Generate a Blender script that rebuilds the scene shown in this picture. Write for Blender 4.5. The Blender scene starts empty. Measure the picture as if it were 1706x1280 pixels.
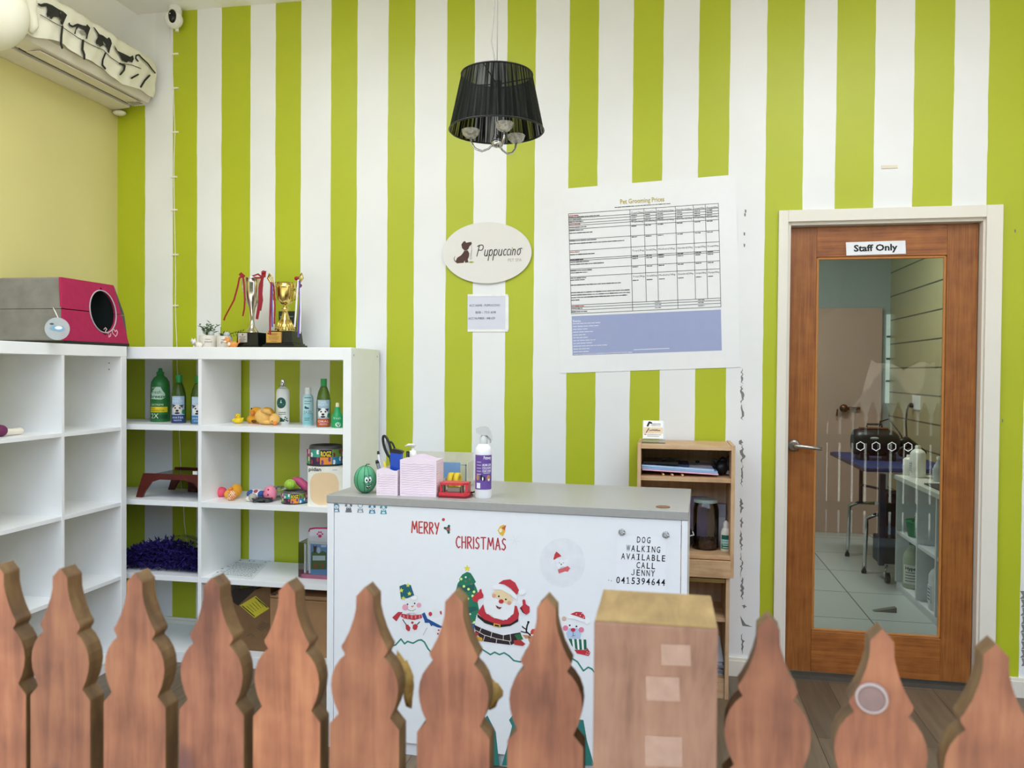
import bpy, math, random
from mathutils import Vector, Matrix
R = math.radians
random.seed(7)
SC = bpy.context.scene
COL = SC.collection

# ------------------------------------------------------------------ camera, world, light, exposure
CW, CH = 1706, 1280
FPX, PITCH, ROLL, YAW = 1346.6, .0165137, .0084099, .186844
CAM = Vector((0, -3.897, 1.42))
fw = Vector((-math.sin(YAW) * math.cos(PITCH), math.cos(YAW) * math.cos(PITCH), -math.sin(PITCH)))
rt0 = Vector((math.cos(YAW), math.sin(YAW), 0)); up0 = rt0.cross(fw)
rt = rt0 * math.cos(ROLL) + up0 * math.sin(ROLL); up = up0 * math.cos(ROLL) - rt0 * math.sin(ROLL)
cd = bpy.data.cameras.new('camera'); cam = bpy.data.objects.new('camera', cd); COL.objects.link(cam)
cam.matrix_world = Matrix(((rt.x, up.x, -fw.x, CAM.x), (rt.y, up.y, -fw.y, CAM.y), (rt.z, up.z, -fw.z, CAM.z), (0, 0, 0, 1)))
cd.sensor_width = 36; cd.sensor_fit = 'HORIZONTAL'; cd.lens = FPX / CW * 36; cd.clip_start = .05
cd.dof.use_dof = True; cd.dof.focus_distance = 3.3; cd.dof.aperture_fstop = 7.5
SC.camera = cam
SC.view_settings.view_transform = 'Standard'; SC.view_settings.look = 'None'
SC.view_settings.gamma = 1; SC.view_settings.use_curve_mapping = False
SC.view_settings.exposure = 0.12
SC.cycles.use_denoising = True; SC.cycles.max_bounces = 10; SC.cycles.diffuse_bounces = 6
SC.cycles.transparent_max_bounces = 16; SC.cycles.caustics_reflective = False; SC.cycles.caustics_refractive = False
SC.cycles.sample_clamp_indirect = 6

def lin(c):
    if isinstance(c, str):
        c = [int(c[i:i + 2], 16) / 255 for i in (0, 2, 4)]
    return tuple(x / 12.92 if x <= .04045 else ((x + .055) / 1.055) ** 2.4 for x in c)

wd = bpy.data.worlds.new('sky'); SC.world = wd; wd.use_nodes = True
nt = wd.node_tree; bg = nt.nodes['Background']
tc = nt.nodes.new('ShaderNodeTexCoord'); sx = nt.nodes.new('ShaderNodeSeparateXYZ'); cr = nt.nodes.new('ShaderNodeValToRGB')
nt.links.new(tc.outputs['Generated'], sx.inputs[0]); nt.links.new(sx.outputs['Z'], cr.inputs[0]); nt.links.new(cr.outputs[0], bg.inputs[0])
cr.color_ramp.elements[0].color = (.79, .89, 1, 1); cr.color_ramp.elements[1].color = (.52, .72, 1, 1)
bg.inputs[1].default_value = 2.9

sd = bpy.data.lights.new('sun', 'SUN'); sun = bpy.data.objects.new('sun', sd); COL.objects.link(sun)
sd.energy = 7; sd.angle = .01; sd.color = (1, .93, .82)
sun.rotation_euler = Vector((-.25, -.5, -1)).to_track_quat('-Z', 'Y').to_euler()

for lx in (-1.5, 1.0):   # two added fill lights under the ceiling that brighten the shop
    ld = bpy.data.lights.new('ceiling_fill', 'AREA'); lo = bpy.data.objects.new('ceiling_fill', ld); COL.objects.link(lo)
    ld.shape = 'RECTANGLE'; ld.size = 1.2; ld.size_y = 1.2; ld.energy = 29; ld.color = (.93, .96, 1); lo.location = (lx, -1.75, 3.29)

# ------------------------------------------------------------------ geometry of the view: pixel -> plane
def ray(px, py): return fw * FPX + rt * (px - CW / 2) + up * (CH / 2 - py)
def at(px, py, P, n):
    d = ray(px, py); return CAM + d * ((P - CAM).dot(n) / d.dot(n))
def AY(px, py, y=0): return at(px, py, Vector((0, y, 0)), Vector((0, 1, 0)))
def AX(px, py, x): return at(px, py, Vector((x, 0, 0)), Vector((1, 0, 0)))
def AZ(px, py, z=0): return at(px, py, Vector((0, 0, z)), Vector((0, 0, 1)))
def mpp(p): return (Vector(p) - CAM).dot(fw) / FPX
def facing(x, y): return math.atan2(-x, -(CAM.y - y))
def planefn(P, n, eps=.0004):
    n = Vector(n).normalized(); P = Vector(P)
    return lambda x, y, l: at(x, y, P, n) + n * (l * eps)
def wrapfn(r, eps=.0004):
    f = lambda x, y, l: Vector((math.sin(x / r) * (r + l * eps), -math.cos(x / r) * (r + l * eps), y))
    f.step = r * .16; return f

# ------------------------------------------------------------------ materials
def nodes(name):
    m = bpy.data.materials.new(name); m.use_nodes = True
    n = m.node_tree.nodes; b = n['Principled BSDF']; return m, m.node_tree, b
def N(t, typ, **kw):
    n = t.nodes.new(typ)
    for k, v in kw.items(): setattr(n, k, v)
    return n
def ramp(t, stops, interp='LINEAR'):
    r = N(t, 'ShaderNodeValToRGB'); e = r.color_ramp; e.interpolation = interp
    e.elements[0].position, e.elements[0].color = stops[0][0], (*stops[0][1], 1)
    e.elements[1].position, e.elements[1].color = stops[-1][0], (*stops[-1][1], 1)
    for p, c in stops[1:-1]:
        el = e.elements.new(p); el.color = (*c, 1)
    return r
CACHE = {}
def M(name, c='ffffff', rough=.5, metal=0, trans=0, alpha=1, var=.05, scale=25, ior=1.45, emit=0, bump=0, sheen=0):
    if name in CACHE: return CACHE[name]
    m, t, b = nodes(name); c = lin(c); L = t.links.new
    b.inputs['Roughness'].default_value = rough; b.inputs['Metallic'].default_value = metal
    b.inputs['Transmission Weight'].default_value = trans; b.inputs['Alpha'].default_value = alpha; b.inputs['IOR'].default_value = ior
    if sheen: b.inputs['Sheen Weight'].default_value = sheen
    co = N(t, 'ShaderNodeTexCoord'); nz = N(t, 'ShaderNodeTexNoise'); nz.inputs['Scale'].default_value = scale; nz.inputs['Detail'].default_value = 4
    L(co.outputs['Object'], nz.inputs['Vector'])
    r = ramp(t, [(.3, tuple(x * (1 - var) for x in c)), (.7, tuple(min(1, x * (1 + var)) for x in c))])
    L(nz.outputs['Fac'], r.inputs[0]); L(r.outputs[0], b.inputs['Base Color'])
    if emit:
        L(r.outputs[0], b.inputs['Emission Color']); b.inputs['Emission Strength'].default_value = emit
    if bump:
        bp = N(t, 'ShaderNodeBump'); bp.inputs['Strength'].default_value = bump; bp.inputs['Distance'].default_value = .01
        L(nz.outputs['Fac'], bp.inputs['Height']); L(bp.outputs[0], b.inputs['Normal'])
    CACHE[name] = m; return m
def wood(name, cols, sc=(60, 60, 4), rough=.45, knots=False, ringmix=.35, jitter=True, axis='Z'):
    if name in CACHE: return CACHE[name]
    m, t, b = nodes(name); L = t.links.new
    co = N(t, 'ShaderNodeTexCoord'); mp = N(t, 'ShaderNodeMapping'); L(co.outputs['Object'], mp.inputs['Vector'])
    oi = N(t, 'ShaderNodeObjectInfo'); ad = N(t, 'ShaderNodeVectorMath', operation='MULTIPLY_ADD')
    cb = N(t, 'ShaderNodeCombineXYZ')
    for i in range(3): L(oi.outputs['Random'], cb.inputs[i])
    ad.inputs[1].default_value = (7, 5, 3); L(cb.outputs[0], ad.inputs[0])
    L(mp.outputs[0], ad.inputs[2])
    nw = N(t, 'ShaderNodeTexNoise'); nw.inputs['Scale'].default_value = 1; nw.inputs['Detail'].default_value = 5; nw.inputs['Distortion'].default_value = .4
    mp.inputs['Scale'].default_value = sc; L(ad.outputs[0], nw.inputs['Vector'])
    n2 = N(t, 'ShaderNodeTexNoise'); n2.inputs['Scale'].default_value = 14; n2.inputs['Detail'].default_value = 3
    a2 = N(t, 'ShaderNodeVectorMath', operation='ADD'); L(co.outputs['Object'], a2.inputs[0]); L(cb.outputs[0], a2.inputs[1]); L(a2.outputs[0], n2.inputs['Vector'])
    mx = N(t, 'ShaderNodeMix'); nw.inputs['Roughness'].default_value = .62; mx.inputs[0].default_value = ringmix; L(nw.outputs['Fac'], mx.inputs[2]); L(n2.outputs['Fac'], mx.inputs[3])
    r = ramp(t, list(zip([.34, .5, .66], [lin(c) for c in cols]))); L(mx.outputs[0], r.inputs[0])
    out = r.outputs[0]
    if knots:
        vo = N(t, 'ShaderNodeTexVoronoi'); vo.inputs['Scale'].default_value = 1; vm = N(t, 'ShaderNodeMapping'); vm.inputs['Scale'].default_value = (9, 9, 5)
        L(a2.outputs[0], vm.inputs['Vector']); L(vm.outputs[0], vo.inputs['Vector'])
        kr = ramp(t, [(.0, (1, 1, 1)), (.07, (.75,) * 3), (.14, (0, 0, 0))]); L(vo.outputs['Distance'], kr.inputs[0])
        km = N(t, 'ShaderNodeMix', data_type='RGBA'); km.inputs[7].default_value = (*lin('6a4038'), 1); L(kr.outputs[0], km.inputs[0]); L(out, km.inputs[6]); out = km.outputs[2]
    if knots:
        wn = N(t, 'ShaderNodeTexWhiteNoise', noise_dimensions='1D'); L(oi.outputs['Random'], wn.inputs['W']); wm_ = N(t, 'ShaderNodeMath', operation='MULTIPLY'); wm_.inputs[1].default_value = .55; L(wn.outputs['Value'], wm_.inputs[0])
        dm = N(t, 'ShaderNodeMix', data_type='RGBA', blend_type='MULTIPLY'); dm.inputs[7].default_value = (.72, .66, .80, 1); L(wm_.outputs[0], dm.inputs[0]); L(out, dm.inputs[6]); out = dm.outputs[2]
    if jitter:
        hv = N(t, 'ShaderNodeHueSaturation'); mr = N(t, 'ShaderNodeMapRange'); mr.inputs[3].default_value = .82; mr.inputs[4].default_value = 1.15
        L(oi.outputs['Random'], mr.inputs[0]); L(mr.outputs[0], hv.inputs['Value']); L(out, hv.inputs['Color']); out = hv.outputs[0]
    L(out, b.inputs['Base Color']); b.inputs['Roughness'].default_value = rough
    bp = N(t, 'ShaderNodeBump'); bp.inputs['Strength'].default_value = .15; bp.inputs['Distance'].default_value = .003; L(nw.outputs['Fac'], bp.inputs['Height']); L(bp.outputs[0], b.inputs['Normal'])
    CACHE[name] = m; return m
def glass(name, tint=(.9, .95, .93), refl=1.0, rough=0.0):
    if name in CACHE: return CACHE[name]
    m, t, b = nodes(name); L = t.links.new; t.nodes.remove(b)
    tr = N(t, 'ShaderNodeBsdfTransparent'); tr.inputs[0].default_value = (*tint, 1)
    gl = N(t, 'ShaderNodeBsdfGlossy'); gl.inputs['Roughness'].default_value = rough
    fr = N(t, 'ShaderNodeFresnel'); fr.inputs[0].default_value = 1.5
    mu = N(t, 'ShaderNodeMath', operation='MULTIPLY', use_clamp=True); mu.inputs[1].default_value = refl; L(fr.outputs[0], mu.inputs[0])
    mx = N(t, 'ShaderNodeMixShader'); L(mu.outputs[0], mx.inputs[0]); L(tr.outputs[0], mx.inputs[1]); L(gl.outputs[0], mx.inputs[2])
    L(mx.outputs[0], t.nodes['Material Output'].inputs[0]); CACHE[name] = m; return m
def print_mat(c):
    return M('print_' + c, c, .55, var=.02)

WHITE = M('white_laminate', 'f3f4f5', .35, var=.02, scale=8)
CLEAR = glass('clear_plastic', (.93, .95, .95), 1.2, .05)
CHROME = M('chrome', 'd0d0d0', .12, 1)
BLACK = M('black_plastic', '18181a', .4)
WHITEP = M('white_plastic', 'eceae4', .35)
SILVER = M('silver_metal', 'd8d2c8', .15, 1)
GOLD = M('gold_metal', 'dcc274', .16, 1)

# ------------------------------------------------------------------ mesh builder
class MB:
    def __init__(s, mat, fn=None):
        s.v, s.f, s.mi, s.sm, s.mats, s.fn, s.T = [], [], [], [], [], fn, None; s.use(mat)
    def use(s, mat):
        if mat not in s.mats: s.mats.append(mat)
        s.cm = s.mats.index(mat); return s
    def add(s, vs, fs, smooth=False):
        o = len(s.v)
        for p in vs:
            p = s.fn(*p) if s.fn else Vector(p)
            s.v.append(s.T @ p if s.T else p)
        for f in fs:
            s.f.append([i + o for i in f]); s.mi.append(s.cm); s.sm.append(smooth)
        return s
    def box(s, x0, x1, y0, y1, z0, z1):
        vs = [(x, y, z) for z in (z0, z1) for y in (y0, y1) for x in (x0, x1)]
        return s.add(vs, [(0, 2, 3, 1), (4, 5, 7, 6), (0, 1, 5, 4), (2, 6, 7, 3), (0, 4, 6, 2), (1, 3, 7, 5)])
    def prism(s, pts, O, U, V, W, sidemat=None, smooth=False):
        """polygon pts in the (U,V) plane at O, extruded along the vector W"""
        O, U, V, W = map(Vector, (O, U, V, W)); n = len(pts)
        a = [O + U * p[0] + V * p[1] for p in pts]; b = [p + W for p in a]
        s.add(a + b, [tuple(range(n - 1, -1, -1)), tuple(range(n, 2 * n))])
        k = s.cm
        if sidemat: s.use(sidemat)
        s.add(a + b, [(i, (i + 1) % n, n + (i + 1) % n, n + i) for i in range(n)], smooth); s.cm = k
        return s
    def lathe(s, prof, c=(0, 0, 0), seg=28, sx=1, sy=1, caps=True, smooth=True):
        vs, fs = [], []; n = len(prof)
        for r, z in prof:
            for k in range(seg):
                a = 2 * math.pi * k / seg; vs.append((c[0] + r * math.cos(a) * sx, c[1] + r * math.sin(a) * sy, c[2] + z))
        for i in range(n - 1):
            for k in range(seg):
                k2 = (k + 1) % seg; fs.append((i * seg + k, i * seg + k2, (i + 1) * seg + k2, (i + 1) * seg + k))
        s.add(vs, fs, smooth)
        if caps:
            if prof[0][0] > 1e-5: s.add(vs[:seg], [tuple(range(seg - 1, -1, -1))])
            if prof[-1][0] > 1e-5: s.add(vs[-seg:], [tuple(range(seg))])
        return s
    def cyl(s, r, z0, z1, c=(0, 0, 0), seg=24, sx=1, sy=1):
        return s.lathe([(r, z0), (r, z1)], c, seg, sx, sy)
    def ell(s, c, r, seg=20, rings=12, bump=0, seed=0):
        rr = r if isinstance(r, (tuple, list)) else (r, r, r); rnd = random.Random(seed)
        vs, fs = [], []
        for i in range(rings + 1):
            th = math.pi * i / rings
            for k in range(seg):
                a = 2 * math.pi * k / seg; q = 1 + (rnd.uniform(-bump, bump) if bump else 0)
                vs.append((c[0] + rr[0] * math.sin(th) * math.cos(a) * q, c[1] + rr[1] * math.sin(th) * math.sin(a) * q, c[2] - rr[2] * math.cos(th) * q))
        for i in range(rings):
            for k in range(seg):
                k2 = (k + 1) % seg; fs.append((i * seg + k, i * seg + k2, (i + 1) * seg + k2, (i + 1) * seg + k))
        return s.add(vs, fs, True)
    def tube(s, path, r, seg=8, closed=False):
        P = [Vector(p) for p in path]; n = len(P); vs, fs = [], []
        rs = r if isinstance(r, (list, tuple)) else [r] * n
        ref = None
        for i, p in enumerate(P):
            d = (P[(i + 1) % n] - P[i - 1]) if (closed or 0 < i < n - 1) else (P[1] - P[0] if i == 0 else P[-1] - P[-2])
            d.normalize()
            if ref is None: ref = d.orthogonal().normalized()
            ref = (ref - d * ref.dot(d)).normalized(); bi = d.cross(ref)
            for k in range(seg):
                a = 2 * math.pi * k / seg; vs.append(p + (ref * math.cos(a) + bi * math.sin(a)) * rs[i])
        m = n if closed else n - 1
        for i in range(m):
            for k in range(seg):
                k2 = (k + 1) % seg; j = (i + 1) % n; fs.append((i * seg + k, i * seg + k2, j * seg + k2, j * seg + k))
        if not closed: fs += [tuple(range(seg - 1, -1, -1)), tuple(range((n - 1) * seg, n * seg))]
        return s.add(vs, fs, True)
    # flat art: coordinates are (x, y, layer) mapped through fn
    def poly(s, pts, l=1):
        step = getattr(s.fn, 'step', 0)
        if not step: return s.add([(p[0], p[1], l) for p in pts], [tuple(range(len(pts)))])
        x0, x1 = min(p[0] for p in pts), max(p[0] for p in pts); n = max(1, math.ceil((x1 - x0) / step))
        for k in range(n):   # cut into strips so that the print follows the round surface
            q = pts
            for lim, sg in ((x0 + (x1 - x0) * k / n, 1), (x0 + (x1 - x0) * (k + 1) / n, -1)):
                o = []
                for i in range(len(q)):
                    a, b = q[i - 1], q[i]; da, db = (a[0] - lim) * sg, (b[0] - lim) * sg
                    if (da >= 0) != (db >= 0): t = da / (da - db); o.append((lim, a[1] + (b[1] - a[1]) * t))
                    if db >= 0: o.append(b)
                q = o
                if len(q) < 3: break
            if len(q) >= 3: s.add([(p[0], p[1], l) for p in q], [tuple(range(len(q)))])
        return s
    def rect(s, x0, y0, x1, y1, l=1, nx=1):
        vs = []
        for i in range(nx + 1):
            x = x0 + (x1 - x0) * i / nx; vs += [(x, y0, l), (x, y1, l)]
        return s.add(vs, [(2 * i, 2 * i + 2, 2 * i + 3, 2 * i + 1) for i in range(nx)])
    def disc(s, x, y, rx, ry=None, l=1, rot=0, seg=20, a0=0, a1=360):
        ry = rx if ry is None else ry; pts = []
        n = seg if a1 - a0 >= 360 else seg + 1
        for k in range(n):
            a = R(a0 + (a1 - a0) * k / seg); u, v = rx * math.cos(a), ry * math.sin(a)
            pts.append((x + u * math.cos(rot) - v * math.sin(rot), y + u * math.sin(rot) + v * math.cos(rot)))
        return s.poly(pts, l)
    def stroke(s, pts, w, l=1, w2=None):
        n = len(pts); ws = [w if w2 is None else w + (w2 - w) * i / (n - 1) for i in range(n)]
        for i in range(n - 1):
            a, b = Vector(pts[i]), Vector(pts[i + 1]); d = b - a
            if not d.length: continue
            q = Vector((-d.y, d.x)).normalized(); p, r = q * ws[i] / 2, q * ws[i + 1] / 2
            s.add([(v.x, v.y, l) for v in (a + p, b + r, b - r, a - p)], [(0, 1, 2, 3)])
        for i in range(n): s.disc(pts[i][0], pts[i][1], ws[i] / 2, l=l, seg=8)
        return s
    def star(s, x, y, r, l=1, k=5, q=.45, rot=0):
        return s.poly([(x + (r if i % 2 == 0 else r * q) * math.sin(rot + i * math.pi / k), y - (r if i % 2 == 0 else r * q) * math.cos(rot + i * math.pi / k)) for i in range(2 * k)], l)
    def text(s, body, x, y, h, l=1, ang=0, align='LEFT', bold=0, shear=0, ws=1, flip=True, width=None):
        vs, fs, cap, wid = glyphs(body, bold, shear); k = h / cap
        if width: ws = width / (wid * k)
        ox = {'LEFT': 0, 'CENTER': -wid / 2, 'RIGHT': -wid}[align]; ca, sa = math.cos(ang), math.sin(ang); out = []
        for gx, gy in vs:
            u, v = (gx + ox) * k * ws, gy * k
            if flip: out.append((x + u * ca + v * sa, y + u * sa - v * ca, l))
            else: out.append((x + u * ca - v * sa, y + u * sa + v * ca, l))
        return s.add(out, fs)
    def build(s, name, parent=None, local=False, bevel=0, sub=0, origin=True, **props):
        v = s.v
        if parent is not None and not local:
            inv = wm(parent).inverted(); v = [inv @ Vector(p) for p in v]
        off = Vector((0, 0, 0))
        if parent is None and origin and v:
            xs, ys, zs = zip(*v); off = Vector(((min(xs) + max(xs)) / 2, (min(ys) + max(ys)) / 2, min(zs)))
            v = [Vector(p) - off for p in v]
        me = bpy.data.meshes.new(name); me.from_pydata([tuple(p) for p in v], [], s.f)
        me.polygons.foreach_set('material_index', s.mi); me.polygons.foreach_set('use_smooth', s.sm)
        for m in s.mats: me.materials.append(m)
        me.update()
        o = bpy.data.objects.new(name, me); COL.objects.link(o); o.location = off
        if parent is not None: o.parent = parent
        if bevel:
            b = o.modifiers.new('bevel', 'BEVEL'); b.width = bevel; b.segments = 2; b.limit_method = 'ANGLE'; b.angle_limit = R(40)
        if sub:
            b = o.modifiers.new('sub', 'SUBSURF'); b.levels = b.render_levels = sub
        for k, x in props.items(): o[k] = x
        return o
GL = {}
def glyphs(body, bold, shear):
    key = (body, bold, shear)
    if key not in GL:
        def mk(t):
            c = bpy.data.curves.new('t', 'FONT'); c.body = t; c.size = 1; c.resolution_u = 2; c.offset = bold; c.shear = shear
            o = bpy.data.objects.new('t', c); me = bpy.data.meshes.new_from_object(o)
            vs = [(q.co.x, q.co.y) for q in me.vertices]; fs = [tuple(p.vertices) for p in me.polygons]
            bpy.data.objects.remove(o); bpy.data.curves.remove(c); bpy.data.meshes.remove(me); return vs, fs
        h, _ = mk('H'); cap = max(p[1] for p in h); vs, fs = mk(body)
        GL[key] = (vs, fs, cap, max([p[0] for p in vs] or [0]))
    return GL[key]
def wm(o):
    m = o.matrix_basis.copy()
    while o.parent: o = o.parent; m = o.matrix_basis @ m
    return m
def tag(o, label, cat, group=None):
    o['label'] = label; o['category'] = cat
    if group: o['group'] = group
    return o
def thing(name, label, cat, loc=(0, 0, 0), rz=0, group=None):
    o = bpy.data.objects.new(name, None); COL.objects.link(o); o.location = loc; o.rotation_euler = (0, 0, rz); o.empty_display_size = .05
    return tag(o, label, cat, group)
def struct(o): o['kind'] = 'structure'; return o
def dup(o, parent=None, **kw):
    c = o.copy(); COL.objects.link(c)
    if parent is not None: c.parent = parent
    for ch in list(o.children): dup(ch, c)
    for k, v in kw.items(): c[k] = v
    return c

# ------------------------------------------------------------------ setting
XL, XR, ZC = -2.907, 2.6, 3.285
def stripes():
    m, t, b = nodes('striped_paint'); L = t.links.new
    ge = N(t, 'ShaderNodeNewGeometry'); sp = N(t, 'ShaderNodeSeparateXYZ'); L(ge.outputs['Position'], sp.inputs[0])
    nz = N(t, 'ShaderNodeTexNoise'); nz.inputs['Scale'].default_value = 6; nz.inputs['Detail'].default_value = 4; L(ge.outputs['Position'], nz.inputs['Vector'])
    ma = N(t, 'ShaderNodeMath', operation='MULTIPLY_ADD'); ma.inputs[1].default_value = .008; L(nz.outputs['Fac'], ma.inputs[0])
    sb = N(t, 'ShaderNodeMath', operation='SUBTRACT'); sb.inputs[1].default_value = .004; L(sp.outputs['X'], sb.inputs[0]); L(sb.outputs[0], ma.inputs[2])
    mr = N(t, 'ShaderNodeMapRange'); mr.inputs[1].default_value = -3; mr.inputs[2].default_value = 3; L(ma.outputs[0], mr.inputs[0])
    E = [-2.76, -2.601, -2.454, -2.302, -2.156, -2.001, -1.855, -1.698, -1.55, -1.4, -1.249, -1.1, -.948, -.788, -.648, -.487, -.343, -.187, -.033, .122, .272, .435, .591, .744, .91, 1.063, 1.219, 1.373, 1.537]
    g, w = lin('b4be22'), lin('eeeff0')
    st = [(0, g)] + [((e + 3) / 6, w if i % 2 == 0 else g) for i, e in enumerate(E)]
    r = ramp(t, st, 'CONSTANT'); L(mr.outputs[0], r.inputs[0])
    n2 = N(t, 'ShaderNodeTexNoise'); n2.inputs['Scale'].default_value = 2.2; n2.inputs['Detail'].default_value = 6; L(ge.outputs['Position'], n2.inputs['Vector'])
    vr = ramp(t, [(.3, (.93,) * 3), (.7, (1,) * 3)]); L(n2.outputs['Fac'], vr.inputs[0])
    mx = N(t, 'ShaderNodeMix', data_type='RGBA', blend_type='MULTIPLY'); mx.inputs[0].default_value = 1; L(r.outputs[0], mx.inputs[6]); L(vr.outputs[0], mx.inputs[7])
    ga = N(t, 'ShaderNodeMath', operation='GREATER_THAN'); ga.inputs[1].default_value = 2.82; L(sp.outputs['Z'], ga.inputs[0])
    gb = N(t, 'ShaderNodeMath', operation='LESS_THAN'); gb.inputs[1].default_value = -2.68; L(sp.outputs['X'], gb.inputs[0])
    gm = N(t, 'ShaderNodeMath', operation='MULTIPLY'); L(ga.outputs[0], gm.inputs[0]); L(gb.outputs[0], gm.inputs[1])
    m3 = N(t, 'ShaderNodeMix', data_type='RGBA'); L(gm.outputs[0], m3.inputs[0]); L(mx.outputs[2], m3.inputs[6]); m3.inputs[7].default_value = (*w, 1)
    L(m3.outputs[2], b.inputs['Base Color']); b.inputs['Roughness'].default_value = .42; return m
def planks(name, cols, w=.15, rough=.4):
    m, t, b = nodes(name); L = t.links.new
    ge = N(t, 'ShaderNodeNewGeometry'); mp = N(t, 'ShaderNodeMapping'); mp.inputs['Rotation'].default_value = (0, 0, R(90)); L(ge.outputs['Position'], mp.inputs['Vector'])
    br = N(t, 'ShaderNodeTexBrick'); br.inputs['Scale'].default_value = 1; br.inputs['Brick Width'].default_value = 1.2; br.inputs['Row Height'].default_value = w
    br.inputs['Mortar Size'].default_value = .0015; L(mp.outputs[0], br.inputs['Vector'])
    br.inputs['Color1'].default_value = (*lin(cols[0]), 1); br.inputs['Color2'].default_value = (*lin(cols[1]), 1); br.inputs['Mortar'].default_value = (*lin(cols[2]), 1)
    m2 = N(t, 'ShaderNodeMapping'); m2.inputs['Scale'].default_value = (40, 3, 1); L(ge.outputs['Position'], m2.inputs['Vector'])
    nz = N(t, 'ShaderNodeTexNoise'); nz.inputs['Scale'].default_value = 1; nz.inputs['Detail'].default_value = 5; L(m2.outputs[0], nz.inputs['Vector'])
    vr = ramp(t, [(.3, (.72,) * 3), (.7, (1.1,) * 3)]); L(nz.outputs['Fac'], vr.inputs[0])
    mx = N(t, 'ShaderNodeMix', data_type='RGBA', blend_type='MULTIPLY'); mx.inputs[0].default_value = 1; L(br.outputs[0], mx.inputs[6]); L(vr.outputs[0], mx.inputs[7])
    L(mx.outputs[2], b.inputs['Base Color']); b.inputs['Roughness'].default_value = rough; return m
def grid(name, c, mortar, w, h, size, axes=('X', 'Y'), offset=0.0, rough=.3, shift=(0, 0)):
    m, t, b = nodes(name); L = t.links.new
    ge = N(t, 'ShaderNodeNewGeometry'); sp = N(t, 'ShaderNodeSeparateXYZ'); cb = N(t, 'ShaderNodeCombineXYZ'); L(ge.outputs['Position'], sp.inputs[0])
    for i in range(2):
        a = N(t, 'ShaderNodeMath', operation='ADD'); a.inputs[1].default_value = shift[i]; L(sp.outputs[axes[i]], a.inputs[0]); L(a.outputs[0], cb.inputs[i])
    br = N(t, 'ShaderNodeTexBrick'); br.offset = offset; br.inputs['Scale'].default_value = 1; br.inputs['Brick Width'].default_value = w; br.inputs['Row Height'].default_value = h
    br.inputs['Mortar Size'].default_value = size; c = lin(c)
    br.inputs['Color1'].default_value = (*c, 1); br.inputs['Color2'].default_value = (*[x * .95 for x in c], 1); br.inputs['Mortar'].default_value = (*lin(mortar), 1)
    L(cb.outputs[0], br.inputs['Vector']); L(br.outputs[0], b.inputs['Base Color']); b.inputs['Roughness'].default_value = rough; return m

STRIPE = stripes(); CREAM = M('cream_yellow_paint', 'd4ca88', .6, var=.03, scale=2)
CEILP = M('ceiling_paint', 'f5f4f2', .7, var=.03, scale=2); TRIMW = M('trim_gloss_white', 'e8e3d8', .3, var=.02, scale=6)
OX0, OX1, OZ = .54, 1.39, 2.122
b = MB(STRIPE)
b.box(XL - .1, OX0, 0, .1, 0, ZC + .02).box(OX1, XR + .1, 0, .1, 0, ZC + .02).box(OX0, OX1, 0, .1, OZ, ZC + .02)
wall_back = struct(b.build('wall_back'))
struct(MB(CREAM).box(XL - .1, XL, -3.35, 0, 0, ZC + .02).build('wall_left'))
struct(MB(TRIMW).box(XR, XR + .1, -3.35, 0, 0, ZC + .02).build('wall_right'))
struct(MB(CEILP).box(XL - .1, XR + .1, -3.35, .1, ZC + .02, ZC + .14).build('ceiling'))
b = MB(CEILP); b.prism([(XL, 3.19), (-2.79, ZC + .02), (XL, ZC + .02)], (0, -3.35, 0), (1, 0, 0), (0, 0, 1), (0, 3.35, 0)); struct(b.build('trim_1'))
struct(MB(planks('floor_planks', ('786650', '665643', '332920'))).box(XL - .1, XR + .1, -3.6, .1, -.05, 0).build('floor'))
struct(MB(M('pavement', 'c9bfae', .85, var=.1, scale=3)).box(-14, 14, -16, -3.6, -.12, -.02).build('ground'))
b = MB(TRIMW)
for x0, x1 in ((XL, .506), (1.445, XR)):
    b.box(x0, x1, -.016, 0, 0, .075).box(x0, x1, -.011, 0, .075, .088)
struct(b.build('baseboard_back', bevel=.002))
# door casing
b = MB(TRIMW)
b.box(.506, .548, -.018, 0, 0, 2.165).box(1.38, 1.446, -.018, 0, 0, 2.165).box(.548, 1.38, -.018, 0, 2.112, 2.165)
b.box(OX0 - .005, .562, 0, .1, 0, OZ + .005).box(1.372, OX1 + .005, 0, .1, 0, OZ + .005).box(.562, 1.372, 0, .1, 2.098, OZ + .005)
b.box(.562, .57, .082, .1, 0, 2.098).box(1.364, 1.372, .082, .1, 0, 2.098)
struct(b.build('trim_2', bevel=.002))
# peeling paint on the wall, a surface mark
GRAY = M('bare_plaster_grey', '7f7f7c', .9, var=.15, scale=60)
pf0 = planefn((0, -.0006, 0), (0, -1, 0))
b = MB(GRAY, pf0); rnd = random.Random(3)
for x, y0, y1, wd_ in ((1236.5, 614, 640, 4), (1236, 642, 672, 6), (1236, 674, 700, 5), (1234.5, 733, 742, 8), (1237, 742, 772, 7), (1236, 772, 812, 3.4), (1235, 830, 856, 7), (1236, 862, 880, 5), (1235, 884, 918, 5), (1235, 920, 962, 3), (1236, 962, 1000, 7), (1240, 1008, 1014, 8), (1237, 1056, 1090, 5)):
    n = max(4, int((y1 - y0) / 3)); Lp, Rp = [], []
    for i in range(n + 1):
        y = y0 + (y1 - y0) * i / n; ww = wd_ * math.sin(math.pi * (i + .3) / (n + .6)) * rnd.uniform(.35, 1); c = x + rnd.uniform(-2, 2)
        Lp.append((c - ww / 2, y)); Rp.append((c + ww / 2, y))
    b.poly(Lp + Rp[::-1])
b.poly([(1233, 1026), (1242, 1040), (1254, 1045), (1237, 1043)])
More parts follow.
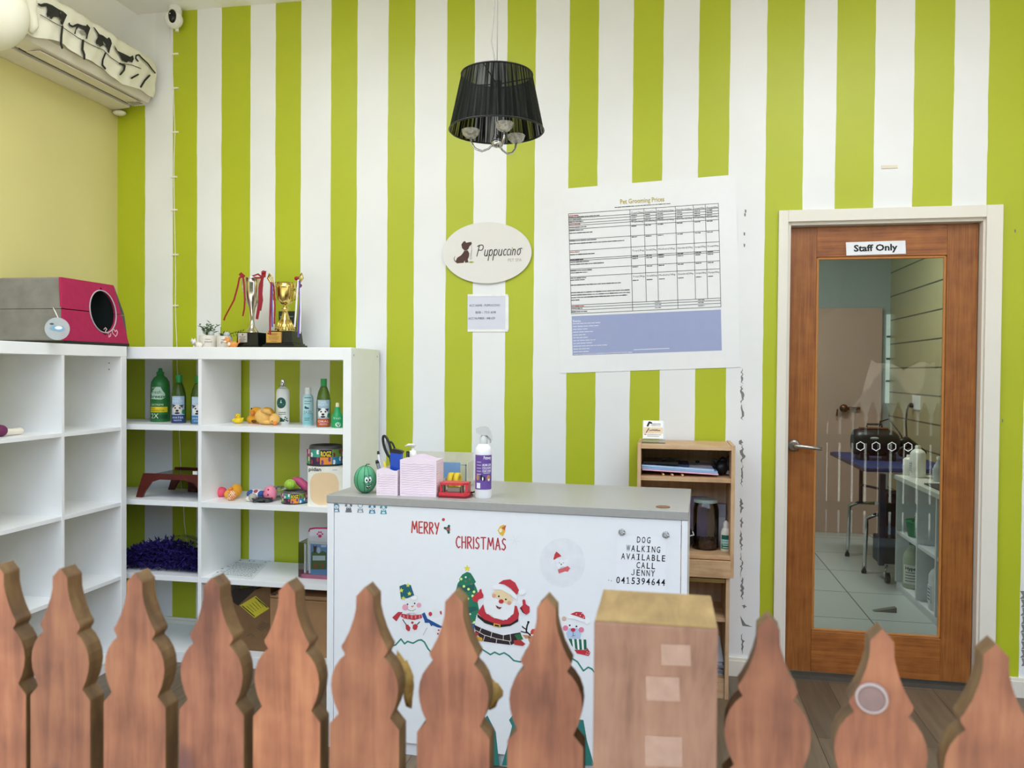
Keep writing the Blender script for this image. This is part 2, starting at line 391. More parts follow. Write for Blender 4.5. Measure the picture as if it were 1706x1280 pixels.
for y0 in range(985, 1110, 14):
    b.poly([(1702 + rnd.uniform(-3, 2), y0), (1704, y0 + 8), (1701 + rnd.uniform(-3, 2), y0 + 13), (1707, y0 + 13), (1709, y0)])
for x, y in ((1242, 352), (1241, 358), (1240, 390), (1240, 409), (1691, 385), (1670, 701)):
    b.poly([(x - 1, y - 3), (x + 1.5, y - 2), (x + 1, y + 3), (x - 1, y + 2)])
b.build('peeled_paint', wall_back, kind='structure')

# the street side: trees and wall put in to darken the door glass reflection
LEAFY = M('street_foliage', '2f3d22', .9, var=.5, scale=1.5, bump=.6)
b = MB(LEAFY); rnd = random.Random(21)
for k in range(34):
    b.ell((-13 + k * .8 + rnd.uniform(-.4, .4), -15 + rnd.uniform(-.8, .8), rnd.uniform(1.6, 3.6)), (rnd.uniform(.9, 1.6), 1.0, rnd.uniform(1.2, 2)), 12, 8, .15, k)
o = tag(b.build('street_trees'), 'added row of dark leafy trees across the street', 'trees'); o['kind'] = 'stuff'
struct(MB(M('street_render', 'cfc7b6', .8, var=.1, scale=2)).box(-14, 14, -17.5, -17, -.12, 2.6).build('wall_street'))

# the staff room behind the door
sw = M('staff_wall_paint', 'a9b2b4', .6, var=.02, scale=3); PINK = M('white_door_pink_tint', 'c9a99c', .5, var=.03, scale=3)
struct(MB(grid('cream_boards', 'b9ae83', '4a4838', 40, .21, .006, ('Y', 'Z'), .5)).box(1.95, 2.05, .1, 3.9, 0, 2.7).build('wall_staff_right'))
b = MB(sw).box(.1, 1.95, 3.75, 3.85, 0, 2.7); struct(b.build('wall_staff_back'))
struct(MB(sw).box(.0, .1, .1, 3.9, 0, 2.7).build('wall_staff_left'))
struct(MB(grid('white_floor_tiles', 'c9cdcb', '6f7472', .6, .6, .004, ('X', 'Y'), 0, .25, (-.58, .15))).box(0, 2.05, .1, 3.9, -.05, 0).build('floor_staff'))
struct(MB(CEILP).box(0, 2.05, .1, 3.9, 2.7, 2.8).build('ceiling_staff'))

# ------------------------------------------------------------------ staff door
MER = wood('door_timber', ('7c451c', '935826', 'a5682f'), (110, 110, 4), .35, jitter=False)
MERH = wood('door_timber_rail', ('7c451c', '9a5b27', 'ad6d32'), (4, 110, 130), .35, jitter=False)
door = thing('door_1', 'timber staff door with a tall glass pane', 'door', (.565, .06, .0)); struct(door)
DX0, DX1, DZ0, DZ1 = .566, 1.368, .03, 2.094; GX0, GX1, GZ0, GZ1 = .687, 1.236, .225, 1.952
D0, D1 = .042, .08
MB(MER).box(DX0, GX0 - .004, D0, D1, DZ0, DZ1).build('stile', door, bevel=.002)
MB(MER).box(GX1 + .004, DX1, D0, D1, DZ0, DZ1).build('stile', door, bevel=.002)
MB(MERH).box(GX0 - .004, GX1 + .004, D0, D1, GZ1 + .004, DZ1).build('rail', door, bevel=.002)
MB(MERH).box(GX0 - .004, GX1 + .004, D0, D1, DZ0, GZ0 - .004).build('rail', door, bevel=.002)
b = MB(M('glazing_bead', 'b5783c', .35))
for a in ((GX0 - .004, GX0 + .008, GZ0, GZ1), (GX1 - .008, GX1 + .004, GZ0, GZ1), (GX0, GX1, GZ0 - .004, GZ0 + .008), (GX0, GX1, GZ1 - .008, GZ1 + .004)):
    b.box(a[0], a[1], .046, .056, a[2], a[3])
b.build('glazing_bead', door, bevel=.003)
MB(glass('door_glass', (.80, .86, .84), 1.6)).box(GX0, GX1, .058, .062, GZ0, GZ1).build('glass_pane', door)
hc = AY(1323, 742, .03)
ST = M('satin_steel', 'b8b6b2', .28, 1)
h = MB(ST); h.T = Matrix.Translation(hc) @ Matrix.Rotation(R(90), 4, 'X')
h.lathe([(.027, -.012), (.027, -.003), (.02, .004), (.012, .006), (.011, .03)])
h.T = None; h.tube([hc + Vector(p) for p in ((0, -.028, 0), (.004, -.045, 0), (.03, -.05, -.002), (.07, -.05, -.006), (.112, -.046, -.01))], [.011, .011, .0095, .009, .008], 10)
h.build('handle', door, label='satin steel lever handle')
struct(MB(M('threshold_metal', '6d675e', .4, .6)).box(.548, 1.38, .02, .09, 0, .018).build('trim_3'))
sg = MB(M('sign_white', 'eceef2', .3)); pfd = planefn((0, .0415, 0), (0, -1, 0))
q = [at(x, y, Vector((0, .0415, 0)), Vector((0, -1, 0))) for x, y in ((1409, 404), (1508, 401), (1509, 423), (1410, 426))]
sg.add([p for p in q] + [p + Vector((0, -.003, 0)) for p in q], [(3, 2, 1, 0), (4, 5, 6, 7), (0, 1, 5, 4), (1, 2, 6, 5), (2, 3, 7, 6), (3, 0, 4, 7)])
sg.use(print_mat('111111')); sg.fn = planefn((0, .0378, 0), (0, -1, 0)); sg.text('Staff Only', 1422.5, 419, 10.6, 1, R(-1.8), bold=.03, width=73)
tag(sg.build('door_sign'), 'white Staff Only sign above the glass of the timber door', 'sign')
for i, (hx_, w_) in enumerate(((1433.5, 'leftmost, over the dryer body'), (1459.5, 'second from the left'), (1486, 'third, above the white jug'), (1513, 'rightmost, nearest the wall boards'))):
    d_ = MB(print_mat('f2f2f0'), planefn((0, .0575, 0), (0, -1, 0))); P = [(hx_ + 8 * math.sin(R(60 * k)), 743.5 + i * .4 - 8 * math.cos(R(60 * k))) for k in range(6)]
    P2 = [(hx_ + 6.7 * math.sin(R(60 * k)), 743.5 + i * .4 - 6.7 * math.cos(R(60 * k))) for k in range(6)]
    d_.add([(p[0], p[1], 0) for p in P + P2], [(k, (k + 1) % 6, 6 + (k + 1) % 6, 6 + k) for k in range(6)])
    tag(d_.build('hexagon_outline'), 'white hexagon outline on the door glass, ' + w_, 'glass_mark', 'hexagon outlines on the door glass')  # white hexagon outlines drawn flat on the pane

# ------------------------------------------------------------------ shelf units
def sag(b): return b
ZT = 1.52; ROWS = (1.145, .780, .418, .055); TH = .026
ua = thing('shelf_unit', 'white open shelf unit of wide cells standing along the striped back wall', 'shelf unit', (XL + .74, -.2, 0))
AX0, AX1, ADV = XL + .003, -1.414, -2.178
MB(WHITE).box(AX0, AX1 - .002, -.39, -.02, ZT - .058, ZT).build('top_panel', ua, bevel=.002)
MB(WHITE).box(AX0, AX1 - .04, -.39, -.02, 0, .055).build('bottom_panel', ua, bevel=.002)
MB(WHITE).box(AX1 - .04, AX1, -.3905, -.02, 0, ZT - .0005).build('side_panel', ua, bevel=.002)
MB(WHITE).box(AX0, AX0 + .04, -.389, -.02, .055, ZT - .058).build('side_panel', ua, bevel=.002)
MB(WHITE).box(ADV - .009, ADV + .009, -.388, -.02, .055, ZT - .058).build('divider', ua, bevel=.001)
for z in ROWS[:3]:
    MB(WHITE).box(AX0 + .04, ADV - .009, -.388, -.02, z - TH, z).build('shelf', ua, bevel=.001)
    MB(WHITE).box(ADV + .009, AX1 - .04, -.388, -.02, z - TH, z).build('shelf', ua, bevel=.001)
for y in (-.05, -.36):
    b = MB(M('cam_cap_grey', 'b9bdc0', .5)); b.T = Matrix.Translation((AX1 + .0002, y, ZT - .035)) @ Matrix.Rotation(R(90), 4, 'Y'); b.cyl(.005, 0, .001, seg=12); b.build('cam_cap', ua)
BX1, BY0, BY1 = -2.535, -1.93, -.432
ub = thing('shelf_unit', 'white open shelf unit of square cells running along the yellow left wall', 'shelf unit', (XL + .19, -1.2, 0))
MB(WHITE).box(XL + .003, BX1, BY0, BY1, ZT - .05, ZT).build('top_panel', ub, bevel=.002)
MB(WHITE).box(XL + .003, BX1 - .001, BY0, BY1, 0, .05).build('bottom_panel', ub, bevel=.002)
MB(WHITE).box(XL + .003, BX1 - .0005, BY1 - .04, BY1, .05, ZT - .05).build('side_panel', ub, bevel=.002)
MB(WHITE).box(XL + .003, BX1 - .0005, BY0, BY0 + .04, .05, ZT - .05).build('side_panel', ub, bevel=.002)
ys = [BY1 - .04, -.848, -1.225, -1.56, BY0 + .04]
for y in ys[1:-1]: MB(WHITE).box(XL + .003, BX1 - .001, y - .008, y + .008, .05, ZT - .05).build('divider', ub, bevel=.001)
for z in (1.137, .778, .425):
    for k in range(4):
        MB(WHITE).box(XL + .003, BX1 - .002, ys[k + 1] + (.008 if k < 3 else 0), ys[k] - (.008 if k else 0), z - .018, z).build('shelf', ub, bevel=.001)
for z in (1.44, 1.41):
    b = MB(print_mat('55585a')); b.T = Matrix.Translation((-2.6, BY1 - .0402, z)) @ Matrix.Rotation(R(90), 4, 'X'); b.cyl(.003, 0, .0004, seg=10); b.build('pin_hole', ub)

# ------------------------------------------------------------------ counter
CT = thing('reception_counter', 'white reception counter with a grey top and Christmas stickers', 'counter', (-1.235, -1.055, 0), R(-2.6))
CL = 1.318
MB(M('counter_top_grey', 'a2a09c', .38, var=.03, scale=60)).box(-.003, CL + .003, -.008, .545, .92, .95).build('countertop', CT, local=True, bevel=.002)
cw = M('counter_white', 'ecedf0', .35, var=.01)
MB(cw).box(.028, CL - .022, -.004, .012, .05, .919).build('front_panel', CT, local=True, bevel=.001)
MB(cw).box(0, .026, -.006, .53, 0, .919).build('side_panel', CT, local=True, bevel=.001)
MB(cw).box(CL - .02, CL, -.006, .53, 0, .919).build('side_panel', CT, local=True, bevel=.001)
MB(cw).box(.027, CL - .021, .012, .03, 0, .048).build('plinth', CT, local=True)
MB(M('cable_cap_brown', '7d5a3c', .5)).lathe([(.024, 0), (.024, .0025), (.02, .0035)], (1.232, .062, .9503)).build('cable_grommet', CT, local=True, label='brown round cable hole cap')
cn = Vector((math.sin(R(-2.6)), -math.cos(R(-2.6)), 0)); cp = Vector((-1.235, -1.055, 0)) + cn * .0044
PC = planefn(cp, cn)

# ------------------------------------------------------------------ wooden bookcase
BW = wood('bookcase_oak', ('ac865f', 'c9a37b', 'd8b690'), (50, 50, 4), .5, jitter=False)
BWH = wood('bookcase_oak_shelf', ('ac865f', 'c9a37b', 'd8b690'), (4, 50, 50), .5, jitter=False)
bk = thing('bookcase', 'narrow pale wooden bookcase between the counter and the timber door', 'bookcase', (.1, -.15, 0))
K0, K1, KF = -.115, .302, -.30
MB(BW).box(K0, K0 + .016, KF, -.02, 0, 1.104).build('side_panel', bk, bevel=.001)
MB(BW).box(K1 - .016, K1, KF, -.02, .53, 1.104).build('side_panel', bk, bevel=.001)
MB(BW).box(K1 - .032, K1 - .016, KF, -.02, 0, .528).build('side_panel', bk, bevel=.001)
MB(BWH).box(K0 + .016, K1 - .016, KF, -.02, 1.082, 1.1).build('top_panel', bk, bevel=.001)
MB(wood('bookcase_back', ('c4a68c', 'd6bba2', 'dfc8b2'), (60, 60, 3), .6, jitter=False)).box(K0 + .016, K1 - .032, -.03, -.022, .06, 1.08).box(K1 - .032, K1 - .016, -.03, -.022, .53, 1.08).build('back_panel', bk)
for z in (.96, .625): MB(BWH).box(K0 + .016, K1 - .016, KF + .002, -.03, z - .018, z).build('shelf', bk, bevel=.001)
MB(BWH).box(K0 + .016, K1 - .014, KF - .012, KF + .004, .53, .604).build('drawer_front', bk, bevel=.0015)
MB(M('gold_runner', 'a98a52', .35, .6)).box(K0 + .016, K1 - .034, KF + .004, KF + .03, .505, .522).build('sliding_rail', bk, bevel=.001)
for z in (.35, .085): MB(BWH).box(K0 + .016, K1 - .032, KF + .012, -.03, z - .016, z).build('shelf', bk, bevel=.001)
MB(BWH).box(K0 + .016, K1 - .032, KF + .01, KF + .026, 0, .068).build('plinth', bk)

# ------------------------------------------------------------------ picket fence and gate
FRONT = wood('picket_stain', ('6b3922', '975a3a', 'b3754c'), (55, 55, 5), .42, knots=True, ringmix=.45)
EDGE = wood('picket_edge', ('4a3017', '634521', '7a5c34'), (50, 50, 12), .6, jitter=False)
half = [(0, 0), (8.6, -9.5), (9, -22), (11.3, -32), (15.5, -44), (20.5, -54), (23.4, -58.5), (23, -61.5), (19.6, -67), (25, -72), (30, -79.5), (33, -88), (34, -97), (33, -106), (30.5, -115), (26, -125), (35.3, -135.5), (35.5, -330)]
half = [(x / 1000, z / 1000) for x, z in half]
outl = half + [(-x, z) for x, z in half[:0:-1]]
def picket(x, y, z, parent, rz=0, s=1, bottom=.06):
    pts = [(p[0] * s, p[1] * s if p[1] > -.3 else bottom - z) for p in outl]
    b = MB(FRONT); b.T = Matrix.Translation((x, y, z)) @ Matrix.Rotation(rz, 4, 'Z')
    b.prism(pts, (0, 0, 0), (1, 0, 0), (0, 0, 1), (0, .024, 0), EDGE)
    o = b.build('picket', parent, bevel=.0015)
    return o
FZ = 1.186
fence = thing('picket_fence', 'brown stained wooden picket fence left of the thick square post', 'fence', (-.4, -3.06, .0))
for px, py in ((-4, 940), (109, 944), (236, 950), (355.5, 961), (478, 970), (605, 980), (753, 990.5), (911, 995)):
    p = AZ(px, py, FZ); picket(p.x, -3.075, FZ, fence, 0, 1.12)
p = AZ(-120, 935, FZ); picket(-.855, -3.075, FZ, fence, 0, 1.12)
for z in (.32, .88): MB(EDGE).box(-1.0, -.065, -3.05, -3.012, z - .035, z + .035).build('rail', fence, bevel=.002)
p0 = AZ(992.6, 1022, 1.176); p1 = AZ(1196, 1042, 1.176)
POST = wood('post_stain', ('664030', '8a624b', 'a0765d'), (35, 35, 5), .5, jitter=False)
RAW = wood('post_top_raw', ('7d6238', '947544', 'a58651'), (50, 12, 50), .7, jitter=False)
b = MB(POST); b.box(p0.x, p1.x, -3.104, -2.99, 0, 1.174); b.build('post', fence, bevel=.002)
b = MB(RAW); b.box(p0.x + .001, p1.x - .001, -3.103, -2.991, 1.174, 1.1755); b.build('post_top', fence, label='pale raw sawn top of the thick post')
for x0, y0, x1, y1 in ((1101, 1073, 1150, 1110), (1076, 1127, 1132, 1169), (1074, 1226, 1136, 1278)):
    b = MB(M('tape_residue', 'c09a84', .3, var=.1, scale=90, alpha=.6), planefn((0, -3.1045, 0), (0, -1, 0)))
    b.poly([(x0, y0), (x1, y0 + 2), (x1 + 1, y1), (x0 + 1, y1 - 2)]); b.build('tape_mark', fence, label='pale tape mark on the post')
gate = thing('picket_gate', 'brown stained wooden picket gate right of the thick square post', 'gate', (.2, -3.11, .0), R(-11))
gr = R(-11)
for k, (px, py) in enumerate(((1280.8, 1028.5), (1470, 1049), (1660, 1072.7))):
    p = AZ(px, py, FZ); picket(p.x, p.y, FZ, gate, R(-3), 1.17)
p = AZ(1660, 1072.7, FZ); picket(p.x + .095, p.y - .018, FZ, gate, R(-3), 1.17)
c0 = AZ(1280, 1028, FZ)
for z in (.32, .88):
    b = MB(EDGE); b.T = Matrix.Translation((c0.x, c0.y + .025, 0)) @ Matrix.Rotation(gr, 4, 'Z'); b.box(-.035, .32, 0, .035, z - .035, z + .035); b.build('rail', gate, bevel=.002)
fence2 = thing('picket_fence', 'brown stained wooden picket fence beyond the right end of the gate', 'fence', (1.5, -3.12, .0))
gx = AZ(1660, 1072.7, FZ).x + .205
for k in range(22): picket(gx + .1 * k + rnd.uniform(-.005, .005), -3.13, FZ, fence2, 0, 1.14)
for z in (.32, .88): MB(EDGE).box(gx - .04, gx + 2.14, -3.105, -3.07, z - .035, z + .035).build('rail', fence2, bevel=.002)
p = AY(1452, 1163, -3.11)
b = MB(M('stain_pale_plug', '7d625c', .35, var=.08, scale=80)); b.T = Matrix.Translation(p) @ Matrix.Rotation(gr, 4, 'Z') @ Matrix.Rotation(R(90), 4, 'X')
b.lathe([(.0125, -.002), (.0125, .002), (.011, .0035)]); b.use(M('stain_pale_ring', 'a8958d', .3)).lathe([(.0115, .0015), (.0118, .0038), (.0135, .004), (.0142, .002), (.0142, -.002)], caps=False)
b.build('round_plug', gate, label='pale round plug with a whitish rim')

# ------------------------------------------------------------------ pendant lamp
LC = Vector((-.634, -.9, 0))
lamp = thing('pendant_lamp', 'pendant lamp with a black string shade and glass cups on chrome arms', 'lamp', (LC.x, LC.y, 2.26))
def string_shade():
    m, t, b = nodes('black_string'); L = t.links.new; b.inputs['Base Color'].default_value = (.012, .012, .013, 1); b.inputs['Roughness'].default_value = .7; b.inputs['Specular IOR Level'].default_value = .08
    co = N(t, 'ShaderNodeTexCoord'); sp = N(t, 'ShaderNodeSeparateXYZ'); L(co.outputs['Object'], sp.inputs[0])
    an = N(t, 'ShaderNodeMath', operation='ARCTAN2'); L(sp.outputs['Y'], an.inputs[0]); L(sp.outputs['X'], an.inputs[1])
    sc = N(t, 'ShaderNodeMath', operation='MULTIPLY'); sc.inputs[1].default_value = 9; L(an.outputs[0], sc.inputs[0])
    cb = N(t, 'ShaderNodeCombineXYZ'); L(sc.outputs[0], cb.inputs[0]); z2 = N(t, 'ShaderNodeMath', operation='MULTIPLY'); z2.inputs[1].default_value = 1.5; L(sp.outputs['Z'], z2.inputs[0]); L(z2.outputs[0], cb.inputs[1])
    nz = N(t, 'ShaderNodeTexNoise'); nz.inputs['Scale'].default_value = 2.2; nz.inputs['Detail'].default_value = 3; L(cb.outputs[0], nz.inputs['Vector'])
    r = ramp(t, [(.45, (1,) * 3), (.64, (.8,) * 3)]); L(nz.outputs['Fac'], r.inputs[0]); L(r.outputs[0], b.inputs['Alpha'])
    r2 = ramp(t, [(.4, (.004, .005, .004)), (.65, (.016, .018, .016))]); L(nz.outputs['Fac'], r2.inputs[0]); L(r2.outputs[0], b.inputs['Base Color'])
    return m
ZB, ZTP, RB, RT_ = 2.325, 2.533, .178, .134
MB(string_shade()).lathe([(RB, ZB), (RT_, ZTP)], (LC.x, LC.y, 0), 64, caps=False).build('lamp_shade', lamp)
for r_, z in ((RB, ZB), (RT_, ZTP)): MB(BLACK).tube([(LC.x + r_ * math.cos(R(a)), LC.y + r_ * math.sin(R(a)), z) for a in range(0, 360, 8)], .0032, 6, True).build('rim_wire', lamp)
b = MB(BLACK)
for a in (20, 140, 260): b.tube([(LC.x, LC.y, ZTP - .035), (LC.x + RT_ * math.cos(R(a)), LC.y + RT_ * math.sin(R(a)), ZTP - .002)], .0024, 6)
b.cyl(.018, ZTP - .045, ZTP - .025, (LC.x, LC.y, 0)); b.build('spider_frame', lamp)
b = MB(CHROME); b.lathe([(.004, 2.26), (.016, 2.265), (.02, 2.285), (.013, 2.3), (.009, 2.31), (.009, 2.49)], (LC.x, LC.y, 0)); b.build('centre_stem', lamp)
for k, (dx, dy) in enumerate(((-.098, -.01), (.045, -.075), (.06, .085))):
    b = MB(CHROME); b.tube([(LC.x + dx * t, LC.y + dy * t, z) for t, z in ((0, 2.3), (.1, 2.277), (.3, 2.257), (.55, 2.248), (.8, 2.257), (.95, 2.275), (1, 2.3))], .0042, 8); a_ = b.build('arm', lamp)
    b = MB(M('cut_crystal', 'd9d5ca', .04, alpha=.6, var=.55, scale=70)); b.lathe([(.008, 2.298), (.018, 2.3), (.031, 2.313), (.036, 2.327), (.033, 2.33), (.026, 2.316), (.006, 2.306)], (LC.x + dx, LC.y + dy, 0), 12, smooth=False); b.build('glass_cup', a_, label='faceted glass cup')
b = MB(M('cord_grey', 'a9a6a0', .3)); b.tube([(LC.x, LC.y, 2.49), (LC.x, LC.y, ZC + .02)], .0018, 6); b.build('suspension_wire', lamp)
b = MB(M('cord_grey', 'a9a6a0', .3)); b.tube([(LC.x - .004, LC.y, 2.5), (LC.x - .006, LC.y, 2.56), (LC.x - .013, LC.y, 2.61), (LC.x - .022, LC.y, 2.66), (LC.x - .017, LC.y, 2.72), (LC.x - .012, LC.y, 2.8), (LC.x - .006, LC.y, 3), (LC.x - .003, LC.y, ZC + .02)], .0024, 6); b.build('power_cord', lamp)
b = MB(WHITEP); b.lathe([(.05, ZC - .01), (.05, ZC + .02)], (LC.x, LC.y, 0)); b.build('ceiling_rose', lamp)

# ------------------------------------------------------------------ air conditioner with its cat cover
ac = thing('air_conditioner', 'white wall air conditioner high on the yellow left wall', 'air conditioner', (XL + .12, -.5, 2.8))
ACW = M('ac_plastic', 'd9d0c0', .4, var=.02)
prof = [(-2.905, 3.06), (-2.72, 3.06), (-2.672, 3.02), (-2.662, 2.93), (-2.668, 2.85), (-2.69, 2.815), (-2.768, 2.8), (-2.768, 2.83), (-2.797, 2.83), (-2.797, 2.796), (-2.86, 2.79), (-2.905, 2.79)]
b = MB(ACW); b.prism(prof, (0, -.05, 0), (1, 0, 0), (0, 0, 1), (0, -.88, 0)); b.build('body', ac, bevel=.003)
MB(BLACK).box(-2.799, -2.767, -.80, -.07, 2.81, 2.829).build('air_slot', ac, label='black air outlet slot')
MB(ACW).box(-2.766, -2.7, -.79, -.08, 2.7985, 2.8015).build('louver', ac)
b = MB(M('rating_label_grey', '8d8a84', .5)); 
for x0, y0, x1, y1 in ((-2.755, -.128, -2.75, -.075), (-2.742, -.128, -2.737, -.075), (-2.729, -.128, -2.724, -.075), (-2.716, -.12, -2.695, -.085)): b.box(x0, x1, y0, y1, 2.7965, 2.7984)
b.build('rating_label', ac)
COVER = M('cover_fabric', 'e6e2cf', .75, var=.04, scale=6)
def cover_x(y, z):
    t = max(0, min(1, (z - 2.83) / .25)); x = -2.648 + .016 * math.sin(t * math.pi) - .09 * max(0, t - .75) * 4 * .5
    return x + .004 * math.sin(y * 31 + z * 9) + .003 * math.sin(y * 67 - z * 22) + .004 * math.sin(z * 60 + y * 8)
def hem(y): return 2.838 + .012 * math.sin(y * 9 + 1) + .008 * math.sin(y * 23)
cv = thing('air_conditioner_cover', 'off-white cloth cover printed with walking cats, over the air conditioner', 'cover', (-2.7, -.5, 2.82))
vs, fs = [], []; NY, NZ = 60, 16
for i in range(NY + 1):
    y = -.915 + .89 * i / NY; e = 1 if y > -.09 else 0
    for j in range(NZ + 1):
        u = j / NZ
        if u < .7:
            z = hem(y) + (3.04 - hem(y)) * u / .7; x = cover_x(y, z)
        else:
            w = (u - .7) / .3; z = 3.04 + .035 * math.sin(w * math.pi / 2); x = cover_x(y, 3.04) + (-2.9 - cover_x(y, 3.04)) * w
        if y > -.07: k = (y + .07) / .045; x += -.05 * k * k; z = z + (2.95 - z) * .12 * k * k
        vs.append((x, y, z))
for i in range(NY):
    for j in range(NZ): a = i * (NZ + 1) + j; fs.append((a, a + NZ + 1, a + NZ + 2, a + 1))
n0 = len(vs); base = NY * (NZ + 1)
vs += [(-2.9, -.02, vs[base + j][2]) for j in range(NZ + 1)]
fs += [(base + j, n0 + j, n0 + j + 1, base + j + 1) for j in range(NZ)]
b = MB(COVER); b.add(vs, fs, True); b.build('cloth', cv)
b = MB(COVER); b.ell((-2.72, -1.03, 2.86), (.15, .125, .145), 24, 16); b.build('bunched_end', cv)
b = MB(COVER); b.tube([(-2.645 + .008 * math.sin(k * 1.7), -.905 + .01 * math.sin(k), 2.83 + k * .03) for k in range(8)], [.012, .02, .026, .028, .028, .026, .02, .012], 10); b.build('gathered_fold', cv)
CP = Vector((-2.645, 0, 0)); CNn = Vector((1, 0, 0))
def covfn(x, y, l):
    p = at(x, y, CP, CNn)
    for _ in range(3): p = at(x, y, Vector((cover_x(p.y, p.z), 0, 0)), CNn)
    return Vector((cover_x(p.y, p.z) + .0075 + l * .0006, p.y, p.z))
K = M('cat_print_black', '2b2a26', .8); KG = M('cat_print_grey', '8f8c80', .8)
b = MB(K, covfn)
def Z4(pts): return [(x * .11723, y * .11723) for x, y in pts]   # crop of the first 200 px, 8.53x
for pts in ([(640, 45), (720, 75), (800, 130), (870, 160), (900, 185), (930, 215), (900, 280), (880, 330), (868, 360), (840, 345), (830, 310), (850, 290), (820, 250), (740, 240), (710, 275), (690, 260), (680, 230), (650, 250), (640, 200), (650, 140), (640, 90), (560, 100), (520, 75), (510, 45), (560, 60), (600, 45)],
            [(1080, 335), (1150, 360), (1200, 370), (1215, 345), (1240, 375), (1260, 400), (1240, 450), (1225, 500), (1215, 560), (1195, 550), (1205, 500), (1180, 450), (1130, 400), (1090, 385), (1060, 430), (1050, 490), (1030, 480), (1050, 420), (1060, 380), (1000, 395), (960, 370), (945, 335), (965, 320), (975, 350), (1010, 365), (1050, 345)],
            [(1390, 485), (1440, 505), (1500, 550), (1530, 530), (1560, 570), (1570, 620), (1545, 690), (1530, 760), (1510, 740), (1500, 690), (1470, 640), (1430, 650), (1400, 670), (1380, 640), (1340, 620), (1340, 580), (1370, 530), (1360, 480), (1300, 385), (1320, 390)]):
    b.poly(Z4(pts), 2)
def Z3(pts): return [(x * .24619, y * .24619) for x, y in pts]
b.poly(Z3([(760, 300), (785, 345), (830, 365), (870, 385), (890, 375), (900, 400), (885, 425), (860, 415), (845, 425), (815, 410), (800, 375), (770, 335)]), 2)
b.stroke(Z3([(925, 415), (912, 395), (912, 375), (930, 372), (955, 400), (990, 430), (1015, 465), (1040, 495)]), 2.2, 2)
b.stroke(Z3([(262, 100), (330, 140), (420, 190), (520, 255), (600, 300), (690, 340), (740, 390), (800, 430), (880, 440), (945, 465)]), 1.1, 1)
for pts, w in (([(412, 180), (405, 240), (402, 300), (410, 325)], 5), ([(553, 275), (547, 335), (560, 370), (560, 398)], 5), ([(705, 360), (685, 405), (682, 440), (702, 465)], 4.2), ([(800, 430), (835, 445), (830, 475), (805, 505)], 4), ([(1002, 512), (970, 545), (945, 588)], 4.5), ([(925, 505), (880, 530)], 4)):
    b.stroke(Z3(pts), w * .75, 1)
b.use(KG)
for pts in ([(820, 180), (880, 175), (900, 260), (860, 220)], [(1100, 440), (1150, 420), (1200, 480), (1150, 500)], [(1430, 590), (1490, 590), (1500, 640), (1440, 640)]): b.poly(Z4(pts), 3)
b.build('cat_print', cv)
# black cable at the ceiling corner
b = MB(BLACK); b.tube([AX(173, -2, -2.86), AX(190, 20, -2.86), AX(211, 45, -2.86)], .004, 6); b.tube([AX(178, -2, -2.86), AX(194, 18, -2.86), AX(211, 45, -2.86)], .004, 6)
tag(b.build('black_cable'), 'black cable hanging in the ceiling corner above the air conditioner', 'cable')
b = MB(COVER); b.ell((-2.87, -.035, 2.775), (.035, .03, .014), 12, 8); b.build('cloth_tail', cv)

# ------------------------------------------------------------------ security camera and its cable
sc_ = thing('security_camera', 'small white dome security camera hanging under the ceiling', 'camera', (-2.535, -.05, 3.24))
b = MB(WHITEP); b.lathe([(.03, ZC - .0), (.035, ZC - .02), (.034, ZC - .045)], (-2.535, -.05, .02)); b.build('mount', sc_)
b = MB(M('camera_white', 'f2f0ec', .25)); b.ell((-2.535, -.06, 3.235), .046, 24, 16); b.build('head', sc_)
b = MB(M('camera_lens_black', '0d0d0f', .1)); b.ell((-2.522, -.092, 3.238), (.022, .018, .035), 20, 12); b.build('lens', sc_)
b = MB(M('white_dot', 'ffffff', .3)); b.ell((-2.524, -.1105, 3.244), (.003, .002, .003), 8, 6); b.build('indicator', sc_)
b = MB(WHITEP); b.cyl(.009, 3.185, 3.205, (-2.535, -.03, 0)); b.build('cable_socket', sc_)
cb_ = thing('white_cable', 'thin white cable clipped down the striped wall from the security camera', 'cable', (-2.56, 0, .5))
path = [(281, 30), (283, 60), (286, 90), (287.5, 120), (289, 148), (290, 185), (291.5, 220), (290, 260), (289.5, 295), (290.5, 350), (292, 424), (292.5, 470), (292, 510), (293, 540), (295.5, 590), (295, 610), (296, 630), (299, 720), (301, 775), (303, 815), (306, 842), (307, 870), (310, 895), (312, 912)]
pb = lambda x, y: AY(x, y, -.003)
MB(M('cable_white', 'f0ede6', .4)).tube([pb(*p) for p in path], .0022, 6).build('cord', cb_)
for x, y in ((292, 90), (292.5, 147), (292, 220.5), (290, 295), (290.5, 350), (292, 424.5), (292, 509.5)):
    p = pb(x, y); MB(M('clip_white', 'efe9da', .4)).box(p.x - .018, p.x + .018, -.008, 0, p.z - .004, p.z + .004).build('clip', cb_)
p = AY(1482, 278, -.002); tag(MB(M('tape_cream', 'e7ddc8', .3)).box(p.x - .034, p.x + .034, -.004, 0, p.z - .007, p.z + .007).build('tape_strip'), 'small strip of pale tape on the wall above the timber door', 'tape')

